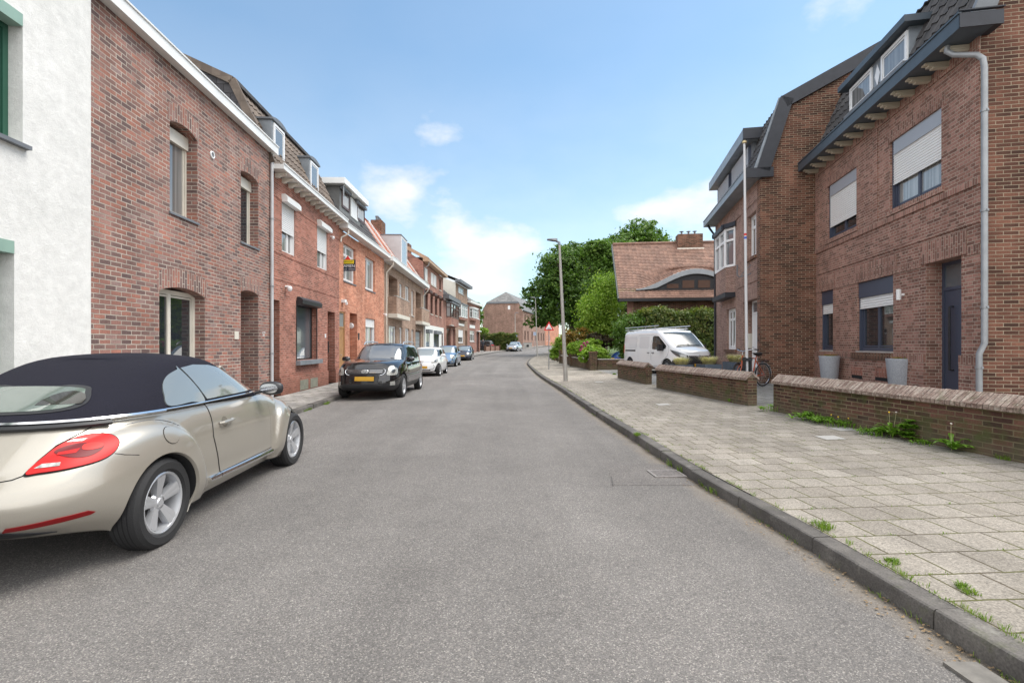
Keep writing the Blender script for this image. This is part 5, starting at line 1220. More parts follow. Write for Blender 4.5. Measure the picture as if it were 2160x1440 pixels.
# ---- beige soft-top car in the left foreground
def softtop_car():
    paint = mat('beige_metallic', (.42,.39,.335), .30, .55, coat=1, noise=(400, .06))
    d = Vector((-.054, 1)).normalized(); rz = math.atan2(d.y, d.x); ax = Vector((-2.68, 3.75))   # right rear wheel contact
    n = Vector((-d.y, d.x)); org = ax+n*(.80)
    o = empty('convertible_car', (org.x, org.y, g(0)+.004), rz, 'beige two-door car with black fabric roof parked in the left foreground', 'car')
    zc_r = [(-.95,.60),(-.82,.70),(-.6,.82),(-.35,.905),(-.1,.945),(.1,.935),(.28,.86),(.42,.73),(.52,.56),(.58,.38),(.60,.2),(.62,0)]
    zc_f = [(1.93,0),(1.95,.2),(1.97,.40),(2.03,.60),(2.14,.76),(2.30,.87),(2.52,.915),(2.75,.88),(2.95,.79),(3.1,.70),(3.3,.6)]
    xi_r = [(0,.62),(.2,.60),(.38,.58),(.56,.52),(.73,.42),(.86,.28),(.945,.02)]; xi_f = [(0,1.93),(.2,1.95),(.4,1.97),(.6,2.03),(.76,2.14),(.87,2.30),(.915,2.5)]
    def fend(x, z):
        b = 0
        for zc, xi, sg in ((zc_r, xi_r, 1), (zc_f, xi_f, -1)):
            if zc[0][0] < x < zc[-1][0] and z < .97:
                t = sinterp(zc, x)-z
                if (x > 0 and sg > 0) or (x < 2.52 and sg < 0): t = min(t, (sinterp(xi, z)-x)*sg) if z < xi[-1][0] else t
                if t > 0: b = max(b, .082*(1-math.exp(-(t/.042)**1.25))*(.80+.20*min(1, t/.25)))
        if .55 < x < 2.0: b += .022*math.exp(-((z-.30)/.07)**2)+.0*z
        return b
    body = Shell(xr=[(0,-.70),(.12,-.84),(.28,-.885),(.45,-.87),(.55,-.83),(.65,-.78),(.8,-.68),(.92,-.58),(1,-.50)],
                 xf=[(0,3.20),(.2,3.40),(.4,3.42),(.6,3.32),(.75,3.12),(.88,2.85),(1,2.55)],
                 w=[(0,.77),(.15,.825),(.3,.845),(.5,.845),(.7,.83),(.85,.80),(.94,.765),(1,.71)],
                 ztop=[(-.9,.98),(-.5,1.015),(.3,1.03),(1.2,1.01),(1.9,.985),(2.2,.965),(2.6,.88),(3.0,.77),(3.4,.62)], zbot=[(-.92,.345),(-.6,.32),(-.42,.28),(-.3,.235),(-.2,.205),(0,.20),(3.6,.20)], xm=.9, nr=3.3, nf=3.7, crown=.02, bulge=fend)
    lv = [i/52 for i in range(53)]
    bo = body.mesh(N=120, levels=lv, name='body', mats=[paint, M['dark']], parent=o, sharp=60, arches=[(0,.335,.368),(2.54,.335,.368)], matf=lambda t, x, z: 1 if z < .215 else 0)
    body.patch('arc', [(-.62,.352),(-.52,.385),(-.38,.425),(0,.435),(.38,.425),(.52,.385),(.62,.352),(0,.350)], M['black'], 'rear_apron', o, .006, 8, e=-1)
    for (x, y, st) in ((0, -.765, 0), (0, .765, 0), (2.54, -.765, 0), (2.54, .765, 0)): wheel(o, x, y, .333, .222, .226, 5, True, st)
    import os
    if os.environ.get('DBG'):
        bpy.context.view_layer.update(); Mw = o.matrix_world
        def pr(p): q = Mw @ p; return (round(CX+F*q.x/q.y), round(HY-F*(q.z-CAMZ)/q.y))
        for z in (.66,.72,.78,.84,.90): print('DBG', z, [(round(a,2), pr(body.arc(-a, z))) for a in (.3,.4,.5,.6,.7,.8,.9,1.0,1.1,1.2,1.3)])
    # fabric roof
    fab = mat('roof_fabric', (.013,.013,.021), .92, spec=.2, bump=.5, bscale=260, noise=(160,.30))
    top = Shell(xr=[(0,-.56),(.25,-.44),(.5,-.26),(.75,-.02),(.9,.20),(1,.42)], xf=[(0,2.06),(.3,1.82),(.6,1.57),(.85,1.36),(1,1.18)],
                w=[(0,.775),(.12,.755),(.4,.705),(.7,.635),(.87,.58),(.95,.53),(1,.46)],
                ztop=[(-.5,1.235),(0,1.325),(.4,1.395),(.8,1.415),(1.2,1.395),(1.6,1.34),(2,1.27)], zbot=[(-.6,.985),(0,1.005),(1,1.0),(2,.96)], xm=.75, nr=2.9, nf=5.5, crown=.035)
    tp = top.mesh(N=50, levels=[i/24 for i in range(25)], name='fabric_roof', mats=[fab, fab], parent=o, K=12)
    for sg in (-1, 1):
        top.patch('side', [(.235,1.03),(.245,1.12),(.30,1.20),(.40,1.262),(.56,1.308),(.575,1.31),(.70,1.03),(.5,1.03)], REFL, 'quarter_window', o, .010, 8, sg=sg, seg=8, rnd=True)
        top.patch('side', [(.60,1.315),(.8,1.335),(1.05,1.322),(1.25,1.28),(1.45,1.205),(1.65,1.11),(1.80,1.03),(1.3,1.03),(.74,1.03)], REFL, 'door_window', o, .010, 8, sg=sg)
        # painted windscreen pillar
        mb = MB(); mb.tube([top.side(x, z, sg)+Vector((.015, sg*.012, .004)) for x, z in ((1.92,1.0),(1.76,1.09),(1.56,1.19),(1.40,1.262),(1.30,1.295))], [.030,.030,.028,.024,.012], 8); mb.build('windscreen_pillar', paint, o)
        # bright beltline strip
        mb = MB(); mb.tube([top.side(x, 1.012, sg)+Vector((0, sg*.028, .004)) for x in [-.1+.1*k for k in range(20)]], .0075, 6); mb.build('belt_trim', M['chrome'], o)
        # doors and sill strip
        dz = .36
        dp = [(1.915,dz),(1.90,.55),(1.93,.80),(1.94,.955),(1.2,.975),(.73,.985),(.735,.85),(.72,.7),(.78,.5),(.82,dz)]
        ex = [(x+(.010 if x > 1.3 else -.010), z+(.008 if z > .9 else -.008 if z < .4 else 0)) for x, z in dp]
        body.patch('side', ex, M['dark'], 'door_gap', o, .0015, 14, sg=sg, thick=False); dr = body.patch('side', dp, paint, 'door', o, .0045, 16, sg=sg)
        hb = MB(); P = body.side(.93, .80, sg); hb.tube([P+Vector((-.10, sg*.012, .0)), P+Vector((-.085, sg*.040, .004)), P+Vector((.02, sg*.044, .008)), P+Vector((.10, sg*.036, .010)), P+Vector((.115, sg*.012, .010))], [.012,.016,.017,.016,.012], 8); hb.build('handle', paint, dr)
        body.patch('side', [(.93+.055*math.cos(a), .80+.05*math.sin(a)) for a in [k*math.pi/6 for k in range(12)]], mat('beige_recess', (.22,.20,.165), .4, .4, coat=.5), 'handle_recess', dr, .0052, 3, sg=sg, thick=False)
        mb = MB()
        for x0, x1 in ((.62, .795), (.805, 1.92)): mb.tube([body.side(x, .335-.012*(x-.6), sg)+Vector((0, sg*.008, 0)) for x in [x0+(x1-x0)*k/8 for k in range(9)]], .026, 8)
        mb.build('sill_trim', M['chrome'], o)
        mirror(o, 1.70, sg*.80, 1.045, M['black'], sg, 1.0)
        mp = MB(); mp.face([(1.70-.052, sg*.93+sg*.092*math.cos(t)*abs(math.cos(t))**-.35, 1.048+.050*math.sin(t)) for t in [.01+k*math.pi/10 for k in range(20)]]); mp.build('mirror_glass', M['chrome'], o)
        # tail lamp wrapping the rear corner
        T_ = [(.51,.735),(.54,.815),(.575,.87),(.635,.905),(.72,.912),(.82,.897),(.885,.862),(.91,.825),(.90,.785),(.84,.757),(.71,.740),(.58,.733)]
        tz = lambda s_: [(sg*(.72+(a-.72)*s_), .825+(z-.825)*(s_ if s_ == 1 else s_+.04)) for a, z in T_]
        body.patch('arc', tz(1.04), M['dark'], 'lamp_gap', o, .004, 10, e=-1, thick=False, rnd=True)
        tl = body.patch('arc', tz(1.0), TAIL, 'tail_lamp', o, .012, 12, e=-1, rnd=True)
        body.patch('arc', [(sg*a, z) for a, z in [(.575,.832),(.62,.862),(.71,.864),(.80,.854),(.82,.82),(.77,.79),(.67,.795)]], TAILD, 'lamp_core', tl, .0145, 6, e=-1, thick=False, rnd=True)
        body.patch('arc', [(sg*a, z) for a, z in [(.60,.826),(.70,.838),(.69,.815),(.60,.812)]], TAIL, 'lamp_bar', tl, .0160, 4, e=-1, thick=False)
        body.patch('arc', [(sg*a, z) for a, z in [(.71,.855),(.76,.86),(.81,.848),(.81,.828),(.75,.822),(.71,.832)]], mat('tail_lamp_bright', (.62,.025,.02), .4, spec=.3), 'brake_bulb', tl, .0165, 4, e=-1, thick=False, rnd=True)
        body.patch('arc', [(sg*a, z) for a, z in [(.535,.755),(.56,.775),(.645,.775),(.65,.757),(.575,.755)]], LAMP, 'reversing_light', tl, .0150, 4, e=-1, thick=False)
        body.patch('arc', [(sg*a, z) for a, z in [(.60,.882),(.625,.893),(.70,.891),(.69,.878)]], LAMP, 'indicator', tl, .0150, 4, e=-1, thick=False)
        body.patch('arc', [(sg*a, z) for a, z in [(.44,.415),(.47,.440),(.70,.458),(.86,.462),(.89,.445),(.86,.434),(.70,.426)]], mat('reflector_red', (.20,.006,.008), .4, spec=.3), 'reflector', o, .006, 5, e=-1)
        body.patch('side', [(.08+.078*math.cos(a), .825+.066*math.sin(a)) for a in [k*math.pi/8 for k in range(16)]], M['dark'], 'fuel_flap_gap', o, .002, 3, sg=sg, thick=False) if sg < 0 else None
        if sg < 0: body.patch('side', [(.08+.074*math.cos(a), .825+.062*math.sin(a)) for a in [k*math.pi/8 for k in range(16)]], paint, 'fuel_flap', o, .005, 5, sg=sg)
        body.patch('arc', [(sg*(.42+.035*math.cos(a)), .52+.035*math.sin(a)) for a in [k*math.pi/6 for k in range(12)]], mat('beige_recess', (0,0,0)), 'tow_cover_edge', o, .0015, 2, e=-1, thick=False)
        body.patch('arc', [(sg*(.42+.032*math.cos(a)), .52+.032*math.sin(a)) for a in [k*math.pi/6 for k in range(12)]], paint, 'tow_cover', o, .004, 3, e=-1)
        # seams: deck lid and bumper
        mb = MB(); mb.tube([body.arc(sg*a, z)+Vector((-.001, 0, 0)) for a, z in [(.0,.685),(.2,.69),(.37,.70),(.46,.712),(.50,.728),(.525,.80),(.562,.875),(.62,.918),(.66,.95),(.70,.985)]], .004, 5); mb.build('deck_seam', M['dark'], o)
        mb = MB(); mb.tube([body.arc(sg*a, z) for a, z in [(.92,.785),(1.0,.765),(1.12,.742)]], .003, 5); mb.build('bumper_seam', M['dark'], o)
        mb = MB(); mb.tube([Vector((x, sg*(body.side(x, sinterp(zc_r, x)+.012, sg).y*sg+.0035), sinterp(zc_r, x)+.006)) for x in [-.62+.03*k for k in range(31)]]+[Vector((x, sg*(body.side(x+.01, z, sg).y*sg+.0035), z)) for x, z in ((.42,.73),(.47,.65),(.52,.56),(.555,.46),(.58,.38))][5:], .0032, 5); mb.build('wing_seam', M['lead'], o)
    # boot-lid spoiler's bright edge, black strip painted as the shadow under it, rear screen
    mb = MB(); zz = .995
    pts = [top.arc(a, 1.01)+Vector((0, 0, 0)) for a in [-1.15+.1*k for k in range(24)]]
    mb.tube([p+(p-Vector((.75, 0, p.z))).normalized()*.035 for p in pts], .015, 6); mb.build('belt_trim', M['chrome'], o)
    mb = MB(); mb.tube([p+(p-Vector((.75, 0, p.z))).normalized()*.06+Vector((0, 0, -.028)) for p in pts[4:20]], .020, 6); mb.build('spoiler_shadow', M['black'], o)
    top.patch('end', [(-.66,1.10),(-.62,1.175),(-.5,1.215),(0,1.225),(.5,1.215),(.62,1.175),(.66,1.10),(.5,1.062),(0,1.052),(-.5,1.062)], M['black'], 'screen_seal', o, .006, 8, e=-1, rnd=True)
    top.patch('end', [(-.61,1.11),(-.58,1.17),(-.48,1.20),(0,1.21),(.48,1.20),(.58,1.17),(.61,1.11),(.48,1.075),(0,1.065),(-.48,1.075)], glass('rear_screen', (.13,.16,.14), .03, spec=1), 'rear_window', o, .010, 8, e=-1, rnd=True)
    for y in (-.33, .30):   # head restraints seen through the screen as soft dark shapes
        top.patch('end', [(y/.7+.17*math.cos(a), 1.115+.065*math.sin(a)) for a in [k*math.pi/7-.25 for k in range(9)]], glass('seat_seen', (.045,.043,.038), .03, spec=1), 'head_restraint', o, .0115, 4, e=-1, thick=False)
    
    top.patch('end', [(-.85,1.0),(-.8,1.22),(0,1.25),(.8,1.22),(.85,1.0)], CGL, 'windscreen', o, .008, 8, e=1)
    for sg in (-1, 1): body.patch('arc', [(sg*(.78+.12*math.cos(a)), .66+.12*math.sin(a)) for a in [k*math.pi/7 for k in range(14)]], LAMP, 'headlight', o, .012, 5, e=1)
    mb = MB(); mb.tube([(-.78, -.35, .23), (-.9, -.35, .23)], .035, 10); mb.build('exhaust', M['steel'], o)
softtop_car()

# ---- generic hatchback / suv builder
def car(name, label, loc, rz, paint, S):
    """S: dict of proportions; origin under the front axle, nose towards +x"""
    o = empty(name, loc, rz, label, 'car')
    L_, Wd, H, wb, fo = S['L'], S['W'], S['H'], S['wb'], S['fo']; r = S.get('r', .31); zb = S.get('zb', .2); ro = L_-wb-fo
    xf, xr = fo, -(wb+ro); belt = S['belt']
    hood = S['hood']     # (x,z) list nose->cowl measured from front axle
    zt = [(xr-.1, belt-.10), (xr+.25, belt-.02), (xr+1.0, belt), (S['cowl'][0]-.2, belt-.03), S['cowl']]+S['hood']
    zt = sorted(zt)
    w = Wd/2
    body = Shell(xr=[(0,xr+.18),(.15,xr+.03),(.4,xr),(.7,xr+.02),(1,xr+.12)], xf=[(0,xf-.15),(.15,xf-.02),(.4,xf),(.62,xf-.03),(.82,xf-.10),(1,xf-.30)],
                 w=[(0,w*.9),(.12,w*.97),(.35,w),(.65,w*.995),(.85,w*.965),(.95,w*.93),(1,w*.86)], ztop=zt, zbot=zb, xm=-wb/2, nr=S.get('nr', 6), nf=S.get('nf', 3.6), crown=.05)
    low = S.get('clad', 0)
    bo = body.mesh(N=56, levels=[i/26 for i in range(27)], name='body', mats=[paint, M['black']], parent=o, arches=[(0, r+.01, r+.05), (-wb, r+.01, r+.05)], matf=lambda t, x, z: 1 if z < zb+.06+low else 0)
    for x in (0, -wb):
        for sg in (1, -1): wheel(o, x, sg*(w-.11), r, .20, r*.68, S.get('sp', 5), S.get('twin', False))
    rf, rr_, cx = S['rooff'], S['roofr'], S['cowl'][0]
    bx = S.get('rearbase', xr+.10)
    gh = Shell(xr=[(0,bx),(.5,(bx+rr_)/2-.02),(.85,rr_-.05),(1,rr_+.12)], xf=[(0,cx),(.5,(cx+rf)/2+.02),(.88,rf+.06),(1,rf-.1)],
               w=[(0,w*.92),(.3,w*.88),(.65,w*.81),(.88,w*.74),(.96,w*.69),(1,w*.6)], ztop=[(xr,H-.11),((rr_),H-.045),((rf+rr_)/2,H-.015),(rf,H-.035),(cx,H-.12)], zbot=belt-.06, xm=(rf+rr_)/2-.1, nr=5, nf=4.2, crown=.03)
    gh.mesh(N=30, levels=[i/14 for i in range(15)], name='roof', mats=[paint, paint], parent=o)
    z0, z1 = belt+.03, H-.14
    gl = S.get('glass', CG)
    fr = lambda z: (z-belt)/(H-belt)
    A = lambda z: cx+(rf-cx)*fr(z)-.16; Bk = lambda z: bx+(rr_-bx)*fr(z)+.12
    for sg in (1, -1):
        ps = S['pillars']; xsl = [None]+ps+[None]
        for i in range(len(ps)+1):
            fx0 = (lambda z: A(z)) if i == 0 else (lambda z, q=ps[i-1]: q-.035)
            fx1 = (lambda z: Bk(z)) if i == len(ps) else (lambda z, q=ps[i]: q+.035)
            q = [(fx0(z0), z0), (fx0(z1), z1), (fx1(z1), z1), (fx1(z0), z0)]
            if fx0(z1) < fx1(z1): q = [(fx0(z0), z0), ((fx0(z1)+fx1(z1))/2, z1-.06), (fx1(z0), z0)]
            gh.patch('side', q, gl, 'side_window', o, .007, 5, sg=sg)
            if i < len(ps):
                a, b = (cx-.22 if i == 0 else ps[i-1]), ps[i]
                b2 = max(b, -wb+r+.12); dl = zb+.16
                dp = [(min(a, -r-.12), dl), (a if i else -r-.06, .62), (a, belt-.06), (b, belt-.06), (b, .62), (b2, dl)]
                ex = [(x+(.009 if x > (a+b)/2 else -.009), z+(.007 if z > .7 else -.007 if z < .5 else 0)) for x, z in dp]
                body.patch('side', ex, M['dark'], 'door_gap', o, .0012, 8, sg=sg, thick=False); dr = body.patch('side', dp, paint, 'door', o, .004, 8, sg=sg)
                hx = b+.12; P = body.side(hx, belt-.13, sg); hb = MB(); hb.tube([P+Vector((-.06, sg*.01, 0)), P+Vector((-.05, sg*.035, 0)), P+Vector((.09, sg*.035, 0)), P+Vector((.10, sg*.01, 0))], .013, 6); hb.build('handle', M['chrome'] if S.get('chr') else paint, dr)
        mirror(o, cx-.28, sg*(w-.08), belt+.07, S.get('mir', paint), sg, 1.0)
        hl = S['lamp']; body.patch('arc', [(sg*a, z) for a, z in hl], S.get('lampm', LAMP), 'headlight', o, .008, 8, e=1, rnd=True); body.patch('arc', [(sg*(sum(a for a, z in hl)/len(hl)+.07*math.cos(t)), sum(z for a, z in hl)/len(hl)+.055*math.sin(t)) for t in [k*math.pi/5 for k in range(10)]], LAMPD, 'reflector', o, .0105, 4, e=1, thick=False)
        tl = S.get('tail', [(w*.62,.72),(w*.60,.95),(w*.98,.97),(w*1.2,.93),(w*1.15,.75)]); body.patch('arc', [(sg*a, z) for a, z in tl], TAIL, 'tail_lamp', o, .008, 6, e=-1)
        if S.get('fog'): body.patch('arc', [(sg*a, z) for a, z in S['fog']], LAMP, 'fog_lamp', o, .008, 4, e=1)
        if S.get('strip'): mb = MB(); mb.tube([body.side(-x, S['strip'], sg)+Vector((0, sg*.005, 0)) for x in [r+.12+(wb-2*r-.24)*k/6 for k in range(7)]], .02, 6); mb.build('side_moulding', M['chrome'], o)
        if S.get('rails'):
            mb = MB(); a, b = rf-.15, rr_+.2; y = w*.66; mb.tube([(a, sg*y, H-.05), (a-.12, sg*y, H+.03), ((a+b)/2, sg*y, H+.055), (b+.12, sg*y, H+.03), (b, sg*y, H-.05)], .02, 6); mb.build('roof_rail', M['alu'], o)
    gh.patch('end', [(-.90,belt+.0),(-.86,z1+.03),(-.5,z1+.055),(.5,z1+.055),(.86,z1+.03),(.90,belt+.0)], S.get('wind', CGL), 'windscreen', o, .008, 8, e=1)
    gh.patch('end', [(-.85,belt+.05),(-.8,z1),(.8,z1),(.85,belt+.05)], CG, 'rear_window', o, .008, 8, e=-1)
    mb = MB(); P0 = gh.end(.1, belt+.02, 1)+Vector((.02, 0, 0)); mb.tube([P0, gh.end(.75, belt+.05, 1)+Vector((.02, 0, .01))], .010, 5); mb.tube([gh.end(-.6, belt+.02, 1)+Vector((.02, 0, 0)), gh.end(.05, belt+.06, 1)+Vector((.02, 0, 0))], .010, 5); mb.build('wiper', M['black'], o)
    for (poly, m, nm) in S.get('front', []): body.patch('arc', poly, m, nm, o, .006, 6, e=1)
    pz = S.get('pz', .5); body.patch('arc', [(-.26,pz-.055),(-.26,pz+.055),(.26,pz+.055),(.26,pz-.055)], M['plate'], 'number_plate', o, .02, 4, e=1)
    body.patch('arc', [(-.26,.62),(-.26,.73),(.26,.73),(.26,.62)], M['plate'], 'number_plate', o, .02, 4, e=-1)
    if S.get('extra'): S['extra'](o, body, gh)
    return o
def sym(p): return p+[(-a, z) for a, z in reversed(p)]
def vw_badge(o, body, gh, z=.72):
    P = body.end(0, z, 1)+Vector((.012, 0, 0)); mt = Matrix.Translation(P) @ Matrix.Rotation(R(90), 4, 'Y')
    mb = MB(); mb.lathe([(.058, 0), (.062, .012), (.072, .012), (.076, 0)], 24, mat=mt)
    q = lambda y, z_: P+Vector((.010, y, z_))
    for pts in ([(-.035,.045),(0,.0),(.035,.045)], [(-.055,.02),(-.027,-.05),(0,-.008),(.027,-.05),(.055,.02)]):
        for a, b in zip(pts, pts[1:]): mb.bar(q(*a), q(*b), .010, .010, up=(1, 0, 0))
    mb.build('badge', M['chrome'], o)
# black suv
kp = mat('black_paint', (.010,.010,.012), .12, .2, coat=1)
def kia_extra(o, body, gh):
    P = body.end(0, .80, 1)+Vector((.018, 0, 0)); mb = MB(); K = 24
    ring = [(.10*math.cos(2*math.pi*k/K), .05*math.sin(2*math.pi*k/K)) for k in range(K)]
    mb.tube([P+Vector((.012, a, b)) for a, b in ring+ring[:1]], .006, 6); mb.face([P+Vector((.008, a, b)) for a, b in ring]); bd = mb.build('badge', [M['chrome']], o)
    text_part('KIA', .07, M['blk'], bd, 'badge_lettering', P+Vector((.014, 0, 0)), (R(90), 0, R(90)), ext=.003, sx=1.2)
    for z in (.775, .825):
        mb = MB(); mb.tube([body.arc(a, z, 1)+Vector((.012, 0, 0)) for a in (.12,.25,.38,.48)], .008, 5); mb.tube([body.arc(-a, z, 1)+Vector((.012, 0, 0)) for a in (.12,.25,.38,.48)], .008, 5); mb.build('grille_bar', M['chrome'], o)
    mb = MB(); mb.tube([body.arc(a, z, 1)+Vector((.008, 0, 0)) for a, z in ((.50,.86),(.545,.84),(.55,.78),(.50,.72),(.42,.70))], .008, 5); mb.tube([body.arc(-a, z, 1)+Vector((.008, 0, 0)) for a, z in ((.50,.86),(.545,.84),(.55,.78),(.50,.72),(.42,.70))], .008, 5); mb.build('grille_surround', M['chrome'], o)
car('suv_car', 'black off-road style car with roof rails parked facing the viewer', (-4.03, 14.45, .0), R(-90), kp,
    dict(L=4.35, W=1.84, H=1.585, wb=2.63, fo=.88, r=.345, zb=.26, nf=5.0, belt=1.04, cowl=(-.30,1.09), hood=[(.0,1.07),(.35,1.03),(.65,.98),(.9,.90)], rooff=-1.02, roofr=-3.05, pillars=[-1.25,-2.15,-2.95], clad=.12,
         lamp=[(.62,.70),(.61,.80),(.66,.885),(.80,.905),(.93,.86),(.97,.76),(.90,.70)], fog=[(.70,.42),(.70,.52),(.86,.53),(.88,.42)], strip=.62, rails=True, pz=.60, chr=True, mir=kp, wind=glass('windscreen_suv', (.13,.145,.165), .04, spec=1),
         front=[(sym([(.50,.72),(.52,.86)])[::1] and [(-.50,.72),(-.52,.86),(.52,.86),(.50,.72)], M['black'], 'grille'), ([(-.55,.34),(-.55,.46),(.55,.46),(.55,.34)], M['black'], 'air_intake')], extra=kia_extra))
wp = mat('white_paint_car', (.72,.73,.74), .22, 0, coat=1)
def up_extra(o, body, gh):
    vw_badge(o, body, gh, .735)
    for sg in (1, -1): mb = MB(); mb.tube([body.arc(sg*a, .735, 1)+Vector((.006, 0, 0)) for a in (.09,.2,.32,.44)], .009, 5); mb.build('grille_strip', mat('blue_strip', (.08,.14,.35), .3), o)
    mb = MB(); ring = [(-.62,.50),(-.58,.575),(.58,.575),(.62,.50),(.60,.42),(.40,.365),(-.40,.365),(-.60,.42),(-.62,.50)]
    mb.tube([body.arc(a, z, 1)+Vector((.006, 0, 0)) for a, z in ring], .012, 6); mb.build('bumper_line', M['black'], o)
car('city_car', 'small white city car with a round badge parked behind the black one', (-4.30, 24.3, .0), R(-90), wp,
    dict(L=3.6, W=1.64, H=1.43, wb=2.42, fo=.58, r=.30, zb=.2, belt=.95, cowl=(-.22,.98), hood=[(.1,.95),(.35,.90),(.55,.82)], rooff=-.85, roofr=-2.65, pillars=[-1.35,-2.2], nf=3.2,
         lamp=[(.46,.67),(.44,.74),(.56,.82),(.72,.87),(.84,.84),(.82,.72),(.66,.67)], pz=.47, wind=glass('windscreen_up', (.20,.24,.26), .05, spec=1), extra=up_extra, front=[([(-.40,.31),(-.40,.355),(.40,.355),(.40,.31)], M['black'], 'air_intake')]))
bp = mat('light_blue_paint', (.16,.25,.38), .2, .5, coat=1)
car('hatchback_car', 'light blue metallic hatchback parked third from the front', (-4.72, 35.2, .0), R(-90), bp,
    dict(L=4.0, W=1.68, H=1.50, wb=2.46, fo=.80, r=.30, zb=.19, belt=.94, cowl=(-.30,.98), hood=[(.1,.94),(.5,.86),(.75,.72)], rooff=-1.0, roofr=-2.85, pillars=[-1.45,-2.35],
         lamp=[(.46,.60),(.44,.72),(.58,.80),(.76,.82),(.86,.72),(.72,.60)], fog=[(.52,.36),(.52,.44),(.68,.45),(.68,.36)], pz=.46, wind=glass('windscreen_up', (0,0,0)),
         front=[([(-.38,.64),(-.40,.72),(.40,.72),(.38,.64)], M['black'], 'grille'), ([(-.42,.27),(-.42,.38),(.42,.38),(.42,.27)], M['black'], 'air_intake')]))
dp_ = mat('dark_blue_paint', (.012,.014,.035), .15, .3, coat=1)
SD = dict(L=4.3, W=1.78, H=1.46, wb=2.6, fo=.86, r=.315, zb=.18, belt=.93, cowl=(-.30,.98), hood=[(.1,.93),(.5,.86),(.8,.74)], rooff=-1.15, roofr=-2.95, pillars=[-1.5,-2.4],
          lamp=[(.50,.62),(.48,.72),(.64,.76),(.86,.78),(.94,.70),(.78,.62)], pz=.50, sp=5,
          front=[([(-.46,.64),(-.46,.72),(.46,.72),(.46,.64)], M['black'], 'grille'), ([(-.50,.26),(-.55,.38),(.55,.38),(.50,.26)], M['black'], 'air_intake')])
S2 = dict(SD); S2['wind'] = glass('windscreen_up', (0,0,0)); car('hatchback_car', 'dark blue car at the end of the parked row', (-4.74, 48.0, .02), R(-90), dp_, S2)
sp_ = mat('silver_paint', (.34,.36,.40), .2, .6, coat=1)
S3 = dict(SD); S3['rooff'] = -1.3; S3['rearbase'] = -3.1; S3['roofr'] = -2.5; S3['L'] = 4.5; S3['wind'] = glass('windscreen_up', (0,0,0))
car('saloon_car', 'silver car alone at the bend of the road', (.02, 74.0, g(75)+.02), math.atan2(-.97, -.24), sp_, S3)
S4 = dict(SD); S4['L'] = 4.5; S4['roofr'] = -3.2; S4['H'] = 1.55
car('estate_car', 'dark estate car on the drive behind the low wall', (-6.2, 77.5, g(77)+.1), R(180-8), mat('charcoal_paint', (.03,.032,.038), .2, .3, coat=1), S4)
S5 = dict(SD)
car('hatchback_car', 'bright blue car half hidden behind garden bushes', (6.55, 28.5, zr(7, 28.5)), R(180+8), mat('bright_blue_paint', (.02,.09,.42), .2, .2, coat=1), S5)

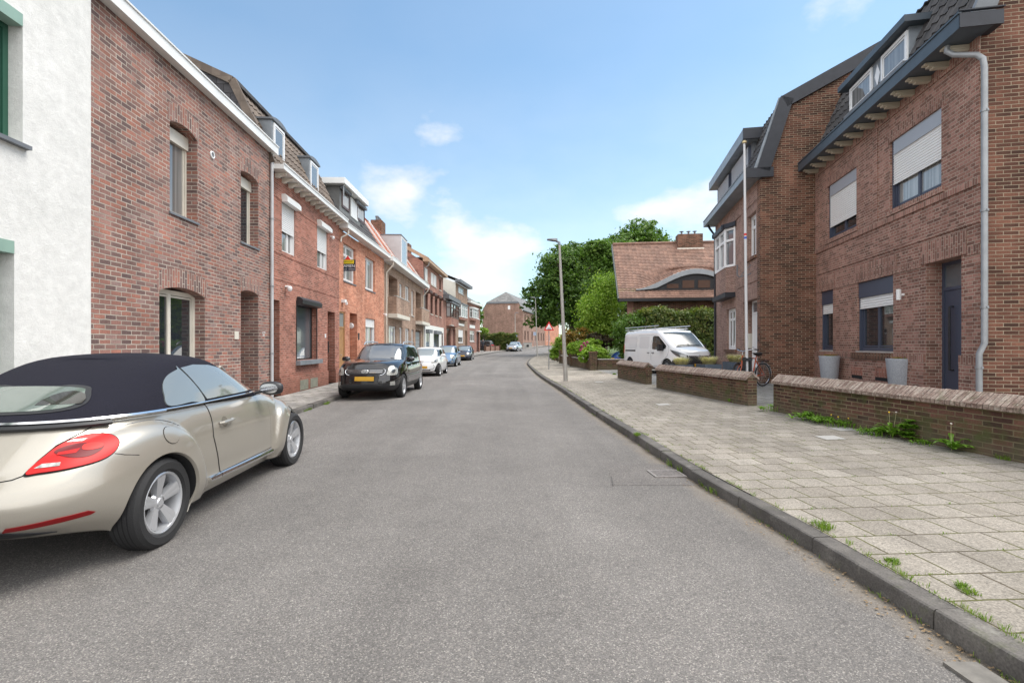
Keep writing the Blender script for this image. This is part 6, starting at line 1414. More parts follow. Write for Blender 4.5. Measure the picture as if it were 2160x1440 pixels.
# ---- white delivery van with roof rack
def van():
    d = Vector((.27, -.963)).normalized(); rz = math.atan2(d.y, d.x); fc = Vector((7.72, 20.5)); org = fc-d*.95
    o = empty('delivery_van', (org.x, org.y, zr(7.5, 22)), rz, 'white panel van with aluminium roof rack parked on the drive', 'van')
    P_ = wp; w = .955; H = 1.94; wb = 3.1; xr = -wb-.85
    body = Shell(xr=[(0,xr+.10),(.1,xr),(1,xr+.02)], xf=[(0,.78),(.1,.93),(.25,.98),(.38,.97),(.48,.88),(.58,.64),(.62,.45),(.66,.30)],
                 w=[(0,.90),(.08,.945),(.25,.955),(.55,.955),(.75,.93),(.9,.89),(.97,.84),(1,.76)], ztop=lambda x: H if x < -.95 else interp([(-.95,H),(-.7,H-.03),(-.5,H-.12)], x), zbot=.24, xm=-1.6, nr=9, nf=4, crown=.02)
    zt = lambda x: sinterp([(xr-.1,H-.02),(-3,H),(-1.2,H),(-.75,H-.03)], x) if x < -.75 else interp([(-.75,1.87),(-.55,1.78),(.28,1.20),(.35,1.17),(.62,1.08),(.85,.97),(.98,.86)], x)
    body = Shell(xr=[(0,xr+.10),(.1,xr),(.9,xr+.02),(1,xr+.05)], xf=[(0,.82),(.15,.95),(.4,.985),(.7,.97),(.88,.93),(1,.86)], w=[(0,.90),(.08,.945),(.25,.955),(.52,.955),(.75,.925),(.9,.885),(.96,.85),(1,.78)], ztop=zt, zbot=.24, xm=-1.6, nr=9, nf=4.2, crown=.035)
    bo = body.mesh(N=64, levels=[i/34 for i in range(35)], name='body', mats=[P_, M['black']], parent=o, arches=[(0,.33,.385),(-wb,.33,.385)], matf=lambda t, x, z: 1 if z < .31 else 0)
    body.patch('arc', [(-1.42,.27),(-1.36,.45),(-1.24,.62),(-1.05,.70),(-.6,.735),(0,.74),(.6,.735),(1.05,.70),(1.24,.62),(1.36,.45),(1.42,.27),(0,.255)], M['black'], 'bumper', o, .006, 14, e=1)
    for x in (0, -wb):
        for sg in (1, -1): wheel(o, x, sg*.85, .325, .2, .20, 5, False, rimm=M['steel'])
    # windscreen lies on the sloping top surface
    def top(x, f):
        z = zt(x); t = 1; y = body.half(x, 1)*f; return Vector((x, y, z+.035*(1-f*f)))
    mb = MB(); xs = [-.60+.88*k/8 for k in range(9)]; fs = [-.93+1.86*k/8 for k in range(9)]
    mb.grid(lambda x, f: top(x, f)+Vector((.006, 0, .010)), xs, fs); mb.build('windscreen', mat('windscreen_van', (.035,.045,.05), .10, spec=.45), o, sharp=60)
    mb = MB(); mb.grid(lambda x, f: top(x, f)+Vector((.008, 0, .013)), [.285,.315,.345], fs); mb.build('scuttle', M['black'], o)
    mb = MB(); mb.tube([top(.26, -.1)+Vector((0,0,.03)), top(.24, .75)+Vector((0,0,.03))], .01, 5); mb.tube([top(.26, -.8)+Vector((0,0,.03)), top(.22, .0)+Vector((0,0,.03))], .01, 5); mb.build('wiper', M['black'], o)
    for sg in (1, -1):
        q = [(-1.10,1.10),(-1.10,1.66),(-.70,1.70),(-.42,1.52),(.0,1.20),(-.05,1.08),(-.5,1.06)]
        q = [(-1.08,1.10),(-1.08,1.62),(-.98,1.68),(-.66,1.66),(-.35,1.45),(-.08,1.24),(-.10,1.12),(-.5,1.06)]
        dp = [(-1.17,.36),(-1.17,1.72),(-.66,1.745),(-.2,1.40),(.06,1.20),(.10,1.0),(.02,.80),(-.36,.55),(-.42,.36)]
        ex = [(x+(.010 if x > -.6 else -.010), z+(.008 if z > 1 else -.008)) for x, z in dp]
        body.patch('side', ex, M['lead'], 'door_gap', o, .0015, 10, sg=sg, thick=False); dr = body.patch('side', dp, P_, 'cab_door', o, .005, 12, sg=sg)
        body.patch('side', q, CG, 'door_window', dr, .011, 8, sg=sg)
        sd = [(-2.30,.42),(-2.30,1.72),(-1.20,1.72),(-1.20,.42)]; body.patch('side', [(-2.312,.41),(-2.312,1.73),(-1.188,1.73),(-1.188,.41)], M['lead'], 'door_gap', o, .0015, 8, sg=sg, thick=False); s2 = body.patch('side', sd, P_, 'sliding_door', o, .005, 8, sg=sg)
        for x0, x1 in ((-3.72, -2.40), (-2.25, -1.30)):
            pl = [(x0+.12,1.12),(x0+.05,1.2),(x0+.05,1.6),(x0+.12,1.66),(x1-.08,1.66),(x1-.03,1.6),(x1-.03,1.2),(x1-.1,1.12)]
            body.patch('side', pl, mat('white_panel', (.62,.63,.65), .25, 0, coat=1), 'side_panel', o, .0075, 6, sg=sg, thick=False)
        body.patch('side', [(-3.55,.98),(-3.55,1.05),(-2.55,1.05),(-2.55,.98)], M['black'], 'door_rail', o, .008, 4, sg=sg)
        for hx in (-1.38, -1.0): P = body.side(hx, .93, sg); hb = MB(); hb.tube([P+Vector((-.07, sg*.01, 0)), P+Vector((-.06, sg*.04, 0)), P+Vector((.06, sg*.04, 0)), P+Vector((.07, sg*.01, 0))], .017, 6); hb.build('handle', M['black'], o)
        mb = MB(); yy = sg*1.08; mb.box(-.32, -.20, yy-.11, yy+.11, 1.02, 1.30); mb.tube([(-.22, sg*.93, 1.08), (-.24, yy, 1.10)], .03, 6); mb.build('mirror', M['black'], o)
        body.patch('arc', [(sg*a, z) for a, z in [(.50,.74),(.50,.84),(.66,.92),(.90,1.0),(1.12,1.05),(1.24,1.08),(1.16,.96),(1.0,.82),(.75,.74)]], LAMPD, 'headlight', o, .010, 8, e=1)
        body.patch('arc', [(sg*a, z) for a, z in [(.56,.76),(.56,.85),(.72,.90),(.84,.86),(.80,.77)]], LAMP, 'lamp_lens', o, .012, 5, e=1, thick=False)
        body.patch('arc', [(sg*a, z) for a, z in [(.8,.9),(.9,1.3),(1.05,1.3),(1.05,.9)]], TAIL, 'tail_lamp', o, .008, 4, e=-1)
    body.patch('arc', [(-.46,.68),(-.48,.82),(-.2,.86),(.2,.86),(.48,.82),(.46,.68)], M['black'], 'grille', o, .006, 6, e=1)
    for z in (.60, .54, .48): mb = MB(); mb.tube([body.arc(a, z, 1)+Vector((.006,0,0)) for a in (-.45,-.2,0,.2,.45)], .012, 5); mb.build('grille_bar', M['slate'], o)
    mb = MB(); mb.tube([body.arc(a, z, 1)+Vector((.012,0,0)) for a, z in ((-.48,.83),(-.25,.80),(0,.785),(.25,.80),(.48,.83))], .014, 6); P = body.end(0, .79, 1)+Vector((.03, 0, 0)); mt = Matrix.Translation(P) @ Matrix.Rotation(R(90), 4, 'Y')
    mb.lathe([(.052,-.005),(.056,.012),(.068,.012),(.072,-.005)], 22, mat=mt)
    for a, b in (((-.08,-.012),(.01,-.012)), ((.01,-.012),(-.01,.012)), ((-.01,.012),(.08,.012))): mb.bar(P+Vector((.012, a[0], a[1])), P+Vector((.012, b[0], b[1])), .014, .012, up=(1,0,0))
    mb.build('badge', M['chrome'], o)
    body.patch('arc', [(-.26,.40),(-.26,.51),(.26,.51),(.26,.40)], M['plate'], 'number_plate', o, .02, 4, e=1)
    mb = MB()
    for sg in (1, -1):
        mb.tube([(xr+.15, sg*.78, H+.05), (-.95, sg*.78, H+.07)], .022, 6); mb.tube([(xr+.15, sg*.80, H+.17), (-.80, sg*.80, H+.19)], .022, 6)
        for x in (xr+.4, -2.6, -1.9, -1.1): mb.tube([(x, sg*.78, H-.02), (x, sg*.80, H+.18)], .014, 6)
    for x in (xr+.3, -3.1, -2.3, -1.6, -1.0): mb.tube([(x, -.78, H+.06), (x, .78, H+.06)], .018, 6)
    mb.build('roof_rack', M['alu'], o)
van()
# ------------------------------------------------------------ plants
rng = np.random.default_rng(11)
def leaf_mesh(name, C, Nrm, size, m, parent=None, aspect=1.9, droop=.3):
    """C: n x 3 centres, Nrm: n x 3 normals; each leaf is a bent rhombus (two triangles)"""
    n = len(C); sz = (size*(.65+.7*rng.random(n)))[:, None]
    Nrm = Nrm/np.linalg.norm(Nrm, axis=1, keepdims=True)
    r = rng.normal(size=(n, 3)); U = np.cross(Nrm, r); U /= np.linalg.norm(U, axis=1, keepdims=True); V = np.cross(Nrm, U)
    a, w = sz*aspect/2, sz/2
    P = np.stack([C-U*a, C+V*w+Nrm*w*droop, C+U*a, C-V*w+Nrm*w*droop], 1).reshape(-1, 3)
    me = bpy.data.meshes.new(name); me.vertices.add(4*n); me.vertices.foreach_set('co', P.astype(np.float32).ravel())
    idx = (np.arange(n)*4)[:, None]; tri = np.concatenate([idx+np.array([0, 1, 2]), idx+np.array([0, 2, 3])], 1).astype(np.int32).ravel()
    me.loops.add(6*n); me.loops.foreach_set('vertex_index', tri); me.polygons.add(2*n); me.polygons.foreach_set('loop_start', np.arange(0, 6*n, 3, dtype=np.int32))
    me.materials.append(m); me.update(calc_edges=True); me.validate()
    o = bpy.data.objects.new(name, me); COL.objects.link(o)
    if parent: o.parent = parent
    return o
def crown(name, blobs, n, size, m, parent, clump=.28, per=22, shell=.55, down=.0, flat=.6):
    """leaf clusters spread through ellipsoids, denser towards the outside, with gaps between clusters"""
    vol = np.array([b[3]*b[4]*b[5] for b in blobs])**.72; vol /= vol.sum(); Cs, Ns = [], []
    for b, f in zip(blobs, vol):
        k = max(3, int(n*f/per)); d = rng.normal(size=(k, 3)); d /= np.linalg.norm(d, axis=1, keepdims=True)
        rad = shell+(1.04-shell)*rng.random(k)**.6
        c = np.array(b[:3])+d*rad[:, None]*np.array(b[3:6]); cs = clump*min(b[3:6])*(.6+.8*rng.random(k))
        for i in range(k):
            p = c[i]+rng.normal(size=(per, 3))*cs[i]*np.array([.55, .55, .55*flat]); Cs.append(p); Ns.append(d[i]*.5+np.array([0, 0, .7])+rng.normal(size=(per, 3))*.6)
    return leaf_mesh(name, np.concatenate(Cs), np.concatenate(Ns), size, m, parent)
def trunk(name, parent, h, r, m, limbs=5, spread=1.5, top=None, seed=1, lean=(0, 0)):
    rnd = random.Random(seed); mb = MB(); pts = [(0, 0, -.3), (lean[0]*.3, lean[1]*.3, h*.35), (lean[0]*.7, lean[1]*.7, h*.7), (lean[0], lean[1], h)]
    mb.tube(pts, [r*1.25, r, r*.8, r*.5], 10)
    for k in range(limbs):
        a = 2*math.pi*k/limbs+rnd.random(); z = h*(.45+.5*k/limbs); l = spread*(.7+.6*rnd.random()); e = h*.35*rnd.random()+.4
        f = z/h; mb.tube([(lean[0]*f, lean[1]*f, z), (lean[0]*f+math.cos(a)*l*.5, lean[1]*f+math.sin(a)*l*.5, z+e*.6), (lean[0]*f+math.cos(a)*l, lean[1]*f+math.sin(a)*l, z+e*1.4)], [r*.45, r*.3, r*.1], 7)
    return mb.build(name, m, parent)
BARK = mat('bark', (.09,.07,.05), .9, noise=(6,.3), bump=.6, bscale=12)
LF = dict(dark=leafmat('leaf_dark', (.032,.078,.014), (.095,.175,.03), (.21,.30,.065), .7), mid=leafmat('leaf_mid', (.05,.10,.016), (.10,.185,.03), (.19,.28,.06), .9),
          lime=leafmat('leaf_lime', (.12,.22,.024), (.25,.38,.045), (.42,.52,.11), .9), hedge=leafmat('leaf_hedge', (.045,.08,.015), (.11,.15,.03), (.30,.25,.08), 1.6),
          copper=leafmat('leaf_copper', (.08,.11,.02), (.26,.17,.035), (.52,.24,.06), 1.0), plum=leafmat('leaf_plum', (.03,.03,.015), (.06,.04,.02), (.10,.09,.03), 1.3),
          grass=leafmat('grass_blade', (.09,.16,.022), (.17,.26,.04), (.28,.31,.09), 4), straw=leafmat('straw_blade', (.42,.36,.22), (.60,.54,.36), (.72,.66,.46), 6),
          weed=leafmat('weed_leaf', (.08,.17,.018), (.16,.30,.03), (.27,.42,.06), 6), flower=mat('magenta_flower', (.35,.02,.13), .6), dand=mat('dandelion_yellow', (.75,.5,.02), .6))
def ppos(px, Y): X = (px-CX)/F*Y; return X, Y, zr(X, Y)
def tree(name, label, px, Y, blobs, n, size, m, th, tr, seed=1, cat='tree', clump=.28, per=22, shell=.55, group=None, z=None, limbs=5, spread=1.5):
    X, Y, zz = ppos(px, Y); o = empty(name, (X, Y, zz if z is None else z), 0, label, cat, group)
    if th: trunk('trunk', o, th, tr, BARK, limbs, spread, seed=seed)
    crown('crown', blobs, n, size, m, o, clump, per, shell); return o
def zat(py, Y): return CAMZ+(HY-py)/F*Y
def bx(px0, px, Y): return (px-px0)/F*Y
# big dark tree over the pavement
Y = 60; c = 1207; B = lambda px, py, dy, r, rz, ry=None: (bx(c, px, Y), dy, zat(py, Y)-g(Y)-.3, r, ry or r, rz)
T1 = [(1195,560,0,3.4,2.2), (1230,545,1,3.1,1.9), (1165,600,-.5,2.6,1.7), (1215,610,-1,3.6,2.2), (1143,628,0,2.2,1.2), (1255,590,1,2.9,2.2), (1180,655,-.5,3.0,1.7), (1235,665,0,3.1,1.9), (1150,668,.3,1.9,1.1), (1200,526,.5,1.9,.9), (1270,640,1,2.4,2.0), (1120,612,.6,1.3,.45), (1117,645,.2,1.2,.4), (1128,680,.2,1.4,.6), (1170,560,.5,2.0,1.0), (1150,588,.2,1.2,.6), (1240,525,.5,1.6,.8)]
tree('broadleaf_tree', 'large dark green tree spreading over the far pavement', c, Y, [B(*b) for b in T1], 44000, .185, LF['dark'], 8.5, .4, 3, clump=.34, per=26, shell=.35, limbs=8, spread=3.4, z=g(60)+.3)
B = lambda px, py, dy, r, rz, ry=None: (bx(c, px, Y), dy, zat(py, Y)-.6, r, ry or r, rz)
Y = 58; c = 1340
tree('broadleaf_tree', 'tall bright green treetop rising behind the bungalow roof', c, Y, [B(1350,490,0,2.3,1.5), B(1335,520,0,3.0,1.7), B(1300,530,1,2.4,1.7), B(1375,520,0,2.0,1.3), B(1405,520,.5,1.5,1.3), B(1360,478,0,1.2,.9), B(1320,500,0,1.5,1.0), B(1385,500,0,1.2,.8), B(1340,580,0,4,2.5)], 17000, .19, LF['mid'], 11, .35, 4, clump=.34, per=22, shell=.4, limbs=7, spread=2.5)
Y = 52; c = 1275
tree('broadleaf_tree', 'lighter green tree between the dark tree and the bungalow', c, Y, [B(1270,525,0,1.9,1.1), B(1290,560,0,2.2,1.8), B(1255,515,0,1.1,.7), B(1300,525,1,1.8,1.3), B(1280,610,0,2.5,2.2)], 13000, .18, LF['mid'], 9, .28, 5, clump=.34, shell=.4)
Y = 34; c = 1272
tree('willow_like_tree', 'pale green feathery tree left of the bungalow', c, Y, [B(1280,600,0,1.1,1.1), B(1265,630,0,1.3,1.1), B(1250,650,-.3,1.0,1.0), B(1290,650,0,1.3,1.4), B(1240,635,0,.6,.55), B(1290,585,.3,.7,.6), B(1270,680,0,1.5,1.1), B(1300,690,0,1.2,1.0)], 20000, .08, LF['lime'], 4, .13, 6, clump=.52, shell=.25, limbs=6, spread=1.0)
# hedge behind the van, big round shrub, garden shrubs
def shrub(name, label, px, Y, blobs, n, size, m, cat='shrub', stem=.8, group=None, clump=.3, shell=.6):
    X, Y, zz = ppos(px, Y); o = empty(name, (X, Y, zz), 0, label, cat, group)
    mb = MB(); rnd = random.Random(int(px))
    for k in range(6): a = rnd.random()*6.3; mb.tube([(0, 0, -.2), (math.cos(a)*.2*stem, math.sin(a)*.2*stem, stem*.5), (math.cos(a)*.5*stem, math.sin(a)*.5*stem, stem)], [.03, .022, .01], 5)
    mb.build('stem', BARK, o); crown('foliage', blobs, n, size, m, o, clump, 20, shell); return o
def Bs(px0, Y):
    X, Y, zz = ppos(px0, Y); return lambda px, py, dy, rx, rz, ry=None: (bx(px0, px, Y), dy, zat(py, Y)-zz, rx, ry or rx, rz)
Y = 27.6; q = Bs(1335, Y)
shrub('round_shrub', 'large rounded green shrub beside the white van', 1335, Y, [q(1330,705,0,.95,1.0), q(1345,690,.1,.9,.75), q(1312,708,0,.5,.5), q(1330,735,0,.6,.6), q(1355,720,.2,.9,.9)], 9000, .075, LF['mid'], stem=1.2)
def hedge(name, label, P0, P1, z, h, w, n, size, m, parent=None):
    P0 = Vector(P0); P1 = Vector(P1); d = P1-P0; L_ = d.length; o = empty(name, (P0.x, P0.y, z), math.atan2(d.y, d.x), label, 'hedge')
    k = n//18; u = rng.random(k)*L_; face = rng.random(k); v = np.where(face < .45, -w/2, np.where(face < .75, rng.random(k)*w-w/2, w/2)); zz = np.where((face >= .45) & (face < .75), h, rng.random(k)*h)
    bump = .10*np.sin(u*2.1)+.07*np.sin(u*5.3+zz*3); zz = zz+np.where((face >= .45) & (face < .75), bump, 0)
    C = np.stack([u, v+bump*.6*np.sign(v), zz], 1); nr = np.stack([np.zeros(k), np.sign(v)*np.where((face >= .45) & (face < .75), .1, 1), np.where((face >= .45) & (face < .75), 1, .4)], 1)
    Cc = np.repeat(C, 18, 0)+rng.normal(size=(k*18, 3))*np.array([.13, .10, .11]); Nn = np.repeat(nr, 18, 0)+rng.normal(size=(k*18, 3))*.7
    leaf_mesh('foliage', Cc, Nn, size, m, o)
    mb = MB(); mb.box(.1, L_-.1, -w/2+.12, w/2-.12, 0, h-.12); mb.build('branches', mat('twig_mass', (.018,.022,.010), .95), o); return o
a = px_at(1352, 0, 27.4); b = px_at(1560, 0, 28.4)
hedge('hedge', 'tall clipped hedge with reddish tips behind the white van', (a.x, a.y), (b.x, b.y), .35, zat(662, 28)-.35, 1.1, 26000, .075, LF['hedge'])
Y = 33; q = Bs(1213, Y); shrub('photinia_shrub', 'orange tipped rounded shrub left of the garden pillars', 1213, Y, [q(1213,712,0,.70,.55), q(1198,708,0,.45,.40), q(1230,705,0,.55,.45), q(1213,735,0,.8,.5)], 5500, .07, LF['copper'])
Y = 34; q = Bs(1245, Y); shrub('feathery_shrub', 'pale yellow green feathery shrub behind the orange tipped one', 1245, Y, [q(1240,690,0,.7,.45), q(1262,700,0,.7,.55), q(1225,685,.3,.4,.3), q(1250,715,0,.9,.6)], 5000, .07, LF['lime'])
Y = 30; q = Bs(1225, Y); shrub('rhododendron_shrub', 'green shrub with magenta flowers behind the garden wall', 1225, Y, [q(1225,733,.3,.62,.36), q(1207,738,.3,.42,.30), q(1250,727,.3,.6,.34)], 4500, .065, LF['lime'])
o = bpy.data.objects['rhododendron_shrub']
for px, py in ((1223,730),(1228,724),(1232,729),(1221,738),(1235,722),(1226,735)):
    x, z = bx(1225, px, 29.6), zat(py, 29.6)-o.location.z; mb = MB()
    for k in range(7): t = k*.9; c_ = (x+.05*math.cos(t), -.78+.02*k, z+.05*math.sin(t)); mb.lathe([(0,.035),(.035,.01),(.03,-.03)], 6, mat=Matrix.Translation(c_) @ Matrix.Rotation(R(80), 4, 'X'))
    mb.build('flower_head', LF['flower'], o)
Y = 31; q = Bs(1272, Y); shrub('purple_leaved_shrub', 'dark reddish leaved shrub above the blue car', 1272, Y, [q(1272,718,.4,.75,.32), q(1258,713,.4,.5,.3), q(1288,720,.4,.5,.28)], 5000, .07, LF['plum'])
Y = 27.3; q = Bs(1250, Y); shrub('bright_shrub', 'bright green low shrub beside the brick pillar', 1250, Y, [q(1250,745,0,.55,.38), q(1235,752,0,.4,.3), q(1266,750,0,.45,.35)], 3600, .085, LF['lime'], stem=.5)
Y = 27.3; q = Bs(1302, Y); shrub('low_shrub', 'dark green low shrub at the tail of the white van', 1302, Y, [q(1322,748,0,.35,.4), q(1330,738,0,.4,.5)], 2600, .075, LF['mid'], stem=.5)
Y = 40; q = Bs(1177, Y); shrub('overhanging_shrub', 'mid green shrub leaning out beside the warning sign', 1177, Y, [q(1180,730,0,.55,.6), q(1172,742,0,.45,.45), q(1187,720,0,.5,.5), q(1167,750,-.3,.3,.35)], 3800, .085, LF['lime'])
# far hedge and little round tree by the bend
a = px_at(1012, 0, 80); b = px_at(1089, 0, 78)
hedge('hedge', 'bright topped hedge along the drive at the bend', (a.x, a.y), (b.x, b.y), g(78)+.1, zat(706, 79)-g(78)-.1, 1.2, 15000, .12, LF['hedge'])
X, Y = px_at(1020, 0, 77).x, 77; o = empty('round_topped_tree', (X, Y, g(77)+.1), 0, 'small ball shaped tree beside the last house of the row', 'tree'); trunk('trunk', o, zat(697, 77)-g(77)-.3, .06, BARK, 3, .4); crown('crown', [(0, 0, zat(697, 77)-g(77)-.1, .75, .75, .42)], 1500, .13, LF['lime'], o)
X, Y = px_at(1008, 0, 88).x, 88; o = empty('broadleaf_tree', (X, Y, g(88)), 0, 'grey green treetop showing between the row and the gable end', 'tree'); trunk('trunk', o, 6, .2, BARK, 4, 1); crown('crown', [(-.3, 0, 7.2, .9, .9, 1.0), (0, 0, 5.6, 1.0, 1.0, 1.4)], 2000, .2, LF['mid'], o)

# weeds: blades and leaf rosettes
def blades(mb, cx, cy, cz, n, h, spread, w=.006, rnd=random, lean=.5, m=0):
    for k in range(n):
        a = rnd.random()*6.283; r0 = spread*rnd.random()**.7; x, y = cx+r0*math.cos(a), cy+r0*math.sin(a); b = a+rnd.uniform(-.8, .8); l = h*rnd.uniform(.5, 1.1); le = lean*rnd.uniform(.3, 1.1)
        dx, dy = math.cos(b), math.sin(b); px_, py_ = -dy*w, dx*w
        p = [(x, y, cz), (x+dx*l*le*.35, y+dy*l*le*.35, cz+l*.6), (x+dx*l*le, y+dy*l*le, cz+l*(1-.35*le))]
        mb.face([(p[0][0]-px_, p[0][1]-py_, cz), (p[0][0]+px_, p[0][1]+py_, cz), (p[1][0]+px_*.8, p[1][1]+py_*.8, p[1][2]), (p[1][0]-px_*.8, p[1][1]-py_*.8, p[1][2])], m); mb.face([(p[1][0]-px_*.8, p[1][1]-py_*.8, p[1][2]), (p[1][0]+px_*.8, p[1][1]+py_*.8, p[1][2]), p[2]], m)
def rosette(mb, cx, cy, cz, n, L_, w, rnd, up=.6, m=0, tooth=True):
    for k in range(n):
        a = 6.283*k/n+rnd.uniform(-.3, .3); l = L_*rnd.uniform(.7, 1.1); e = up*rnd.uniform(.5, 1.2); c, s_ = math.cos(a), math.sin(a); K = 6; prev = None
        for j in range(K+1):
            f = j/K; x = cx+c*l*f; y = cy+s_*l*f; z = cz+l*(math.sin(f*2.2)*e*.5); ww = w*math.sin(math.pi*min(f*.85+.1, 1))*(1 if j % 2 or not tooth else .55)
            cur = ((x-s_*ww, y+c*ww, z+ww*.3), (x, y, z), (x+s_*ww, y-c*ww, z+ww*.3))
            if prev: mb.face([prev[0], prev[1], cur[1], cur[0]], m); mb.face([prev[1], prev[2], cur[2], cur[1]], m)
            prev = cur
def onpave(px, py):      # point of the right pavement seen at a pixel
    Y = 6.0
    for _ in range(12): X = (px-CX)/F*Y; Y = (CAMZ-zr(X, Y))*F/(py-HY)
    return (px-CX)/F*Y, Y, zr((px-CX)/F*Y, Y)
def onroad(px, py):
    Y = CAMZ*F/(py-HY); return (px-CX)/F*Y, Y, g(Y)+.005
WR = random.Random(3)
weeds = [('dandelion_clump', 'jagged dandelion leaves with tall seed stalk against the nearest garden wall', 1893, 922, 'rose', .16, 2), ('leafy_weed', 'bushy bright green weed against the nearest garden wall', 1936, 928, 'bush', .16, 0),
 ('dandelion_clump', 'flat dandelion with long stalk near the right end of the nearest wall', 2022, 950, 'rose', .15, 1), ('leafy_weed', 'spreading weeds at the left foot of the nearest garden wall', 1716, 885, 'mix', .16, 0), ('leafy_weed', 'fresh green weeds with a yellow flower left of the dandelions', 1762, 893, 'mix', .14, 1), ('leafy_weed', 'yellowish green weeds close to the white slabs', 1802, 900, 'mix', .13, 1),
 ('leafy_weed', 'small weeds between the yellow flower and the dandelions', 1845, 915, 'mix', .10, 0), ('leafy_weed', 'weeds at the corner of the nearest garden wall beside the path gap', 1640, 866, 'mix', .13, 0), ('grass_tuft', 'grass tuft at the far right foot of the nearest wall', 2120, 968, 'grass', .09, 1),
 ('leafy_weed', 'low weeds at the foot of the middle garden wall', 1500, 835, 'mix', .09, 0), ('leafy_weed', 'brownish low weeds near the right end of the middle garden wall', 1560, 848, 'mix', .09, 0), ('leafy_weed', 'bright weed at the foot of the farthest capped wall', 1340, 797, 'bush', .14, 0), ('grass_tuft', 'dry tuft on the drive left of the capped wall', 1297, 790, 'grass', .12, 0),
 ('grass_tuft', 'weed growing out of the gully by the kerb', 1440, 995, 'road', .13, 0), ('grass_tuft', 'grass clump in the gutter just before the gully', 1502, 1035, 'road', .10, 0), ('grass_tuft', 'tuft in the kerb joint nearest the viewer but one', 1732, 1108, 'grass', .07, 0), ('grass_tuft', 'long grass strip in the gutter at the lower right corner', 2085, 1350, 'road', .07, 0), ('grass_tuft', 'grass strip in the gutter near the last kerb joint', 2000, 1310, 'road', .06, 0),
 ('grass_tuft', 'small tuft on the kerb beyond the gully', 1345, 918, 'grass', .07, 0), ('grass_tuft', 'dry tuft in the slab joint at the right edge', 2030, 1243, 'grass', .045, 0), ('grass_tuft', 'mossy tuft in the slab joint above the kerb', 1890, 1187, 'grass', .035, 0), ('grass_tuft', 'weeds in the gutter beside the left kerb near the black car', 690, 852, 'road', .09, 0), ('grass_tuft', 'weeds in the gutter just beyond the beige car', 648, 866, 'road', .09, 0),
 ('leafy_weed', 'light green weeds touching the wall between the first two clumps', 1738, 889, 'mix', .13, 0), ('leafy_weed', 'feathery weeds just left of the dandelion with the tall stalk', 1868, 918, 'mix', .12, 0), ('leafy_weed', 'low weeds hugging the wall right of the leafy bush weed', 1960, 937, 'mix', .07, 0),
 ('leafy_weed', 'weeds below the yellow flower clump at the wall foot', 1784, 898, 'mix', .14, 1), ('leafy_weed', 'darker weeds at the middle wall foot left part', 1455, 825, 'mix', .08, 0)]
for (nm, lb, px, py, kd, s_, ns) in weeds:
    x, y, z = onroad(px, py) if kd == 'road' else onpave(px, py)
    if kd in ('rose', 'bush', 'mix'): s_ *= 1.3; x -= .07
    o = empty(nm, (x, y, z), 0, lb, 'weed' if nm != 'grass_tuft' else 'grass tuft'); mb = MB()
    if kd == 'rose': rosette(mb, 0, 0, .01, 13, s_*1.3, s_*.17, WR, .95); rosette(mb, .01, .02, .02, 7, s_*.9, s_*.16, WR, 1.7)
    elif kd == 'bush':
        for k in range(75): a = WR.random()*6.28; r = s_*.75*WR.random()**.5; rosette(mb, r*math.cos(a), r*math.sin(a)*.6, s_*1.7*WR.random()*(1-r/s_*.6), 5, s_*.36, s_*.13, WR, .5, tooth=False)
    elif kd == 'mix':
        for k in range(10): a = WR.random()*6.28; r = s_*1.6*WR.random(); rosette(mb, r*math.cos(a), r*math.sin(a)*.45, WR.random()*s_*.4, 6, s_*.62, s_*.11, WR, 1.1)
        blades(mb, 0, 0, 0, 40, s_*.9, s_*1.6, .004, WR)
    else:
        along = 2.6 if kd == 'road' else 1.2
        for k in range(6): blades(mb, WR.uniform(-.04, .04), WR.uniform(-along, along)*s_, 0, 26, s_*.8, s_*.6, .0028, WR, .8)
    mb.build('leaves', LF['grass'] if nm == 'grass_tuft' else LF['weed'], o)
    for k in range(ns):
        q = MB(); dx = WR.uniform(-.05, .05); h_ = s_*(1.7 if kd == 'rose' else .8); q.tube([(dx, 0, 0), (dx*1.5, 0, h_*.6), (dx*2+.01, 0, h_)], .0022, 5); q.build('stalk', LF['straw'], o)
        q = MB(); q.lathe([(0, .008), (.010, .006), (.013, 0), (.005, -.006)], 10, mat=Matrix.Translation((dx*2+.01, 0, h_)) @ Matrix.Rotation(R(35), 4, 'X')); q.build('flower', LF['dand'] if kd != 'rose' or k else mat('seed_head', (.6,.57,.5), .9), o)
# moss and thin grass growing in the joints along the kerb and the foot of the walls: countless
mb = MB()
for k in range(420):
    Y = 2.2+30*WR.random()**2.2; edge = WR.random()
    x = kr(Y)+.155+WR.uniform(-.012, .012) if edge < .55 else gw(Y)-.10+WR.uniform(-.05, .04) if edge < .85 else kr(Y)-.02
    z = zr(x, Y) if edge < .85 else .0
    blades(mb, x, Y, z, WR.randint(3, 9), .028+.02*WR.random(), .03, .002, WR, .9)
for k in range(160):
    Y = 2.2+9*WR.random(); i = round((WR.random()*3.2)/.305); x = kr(Y)+.15+WR.random()*3.3; Yj = round(Y*1.003/.305)*.305/1.003
    blades(mb, x, Yj, zr(x, Yj), WR.randint(3, 8), .018, .03, .002, WR, .9)
tag(mb.build('joint_moss', LF['grass']), 'moss and short grass growing in the paving joints', 'moss', kind='stuff')
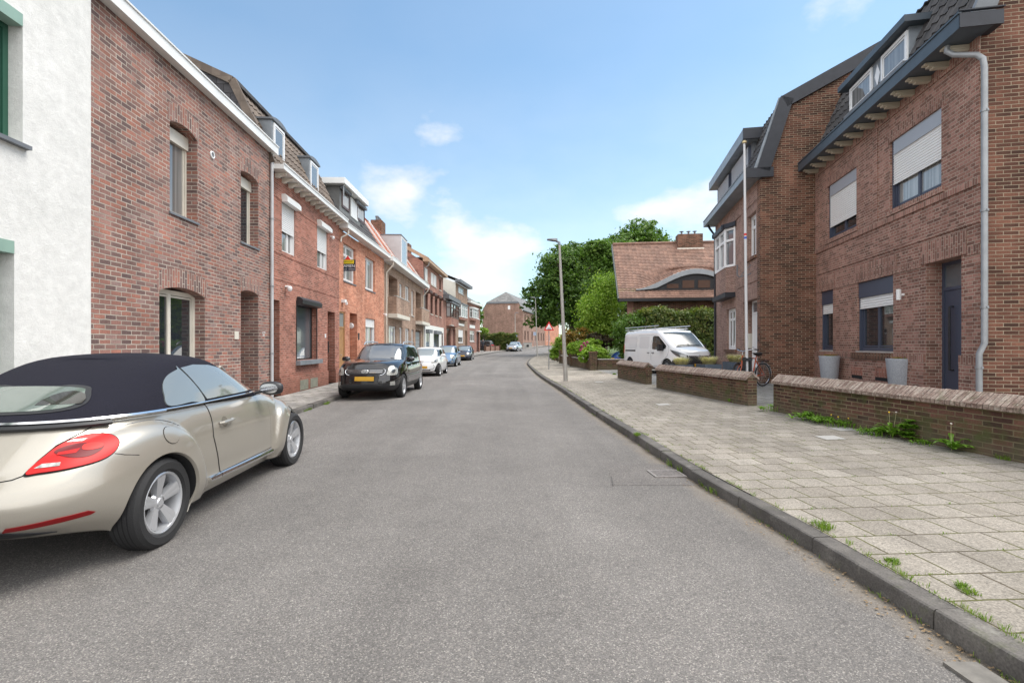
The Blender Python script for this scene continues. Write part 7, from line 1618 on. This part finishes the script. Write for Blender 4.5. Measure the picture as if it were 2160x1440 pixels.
# dead leaves and grit in the right gutter
mb = MB()
for k in range(900):
    Y = 2.0+16*WR.random()**1.6; x = kr(Y)-abs(WR.gauss(0, .10))-.01; a = WR.random()*6.28; s_ = WR.uniform(.003, .010); z = .012
    mb.face([(x+s_*math.cos(a+t)*(1.4 if i % 2 else .8), Y+s_*math.sin(a+t), z+(.004 if i == 1 else 0)) for i, t in enumerate((0, 1.57, 3.14, 4.71))])
tag(mb.build('gutter_litter', mat('dry_litter', (.22,.15,.08), .9, noise=(3,.4))), 'dry crumbs of leaf and grit lying in the gutter', 'litter', kind='stuff')
# ------------------------------------------------------------ garden walls, lamps, sign, bicycle, planters, person
def garden_wall(label, A, B, h=.60, th=.21, cap=True, ends=(1, 1), name='garden_wall'):
    """brick wall with a gabled coping of bricks on edge, from A to B (front faces), running over the sloping ground"""
    A = Vector(A); B = Vector(B); d = B-A; L_ = d.length; za, zb = zr(*A), zr(*B)
    o = empty(name, (A.x, A.y, 0), math.atan2(d.y, d.x), label, 'garden wall')
    mb = MB(); s = -1   # the wall body lies to the right of A->B direction seen from above when s<0
    def Z(u, z): return z+za+(zb-za)*u/L_
    n = 8
    for i in range(n):
        u0, u1 = L_*i/n, L_*(i+1)/n
        for y, fl in ((0, 0), (-th, 1)):
            q = [(u0, y, Z(u0, -.3)), (u1, y, Z(u1, -.3)), (u1, y, Z(u1, h)), (u0, y, Z(u0, h))]
            mb.face(q[::-1] if not fl else q)
    for u, fl in ((0, 0), (L_, 1)):
        q = [(u, 0, Z(u, -.3)), (u, -th, Z(u, -.3)), (u, -th, Z(u, h)), (u, 0, Z(u, h))]; mb.face(q if not fl else q[::-1])
    mb.face([(0, 0, Z(0, h)), (0, -th, Z(0, h)), (L_, -th, Z(L_, h)), (L_, 0, Z(L_, h))]); mb.build('wall', M['b_low'], o)
    if cap:
        rnd = random.Random(int(A.y*10)); mb = MB(); bw = .0655; k = int(L_/bw); ov = .055; pk = .125
        for i in range(k):
            u0, u1 = i*L_/k+.004, (i+1)*L_/k-.004; j = rnd.uniform(-.006, .006); t = rnd.uniform(-.004, .004)
            for (y0, y1, z0, z1) in ((ov+j, -th/2, h-.005, h+pk+t), (-th-ov+j, -th/2, h-.005, h+pk+t)):
                dz = .055
                P = [(u0, y0, Z(u0, z0)), (u1, y0, Z(u1, z0)), (u1, y1, Z(u1, z1)), (u0, y1, Z(u0, z1))]; Q = [(a, b, c-dz) for a, b, c in P]
                r_ = rnd.random()*3
                uvq = [(r_+i*.0625+.008, 0.0+.0), (r_+i*.0625+.055, 0), (r_+i*.0625+.055, .21), (r_+i*.0625+.008, .21)]
                mb.face(P if y0 < -th/2 else P[::-1], uv=uvq if y0 < -th/2 else uvq[::-1]); mb.face([P[0], P[1], Q[1], Q[0]], uv=uvq); mb.face([P[0], P[3], Q[3], Q[0]], uv=uvq); mb.face([P[1], P[2], Q[2], Q[1]], uv=uvq)
        mb.build('coping', [M['b_cope2']], o)
        mb = MB(); 
        for y0 in (ov-.006, -th-ov+.006):
            mb.face([(0.01, y0, Z(0, h-.012)), (L_-.01, y0, Z(L_, h-.012)), (L_-.01, -th/2, Z(L_, h+pk-.014)), (0.01, -th/2, Z(0, h+pk-.014))])
        for u in (.01, L_-.01): mb.face([(u, ov-.006, Z(u, h-.03)), (u, -th-ov+.006, Z(u, h-.03)), (u, -th/2, Z(u, h+pk-.014))])
        mb.face([(.01, ov-.006, Z(0, h-.03)), (L_-.01, ov-.006, Z(L_, h-.03)), (L_-.01, -th-ov+.006, Z(L_, h-.03)), (.01, -th-ov+.006, Z(0, h-.03))])
        mb.build('coping_mortar', mat('coping_mortar', (.13,.105,.08), .95, noise=(20,.3)), o)
    return o
def copemat():
    m = mat('coping_brick', (.22,.165,.135), .9); nt = m.node_tree; L = nt.links.new; p = nt.nodes['Principled BSDF']; tc = nt.nodes.new('ShaderNodeTexCoord'); uv = nt.nodes.new('ShaderNodeUVMap'); ge = nt.nodes.new('ShaderNodeNewGeometry'); o = tc.outputs['Object']
    mp = nt.nodes.new('ShaderNodeMapping'); L(uv.outputs[0], mp.inputs[0]); mp.inputs['Scale'].default_value = (16, 5, 1)
    col = ramp(nt, noisen(nt, mp.outputs[0], 1, 1), [(.3, (.15,.095,.075)), (.5, (.26,.195,.16)), (.7, (.36,.30,.25))])
    col = mixc(nt, 1.0, col, maprange(nt, noisen(nt, o, 38, 7, .75), .35, .65, .55, 1.4), 'MULTIPLY')
    col = mixc(nt, maprange(nt, noisen(nt, o, 7, 6, .7), .56, .68, 0, .6), col, (.12,.13,.07)); col = mixc(nt, maprange(nt, noisen(nt, o, 16, 6, .7), .60, .68, 0, .7), col, (.45,.44,.38))
    L(col, p.inputs['Base Color']); b = nt.nodes.new('ShaderNodeBump'); b.inputs['Strength'].default_value = .8; b.inputs['Distance'].default_value = .006; L(noisen(nt, o, 60, 5), b.inputs['Height']); L(b.outputs[0], p.inputs['Normal']); return m
M['b_cope2'] = copemat()
garden_wall('long low brick wall nearest the viewer with weathered gabled coping', (5.36, 9.83), (6.85, -5.0)); 
garden_wall('low brick wall with gabled coping in front of the bicycle', (4.68, 15.45), (5.29, 10.75))
garden_wall('short low brick wall with gabled coping in front of the white van', (4.46, 20.05), (4.71, 16.77))
def low_wall(label, pts, h, pillars):
    A = Vector(pts[0]); o = empty('garden_wall', (A.x, A.y, 0), 0, label, 'garden wall'); mb = MB()
    for P, Q in zip(pts, pts[1:]):
        P_, Q_ = Vector(P)-A, Vector(Q)-A; z = min(zr(*P), zr(*Q)); d = (Q_-P_).normalized(); mb.bar((P_.x, P_.y, z+h/2-.15), (Q_.x, Q_.y, z+h/2-.15), .2, h+.3)
    mb.build('wall', M['b_low'], o); cb = MB()
    for P, Q in zip(pts, pts[1:]): P_, Q_ = Vector(P)-A, Vector(Q)-A; z = min(zr(*P), zr(*Q)); cb.bar((P_.x, P_.y, z+h+.02), (Q_.x, Q_.y, z+h+.02), .26, .04)
    cb.build('coping', M['concrete'], o)
    for (x, y) in pillars:
        z = zr(x, y); q = MB(); X, Y = x-A.x, y-A.y; q.box(X-.19, X+.19, Y-.19, Y+.19, z-.3, z+.92); p = q.build('pillar', M['b_low'], o); q = MB(); q.box(X-.22, X+.22, Y-.22, Y+.22, z+.92, z+.98); q.build('cap', M['b_dark'], p)
low_wall('low brick wall with square pillars at the corner of the drive', [(4.28, 26.4), (3.88, 31.5)], .55, [(4.28, 26.3), (3.85, 31.6)])
low_wall('plain low brick wall running back along the drive behind the van', [(4.5, 26.3), (8.4, 26.6)], .55, [])
low_wall('low brick wall with pillars further along the pavement', [(3.95, 33.6), (3.72, 37.0)], .55, [(3.98, 33.4), (3.72, 37.2)])
low_wall('last brick gate pillar and wall before the bend', [(3.8, 43.0), (4.2, 47.5)], .5, [(3.78, 42.6)])
# low wall by the far drive
A = px_at(1023, 0, 73); B = px_at(1053, 0, 76.5); o = empty('garden_wall', (A.x, A.y, g(73)), 0, 'low brown wall in front of the far drive', 'garden wall'); mb = MB(); d = B-A
mb.bar((0, 0, .35), (d.x, d.y, .45), .2, .8); mb.build('wall', M['b_far'], o)
for k in range(4): q = MB(); q.box(d.x*k/3-.17, d.x*k/3+.17, d.y*k/3-.17, d.y*k/3+.17, 0, 1.0); q.build('pillar', M['b_dark'], o)

def street_lamp(label, pb, Y, pt, side=-1, arm=.9, group='street lamps along the road', z0=None, r=.085):
    X = (pb-CX)/F*Y; zb = z0 if z0 is not None else zr(X, Y); o = empty('street_lamp', (X, Y, zb), 0, label, 'street lamp', group)
    T = px_at(pt[0], pt[1], Y)-Vector((X, Y, zb)); mb = MB(); mb.tube([(0, 0, -.1), (T.x*.04, 0, T.z*.04), (T.x*.25, 0, T.z*.25), (T.x, 0, T.z)], [r*1.05, r, r*.85, r*.5], 14); mb.build('pole', M['lamp_pole'], o)
    q = MB(); q.tube([(T.x, 0, T.z-.06), (T.x, 0, T.z+.05), (T.x+side*.12, 0, T.z+.09)], [r*.6, r*.55, r*.45], 10)
    q.build('bracket', M['zinc'], o); q = MB()
    K = 10
    for k in range(K):      # flat tapering lantern
        f0, f1 = k/K, (k+1)/K; w0, w1 = .16*math.sin(math.pi*min(.12+f0*.85, 1))**.6, .16*math.sin(math.pi*min(.12+f1*.85, 1))**.6
        x0, x1 = T.x+side*(.08+arm*f0), T.x+side*(.08+arm*f1); h0, h1 = .07*(1-f0)+.03, .07*(1-f1)+.03; zc0, zc1 = T.z+.09+.06*f0, T.z+.09+.06*f1
        S0 = [(x0, -w0, zc0), (x0, -w0*.7, zc0+h0), (x0, w0*.7, zc0+h0), (x0, w0, zc0), (x0, 0, zc0-.03)]; S1 = [(x1, -w1, zc1), (x1, -w1*.7, zc1+h1), (x1, w1*.7, zc1+h1), (x1, w1, zc1), (x1, 0, zc1-.03)]
        for i in range(5): j = (i+1) % 5; q.face([S0[i], S0[j], S1[j], S1[i]], smooth=True)
        if k == 0: q.face(S0)
        if k == K-1: q.face(S1)
    q.build('lantern', M['lead'], o); return o
M['lamp_pole'] = mat('lamp_pole', (.40,.385,.355), .5, metal=.35, noise=(5,.12))
street_lamp('leaning grey street lamp nearest the viewer on the right pavement', 1193.5, 19.3, (1180, 514), arm=.40)
street_lamp('slim pale street lamp further along the right pavement', 1133.5, 54, (1129.5, 630), arm=.5, r=.075)
street_lamp('distant street lamp in front of the gable end', 1087, 86, (1086.5, 661), side=1, arm=.55, z0=g(86)+.1, r=.085)
# warning sign
X, Y = (1157.8-CX)/F*28.4, 28.4; zb = zr(X, Y); o = empty('warning_sign', (X, Y, zb), 0, 'red bordered triangular children crossing sign on a thin post', 'road sign')
mb = MB(); mb.tube([(0, 0, -.1), (.0, 0, zat(680, Y)-zb)], .027, 10); mb.build('post', M['steel'], o)
cz = zat(690.5, Y)-zb; s = .30
def tri(k, y, dz=0): return [(-s*k*1.0, y, cz-s*.58*k-dz*0), (s*k*1.0, y, cz-s*.58*k), (0, y, cz+s*1.15*k)]
mb = MB(); A = tri(1, -.03); B = tri(1, -.045); mb.face(B); mb.face(A[::-1])
for i in range(3): j = (i+1) % 3; mb.face([A[i], A[j], B[j], B[i]])
p = mb.build('plate', M['red'], o); mb = MB(); mb.face(tri(.62, -.047)); mb.build('field', M['wht'], p)
mb = MB()
for dx, hh in ((-.045, .12), (.055, .15)):
    z0 = cz-.155; x = dx
    K = 10; mb.face([(x+.02*math.cos(6.283*k/K), -.049, z0+hh+.02*math.sin(6.283*k/K)) for k in range(K)])
    for a, b, w in (((x, z0+.07), (x+.004, z0+hh-.015), .03), ((x, z0+.07), (x-.035, z0), .014), ((x, z0+.07), (x+.035, z0+.006), .014), ((x, z0+hh-.03), (x-.035, z0+.06), .010), ((x, z0+hh-.03), (x+.035, z0+.065), .010)): mb.bar((a[0], -.049, a[1]), (b[0], -.049, b[1]), .002, w, up=(0, 1, 0)) if False else mb.bar((a[0], -.049, a[1]), (b[0], -.049, b[1]), w, .002, up=(0, -1, 0))
mb.build('pictogram', M['blk'], p)
# small blue plate and parking sign far away
for px, py, Y, lb, c in ((1128.5, 704, 82, 'small pale blue sign plate on a post near the far row', (.35,.42,.55)), (1087.5, 707, 84, 'small blue sign plate below the distant lamp', (.3,.4,.6))):
    P = px_at(px, py, Y); zb = g(Y)+.1; o = empty('sign_plate', (P.x, Y, zb), 0, lb, 'sign'); mb = MB(); mb.tube([(0, 0, -.1), (0, 0, P.z-zb+.3)], .04, 8); mb.build('post', M['steel'], o); mb = MB(); mb.box(-.27, .27, -.07, -.05, P.z-zb-.25, P.z-zb+.3); mb.build('plate', mat('plate_%d' % px, c, .5), o)
# far pavement furniture: grey cabinet and hoop rack
P = px_at(1113, 729, 84); o = empty('utility_cabinet', (P.x, 84, g(84)+.1), 0, 'pale grey utility cabinet beside the far row', 'cabinet'); mb = MB(); mb.box(-.7, .7, -.2, .2, 0, 1.0); mb.build('body', M['concrete'], o); mb = MB(); mb.box(-.74, .74, -.24, .24, 1.0, 1.05); mb.build('lid', M['cgrey'], o); mb = MB(); mb.box(-.2, .2, -.215, -.2, .3, .7); mb.build('hatch', M['black'], o)
P = px_at(1104, 729, 84); o = empty('bicycle_rack', (P.x, 83.6, g(84)+.1), 0, 'galvanised hoop rack left of the grey cabinet', 'bicycle rack')
for k in range(3): mb = MB(); mb.tube([(-.35+k*.12, k*.4, 0), (-.35+k*.12, k*.4, .7), (-.2+k*.12, k*.4, .85), (.2+k*.12, k*.4, .85), (.35+k*.12, k*.4, .7), (.35+k*.12, k*.4, 0)], .03, 6); mb.build('hoop', M['steel'], o)
# estate agent's projecting board in the orange house window
Y = 20.3; xa, xb = -7.02, px_at(750, 0, Y).x; zt, zb = zat(547.5, Y), zat(571.5, Y); cx = (xa+xb)/2; w = xb-xa
o = empty('estate_agent_board', (cx, Y, zb), 0, 'navy board with yellow sold strip projecting from the orange house window', 'sign')
h_ = zt-zb; navy = mat('navy_board', (.015,.022,.045), .45); yel = mat('yellow_strip', (.80,.62,.02), .45)
mb = MB(); mb.box(-w/2, w/2, -.01, .01, 0, h_); b_ = mb.build('panel', navy, o); mb = MB(); mb.box(-w/2, w/2-.06, -.014, -.0105, h_*.64, h_*.96); ys = mb.build('strip', yel, b_)
text_part('VERKOCHT', .095, M['blk'], ys, 'strip_lettering', (-.035, -.017, h_*.80), (R(90), 0, 0), sx=.98); text_part('DAMEN', .165, M['wht'], b_, 'lettering', (-.0, -.013, h_*.42), (R(90), 0, 0), sx=1.04)
mb = MB(); mb.box(-w/2+.03, -.03, -.013, -.0105, h_*.13, h_*.16); mb.box(.04, w/2-.03, -.013, -.0105, h_*.13, h_*.16); mb.build('small_print', M['wht'], b_)
mb = MB(); tx = px_at(733.7, 0, Y).x-cx; a = [(tx-.125, -.012, h_*.96), (tx+.125, -.012, h_*.96), (tx, -.012, zat(538.5, Y)-zb)]; mb.face(a); mb.face([(x, .0, z) for x, y, z in a][::-1]); mb.build('red_peak', mat('red_peak', (.75,.05,.03), .5), o)
# flagpole
Y = 12.6; X = (1576-CX)/F*Y; zb = zr(X, Y); o = empty('flagpole', (X, Y, zb), 0, 'tall white flagpole with a red and blue band behind the bicycle wall', 'flagpole'); T = px_at(1570, 303, Y)-Vector((X, Y, zb))
mb = MB(); mb.tube([(0, 0, .0), (T.x*.5, 0, T.z*.5), (T.x, 0, T.z)], [.038, .034, .026], 14); mb.build('pole', mat('flagpole_white', (.56,.56,.57), .4), o)
def ringat(f0, f1, m, nm):
    mb = MB(); mb.tube([(T.x*f0, 0, T.z*f0), (T.x*f1, 0, T.z*f1)], .0385-.01*f0, 14); return mb.build(nm, m, o)
f = lambda py: (zat(py, Y)-zb)/T.z
ringat(f(497), f(492.5), M['red'], 'red_band'); ringat(f(504), f(499.5), mat('band_blue', (.03,.09,.45), .5), 'blue_band'); mb = MB(); mb.lathe([(0, .05), (.055, .03), (.055, -.02), (0, -.03)], 14, mat=Matrix.Translation((T.x, 0, T.z+.03))); mb.build('cap', mat('brass_cap', (.5,.4,.22), .4, metal=.5), o)
mb = MB(); mb.box(-.085, -.058, -.06, .06, -.1, .95); mb.box(.058, .085, -.06, .06, -.1, .95); mb.box(-.1, .1, -.075, .075, .86, .93); mb.build('foot_bracket', M['black'], o)
# planters with straw coloured grass
def planter(label, px, Y, w=.5, h=.74, seed=1):
    X, Y, zz = ppos(px, Y); o = empty('square_planter', (X, Y, zz), R(8), label, 'planter'); mb = MB(); a, b = w/2*.92, w/2
    P = lambda k, z: [(-k, -k, z), (k, -k, z), (k, k, z), (-k, k, z)]
    A, B = P(a, 0), P(b, h)
    for i in range(4): j = (i+1) % 4; mb.face([A[i], A[j], B[j], B[i]])
    C_ = P(b-.035, h); D = P(b-.035, h-.08)
    for i in range(4): j = (i+1) % 4; mb.face([B[i], B[j], C_[j], C_[i]]); mb.face([C_[i], C_[j], D[j], D[i]])
    mb.face(D); mb.build('pot', mat('planter_bluegrey', (.085,.11,.145), .6, noise=(8,.15)), o)
    q = MB(); rnd = random.Random(seed); blades(q, 0, 0, h-.06, 1100, .36, .13, .0035, rnd, 1.2); q.build('grass', LF['straw'], o)
planter('blue grey planter of straw coloured grass in front of the van, left one', 1437, 14.6, seed=1); planter('blue grey planter of straw coloured grass by the van headlight', 1495, 14.1, seed=2); planter('blue grey planter of straw coloured grass behind the bicycle', 1551, 14.4, seed=3)
# round tapered pots by the dark blue window
def pot(label, px, Y, r=.27, h=.78, m=None, fl=True):
    P = NP['R1']; X = (px-CX)/F*Y; zz = .42; o = empty('round_planter', (X, Y, zz), 0, label, 'planter'); mb = MB()
    mb.lathe([(0, 0), (r*.68, 0), (r*.72, .02), (r*.98, h-.05), (r, h-.02), (r*.985, h), (r*.92, h), (r*.90, h-.06), (0, h-.06)], 36); mb.build('pot', mat('pot_grey', (.34,.355,.385), .7, noise=(60,.22), bump=.4, bscale=90), o)
    q = MB(); rnd = random.Random(int(px)); 
    for k in range(14): a = rnd.random()*6.28; rr = r*.7*rnd.random(); rosette(q, rr*math.cos(a), rr*math.sin(a), h-.05, 4, .09, .02, rnd, 1.2, tooth=False)
    q.build('plants', LF['weed'], o); q = MB()
    for k in range(40): a = rnd.random()*6.28; rr = r*.7*rnd.random(); c_ = Vector((rr*math.cos(a), rr*math.sin(a), h+.01+.03*rnd.random())); q.lathe([(0, .012), (.02, .004), (.014, -.012)], 6, mat=Matrix.Translation(c_))
    q.build('blooms', mat('faded_blooms', (.28,.17,.06), .8), o)
pot('round speckled grey planter left of the wide ground floor window', 1749.5, 13.15, .245, .82); pot('round speckled grey planter between the window and the blue door', 1900, 10.5, .265, .82)
# bicycle leaning at the flagpole
def bicycle():
    Y = 14.25; cr = px_at(1609, 0, Y); zb = zr(cr.x, Y); d = Vector((px_at(1546, 0, 13.7).x-cr.x, 13.7-Y)).normalized()
    o = empty('bicycle', (cr.x, Y, zb), math.atan2(d.y, d.x), 'orange framed town bicycle standing behind the middle garden wall', 'bicycle'); r = .335; wb = 1.05
    org = mat('orange_frame', (.42,.075,.02), .35, coat=.6)
    def bw(x, steer=0):
        mt = Matrix.Translation((x, 0, r)) @ Matrix.Rotation(R(steer), 4, 'Z') @ Matrix.Rotation(R(90), 4, 'X'); mb = MB(); K = 40
        ring = lambda rad: [mt @ Vector((rad*math.cos(2*math.pi*k/K), rad*math.sin(2*math.pi*k/K), 0)) for k in range(K+1)]
        mb.tube(ring(r-.018), .018, 8, caps=False); w = mb.build('wheel', M['rub'], o); mb = MB(); mb.tube(ring(r-.043), .011, 6, caps=False); mb.build('rim', M['chrome'], w); mb = MB()
        for k in range(28): a = 2*math.pi*k/28; mb.tube([mt @ Vector((.015*math.cos(a), .015*math.sin(a), .03*(-1)**k)), mt @ Vector(((r-.045)*math.cos(a+.05), (r-.045)*math.sin(a+.05), 0))], .0016, 4, caps=False)
        mb.build('spokes', M['steel'], w); mb = MB(); mb.tube([mt @ Vector((0, 0, -.05)), mt @ Vector((0, 0, .05))], .022, 8); mb.build('hub', M['steel'], w)
        mb = MB(); pts = [mt @ Vector(((r+.022)*math.cos(a), (r+.022)*math.sin(a)*1, 0)) for a in [R(t) for t in range(-5 if x else 20, 176 if x else 200, 9)]]
        mb.tube(pts, .02, 6); mb.build('mudguard', M['chrome'] if not x else M['black'], w)
    bw(0); bw(wb, 18)
    mb = MB(); bbk = (.44, 0, .29); st = (.29, 0, .80); hd = (.85, 0, .83); hl = (.88, 0, .66)
    mb.tube([bbk, st, (.26, 0, .90)], [.018, .017, .014], 8); mb.tube([st, hd], .015, 8); mb.tube([bbk, hl], .019, 8); mb.tube([(.84, 0, .90), hl], .021, 8)
    for s_ in (-1, 1): mb.tube([bbk, (0, s_*.05, r)], .010, 6); mb.tube([(.30, 0, .76), (0, s_*.05, r)], .009, 6); mb.tube([hl, (.95, s_*.05, .56), (wb, s_*.055, r)], .012, 6)
    mb.build('frame', org, o)
    mb = MB(); mb.grid(lambda u, v: (.24+.14*u, .085*v*(1-.55*max(0, u)), .955-.03*v*v+.015*u*u), [-1+.2*k for k in range(11)], [-1+.25*k for k in range(9)]); mb.grid(lambda u, v: (.24+.14*u, .085*v*(1-.55*max(0, u)), .90), [-1, 0, 1], [-1, 1], flip=True)
    K = 9
    mb.tube([(.10, 0, .93), (.2, 0, .92), (.38, 0, .925)], [.055, .06, .02], 8); mb.build('saddle', M['black'], o)
    mb = MB(); mb.tube([(.84, 0, .90), (.82, 0, 1.0), (.84, .12, 1.03), (.74, .26, 1.06), (.60, .30, 1.05)], .011, 8); mb.tube([(.82, 0, 1.0), (.84, -.12, 1.03), (.74, -.26, 1.06), (.60, -.30, 1.05)], .011, 8); hb = mb.build('handlebar', M['chrome'], o)
    for s_ in (-1, 1): mb = MB(); mb.tube([(.70, s_*.275, 1.06), (.58, s_*.305, 1.05)], .017, 8); mb.build('grip', M['black'], hb)
    mb = MB(); mb.tube([(-.20, -.06, .74), (.22, -.06, .72)], .006, 5); mb.tube([(-.20, .06, .74), (.22, .06, .72)], .006, 5); mb.tube([(-.2, -.06, .74), (-.2, .06, .74)], .006, 5)
    for s_ in (-1, 1): mb.tube([(-.1, s_*.06, .74), (0, s_*.055, r)], .006, 5)
    mb.build('luggage_rack', M['black'], o)
    mb = MB(); K = 20; mb.tube([(.44+.09*math.cos(2*math.pi*k/K), -.05, .29+.09*math.sin(2*math.pi*k/K)) for k in range(K+1)], .006, 5, caps=False); mb.tube([(.44, -.06, .29), (.38, -.06, .14)], .009, 6); mb.tube([(.44, .06, .29), (.50, .06, .44)], .009, 6); mb.box(.33, .43, -.13, -.06, .13, .15); mb.box(.45, .55, .06, .13, .43, .45); mb.tube([(0, -.05, r+.035), (.44, -.05, .385)], .004, 4); mb.tube([(0, -.05, r-.035), (.44, -.05, .195)], .004, 4); mb.build('crankset', M['black'], o)
    mb = MB(); mb.tube([(.52, 0, .3), (.56, -.15, .02)], .008, 5); mb.build('kickstand', M['steel'], o)
    mb = MB(); mb.tube([(.96, -.0, .80), (.99, 0, .80)], .035, 10); mb.build('lamp', M['chrome'], o); mb = MB(); mb.box(-.29, -.26, -.03, .03, .55, .60); mb.build('rear_light', M['black'], o)
bicycle()
# gully grate in the road
x, y, z = onroad(1408, 1001); a_, b_ = kl(y), kr(y)
RT = [(t, .03*max(0, math.sin(math.pi*t))**.8) for t in ts]
rz_ = lambda X: interp(RT, min(max((X-a_)/(b_-a_), 0), 1))
z = rz_(x)+.012
o = empty('gully_grate', (x, y, z), R(4), 'rusty iron gully grate in the road against the right kerb', 'drain grate'); mb = MB(); mb.box(-.20, .17, -.155, -.13, -.03, .006); mb.box(-.20, .17, .13, .155, -.03, .006); mb.box(-.20, -.17, -.13, .13, -.03, .006); mb.box(.145, .17, -.13, .13, -.03, .006)
for k in range(9): mb.box(-.17, .145, -.112+k*.028-.006, -.112+k*.028+.006, -.02, .004)
mb.build('frame', mat('rusty_iron', (.25,.225,.21), .55, metal=.3, noise=(30,.3)), o); mb = MB(); mb.box(-.18, .15, -.14, .14, -.04, -.004); mb.build('pit', M['dark'], o)
mb = MB(); q = [(-.75,-.50),(.16,-.45),(.16,.5),(-.62,.5)]
for k in range(8):
    f0, f1 = k/8, (k+1)/8; L0, R0 = (q[0][0]+(q[3][0]-q[0][0])*f0, q[0][1]+(q[3][1]-q[0][1])*f0), (q[1][0], q[1][1]+(q[2][1]-q[1][1])*f0); L1, R1 = (q[0][0]+(q[3][0]-q[0][0])*f1, q[0][1]+(q[3][1]-q[0][1])*f1), (q[1][0], q[1][1]+(q[2][1]-q[1][1])*f1)
    for j in range(8):
        P = lambda A, B, t: (x+A[0]+(B[0]-A[0])*t, y+A[1]+(B[1]-A[1])*t, rz_(x+A[0]+(B[0]-A[0])*t)+.003)
        mb.face([P(L0, R0, j/8), P(L0, R0, (j+1)/8), P(L1, R1, (j+1)/8), P(L1, R1, j/8)], uv=[(1, 0), (1, 0), (1, 1), (1, 1)])

def asph2():
    m = ASPH.copy(); m.name = 'asphalt_patch'; nt = m.node_tree; p = nt.nodes['Principled BSDF']; s_ = p.inputs['Base Color'].links[0].from_socket; nt.links.new(mixc(nt, 1.0, s_, (.93,.92,.92), 'MULTIPLY'), p.inputs['Base Color']); return m
tag(mb.build('asphalt_patch', asph2()), kind='structure')
mb = MB()
for a, b in (((-.73,-.42),(-.69,-.15)), ((-.75,-.55),(-.73,-.42))): mb.bar((x+a[0], y+a[1], rz_(x+a[0])+.0045), (x+b[0], y+b[1], rz_(x+b[0])+.0045), .005, .002)
tag(mb.build('patch_seam', mat('bitumen_seam', (.03,.028,.026), .7)), kind='structure')
# person on the far left pavement
def person():
    P = px_at(1018.5, 0, 68.5); zz = g(68.5)+.11; o_e = empty('person', (P.x, 68.5, zz), R(200), 'person in dark coat and trousers walking past the last house', 'person')
    J = {'pel': (0,0,.92), 'sp': (0,0,1.12), 'ch': (0,.01,1.36), 'nk': (0,.0,1.47), 'hd': (0,-.02,1.58), 'tp': (0,-.01,1.70),
         'hl': (.09,0,.90), 'kl': (.10,-.16,.50), 'al': (.10,-.10,.09), 'fl': (.10,-.24,.04), 'hr': (-.09,0,.90), 'kr': (-.10,.04,.48), 'ar': (-.10,.28,.14), 'fr': (-.10,.16,.05),
         'sl': (.19,0,1.40), 'el': (.25,.10,1.14), 'wl': (.25,-.02,.93), 'gl': (.25,-.05,.85), 'sr': (-.19,0,1.40), 'er': (-.25,-.06,1.15), 'wr': (-.24,-.22,1.0), 'gr': (-.24,-.28,.96)}
    E = [('pel','sp'),('sp','ch'),('ch','nk'),('nk','hd'),('hd','tp'),('pel','hl'),('hl','kl'),('kl','al'),('al','fl'),('pel','hr'),('hr','kr'),('kr','ar'),('ar','fr'),('ch','sl'),('sl','el'),('el','wl'),('wl','gl'),('ch','sr'),('sr','er'),('er','wr'),('wr','gr')]
    rad = dict(pel=.15, sp=.145, ch=.17, nk=.06, hd=.095, tp=.07, hl=.10, kl=.065, al=.045, fl=.04, hr=.10, kr=.065, ar=.045, fr=.04, sl=.075, el=.055, wl=.04, gl=.035, sr=.075, er=.055, wr=.04, gr=.035)
    ks = list(J); me = bpy.data.meshes.new('body'); me.from_pydata([J[k] for k in ks], [(ks.index(a), ks.index(b)) for a, b in E], []); ob = bpy.data.objects.new('tmp', me); COL.objects.link(ob)
    md = ob.modifiers.new('s', 'SKIN'); sb = ob.modifiers.new('u', 'SUBSURF'); sb.levels = 1; md.use_smooth_shade = True
    for i, k in enumerate(ks): me.skin_vertices[0].data[i].radius = (rad[k], rad[k]*.8)
    me.skin_vertices[0].data[0].use_root = True
    dg = bpy.context.evaluated_depsgraph_get(); m2 = bpy.data.meshes.new_from_object(ob.evaluated_get(dg)); bpy.data.objects.remove(ob)
    m2.materials.clear(); m2.materials.append(mat('dark_coat', (.035,.038,.05), .85)); m2.materials.append(mat('dark_trousers', (.012,.012,.015), .85)); m2.materials.append(mat('skin', (.45,.28,.20), .6))
    for p in m2.polygons: z = p.center.z; p.material_index = 2 if (z > 1.50 or (z < 1.0 and abs(p.center.x) > .215)) else (0 if z > .82 else 1)
    b = bpy.data.objects.new('body', m2); COL.objects.link(b); b.parent = o_e
    mb = MB(); mb.lathe([(0,.105),(.06,.09),(.10,.03),(.098,-.03),(.07,-.06)], 12, mat=Matrix.Translation((0, .015, 1.63))); mb.build('hair', mat('grey_hair', (.25,.24,.23), .9), o_e)
person()
# ------------------------------------------------------------ groups of repeated things
GR = {'suv_car': 'cars parked along the kerb', 'city_car': 'cars parked along the kerb', 'hatchback_car': 'cars parked along the kerb', 'terraced_house': 'brick houses of the left-hand row', 'semi_detached_house': 'brick houses on the right', 'garden_wall': 'low brick garden walls',
      'broadleaf_tree': 'trees beyond the gardens', 'square_planter': 'planters with straw coloured grass', 'round_planter': 'grey pots under the dark blue window', 'leafy_weed': 'weeds along the walls and kerbs', 'grass_tuft': 'weeds along the walls and kerbs', 'dandelion_clump': 'weeds along the walls and kerbs', 'hedge': 'clipped hedges', 'sign_plate': 'small far sign plates'}
for o in list(COL.objects):
    if o.parent is None and 'label' in o and 'group' not in o:
        k = o.name.split('.')[0]
        if k in GR and not (k == 'hatchback_car' and 'bushes' in o['label']): o['group'] = GR[k]
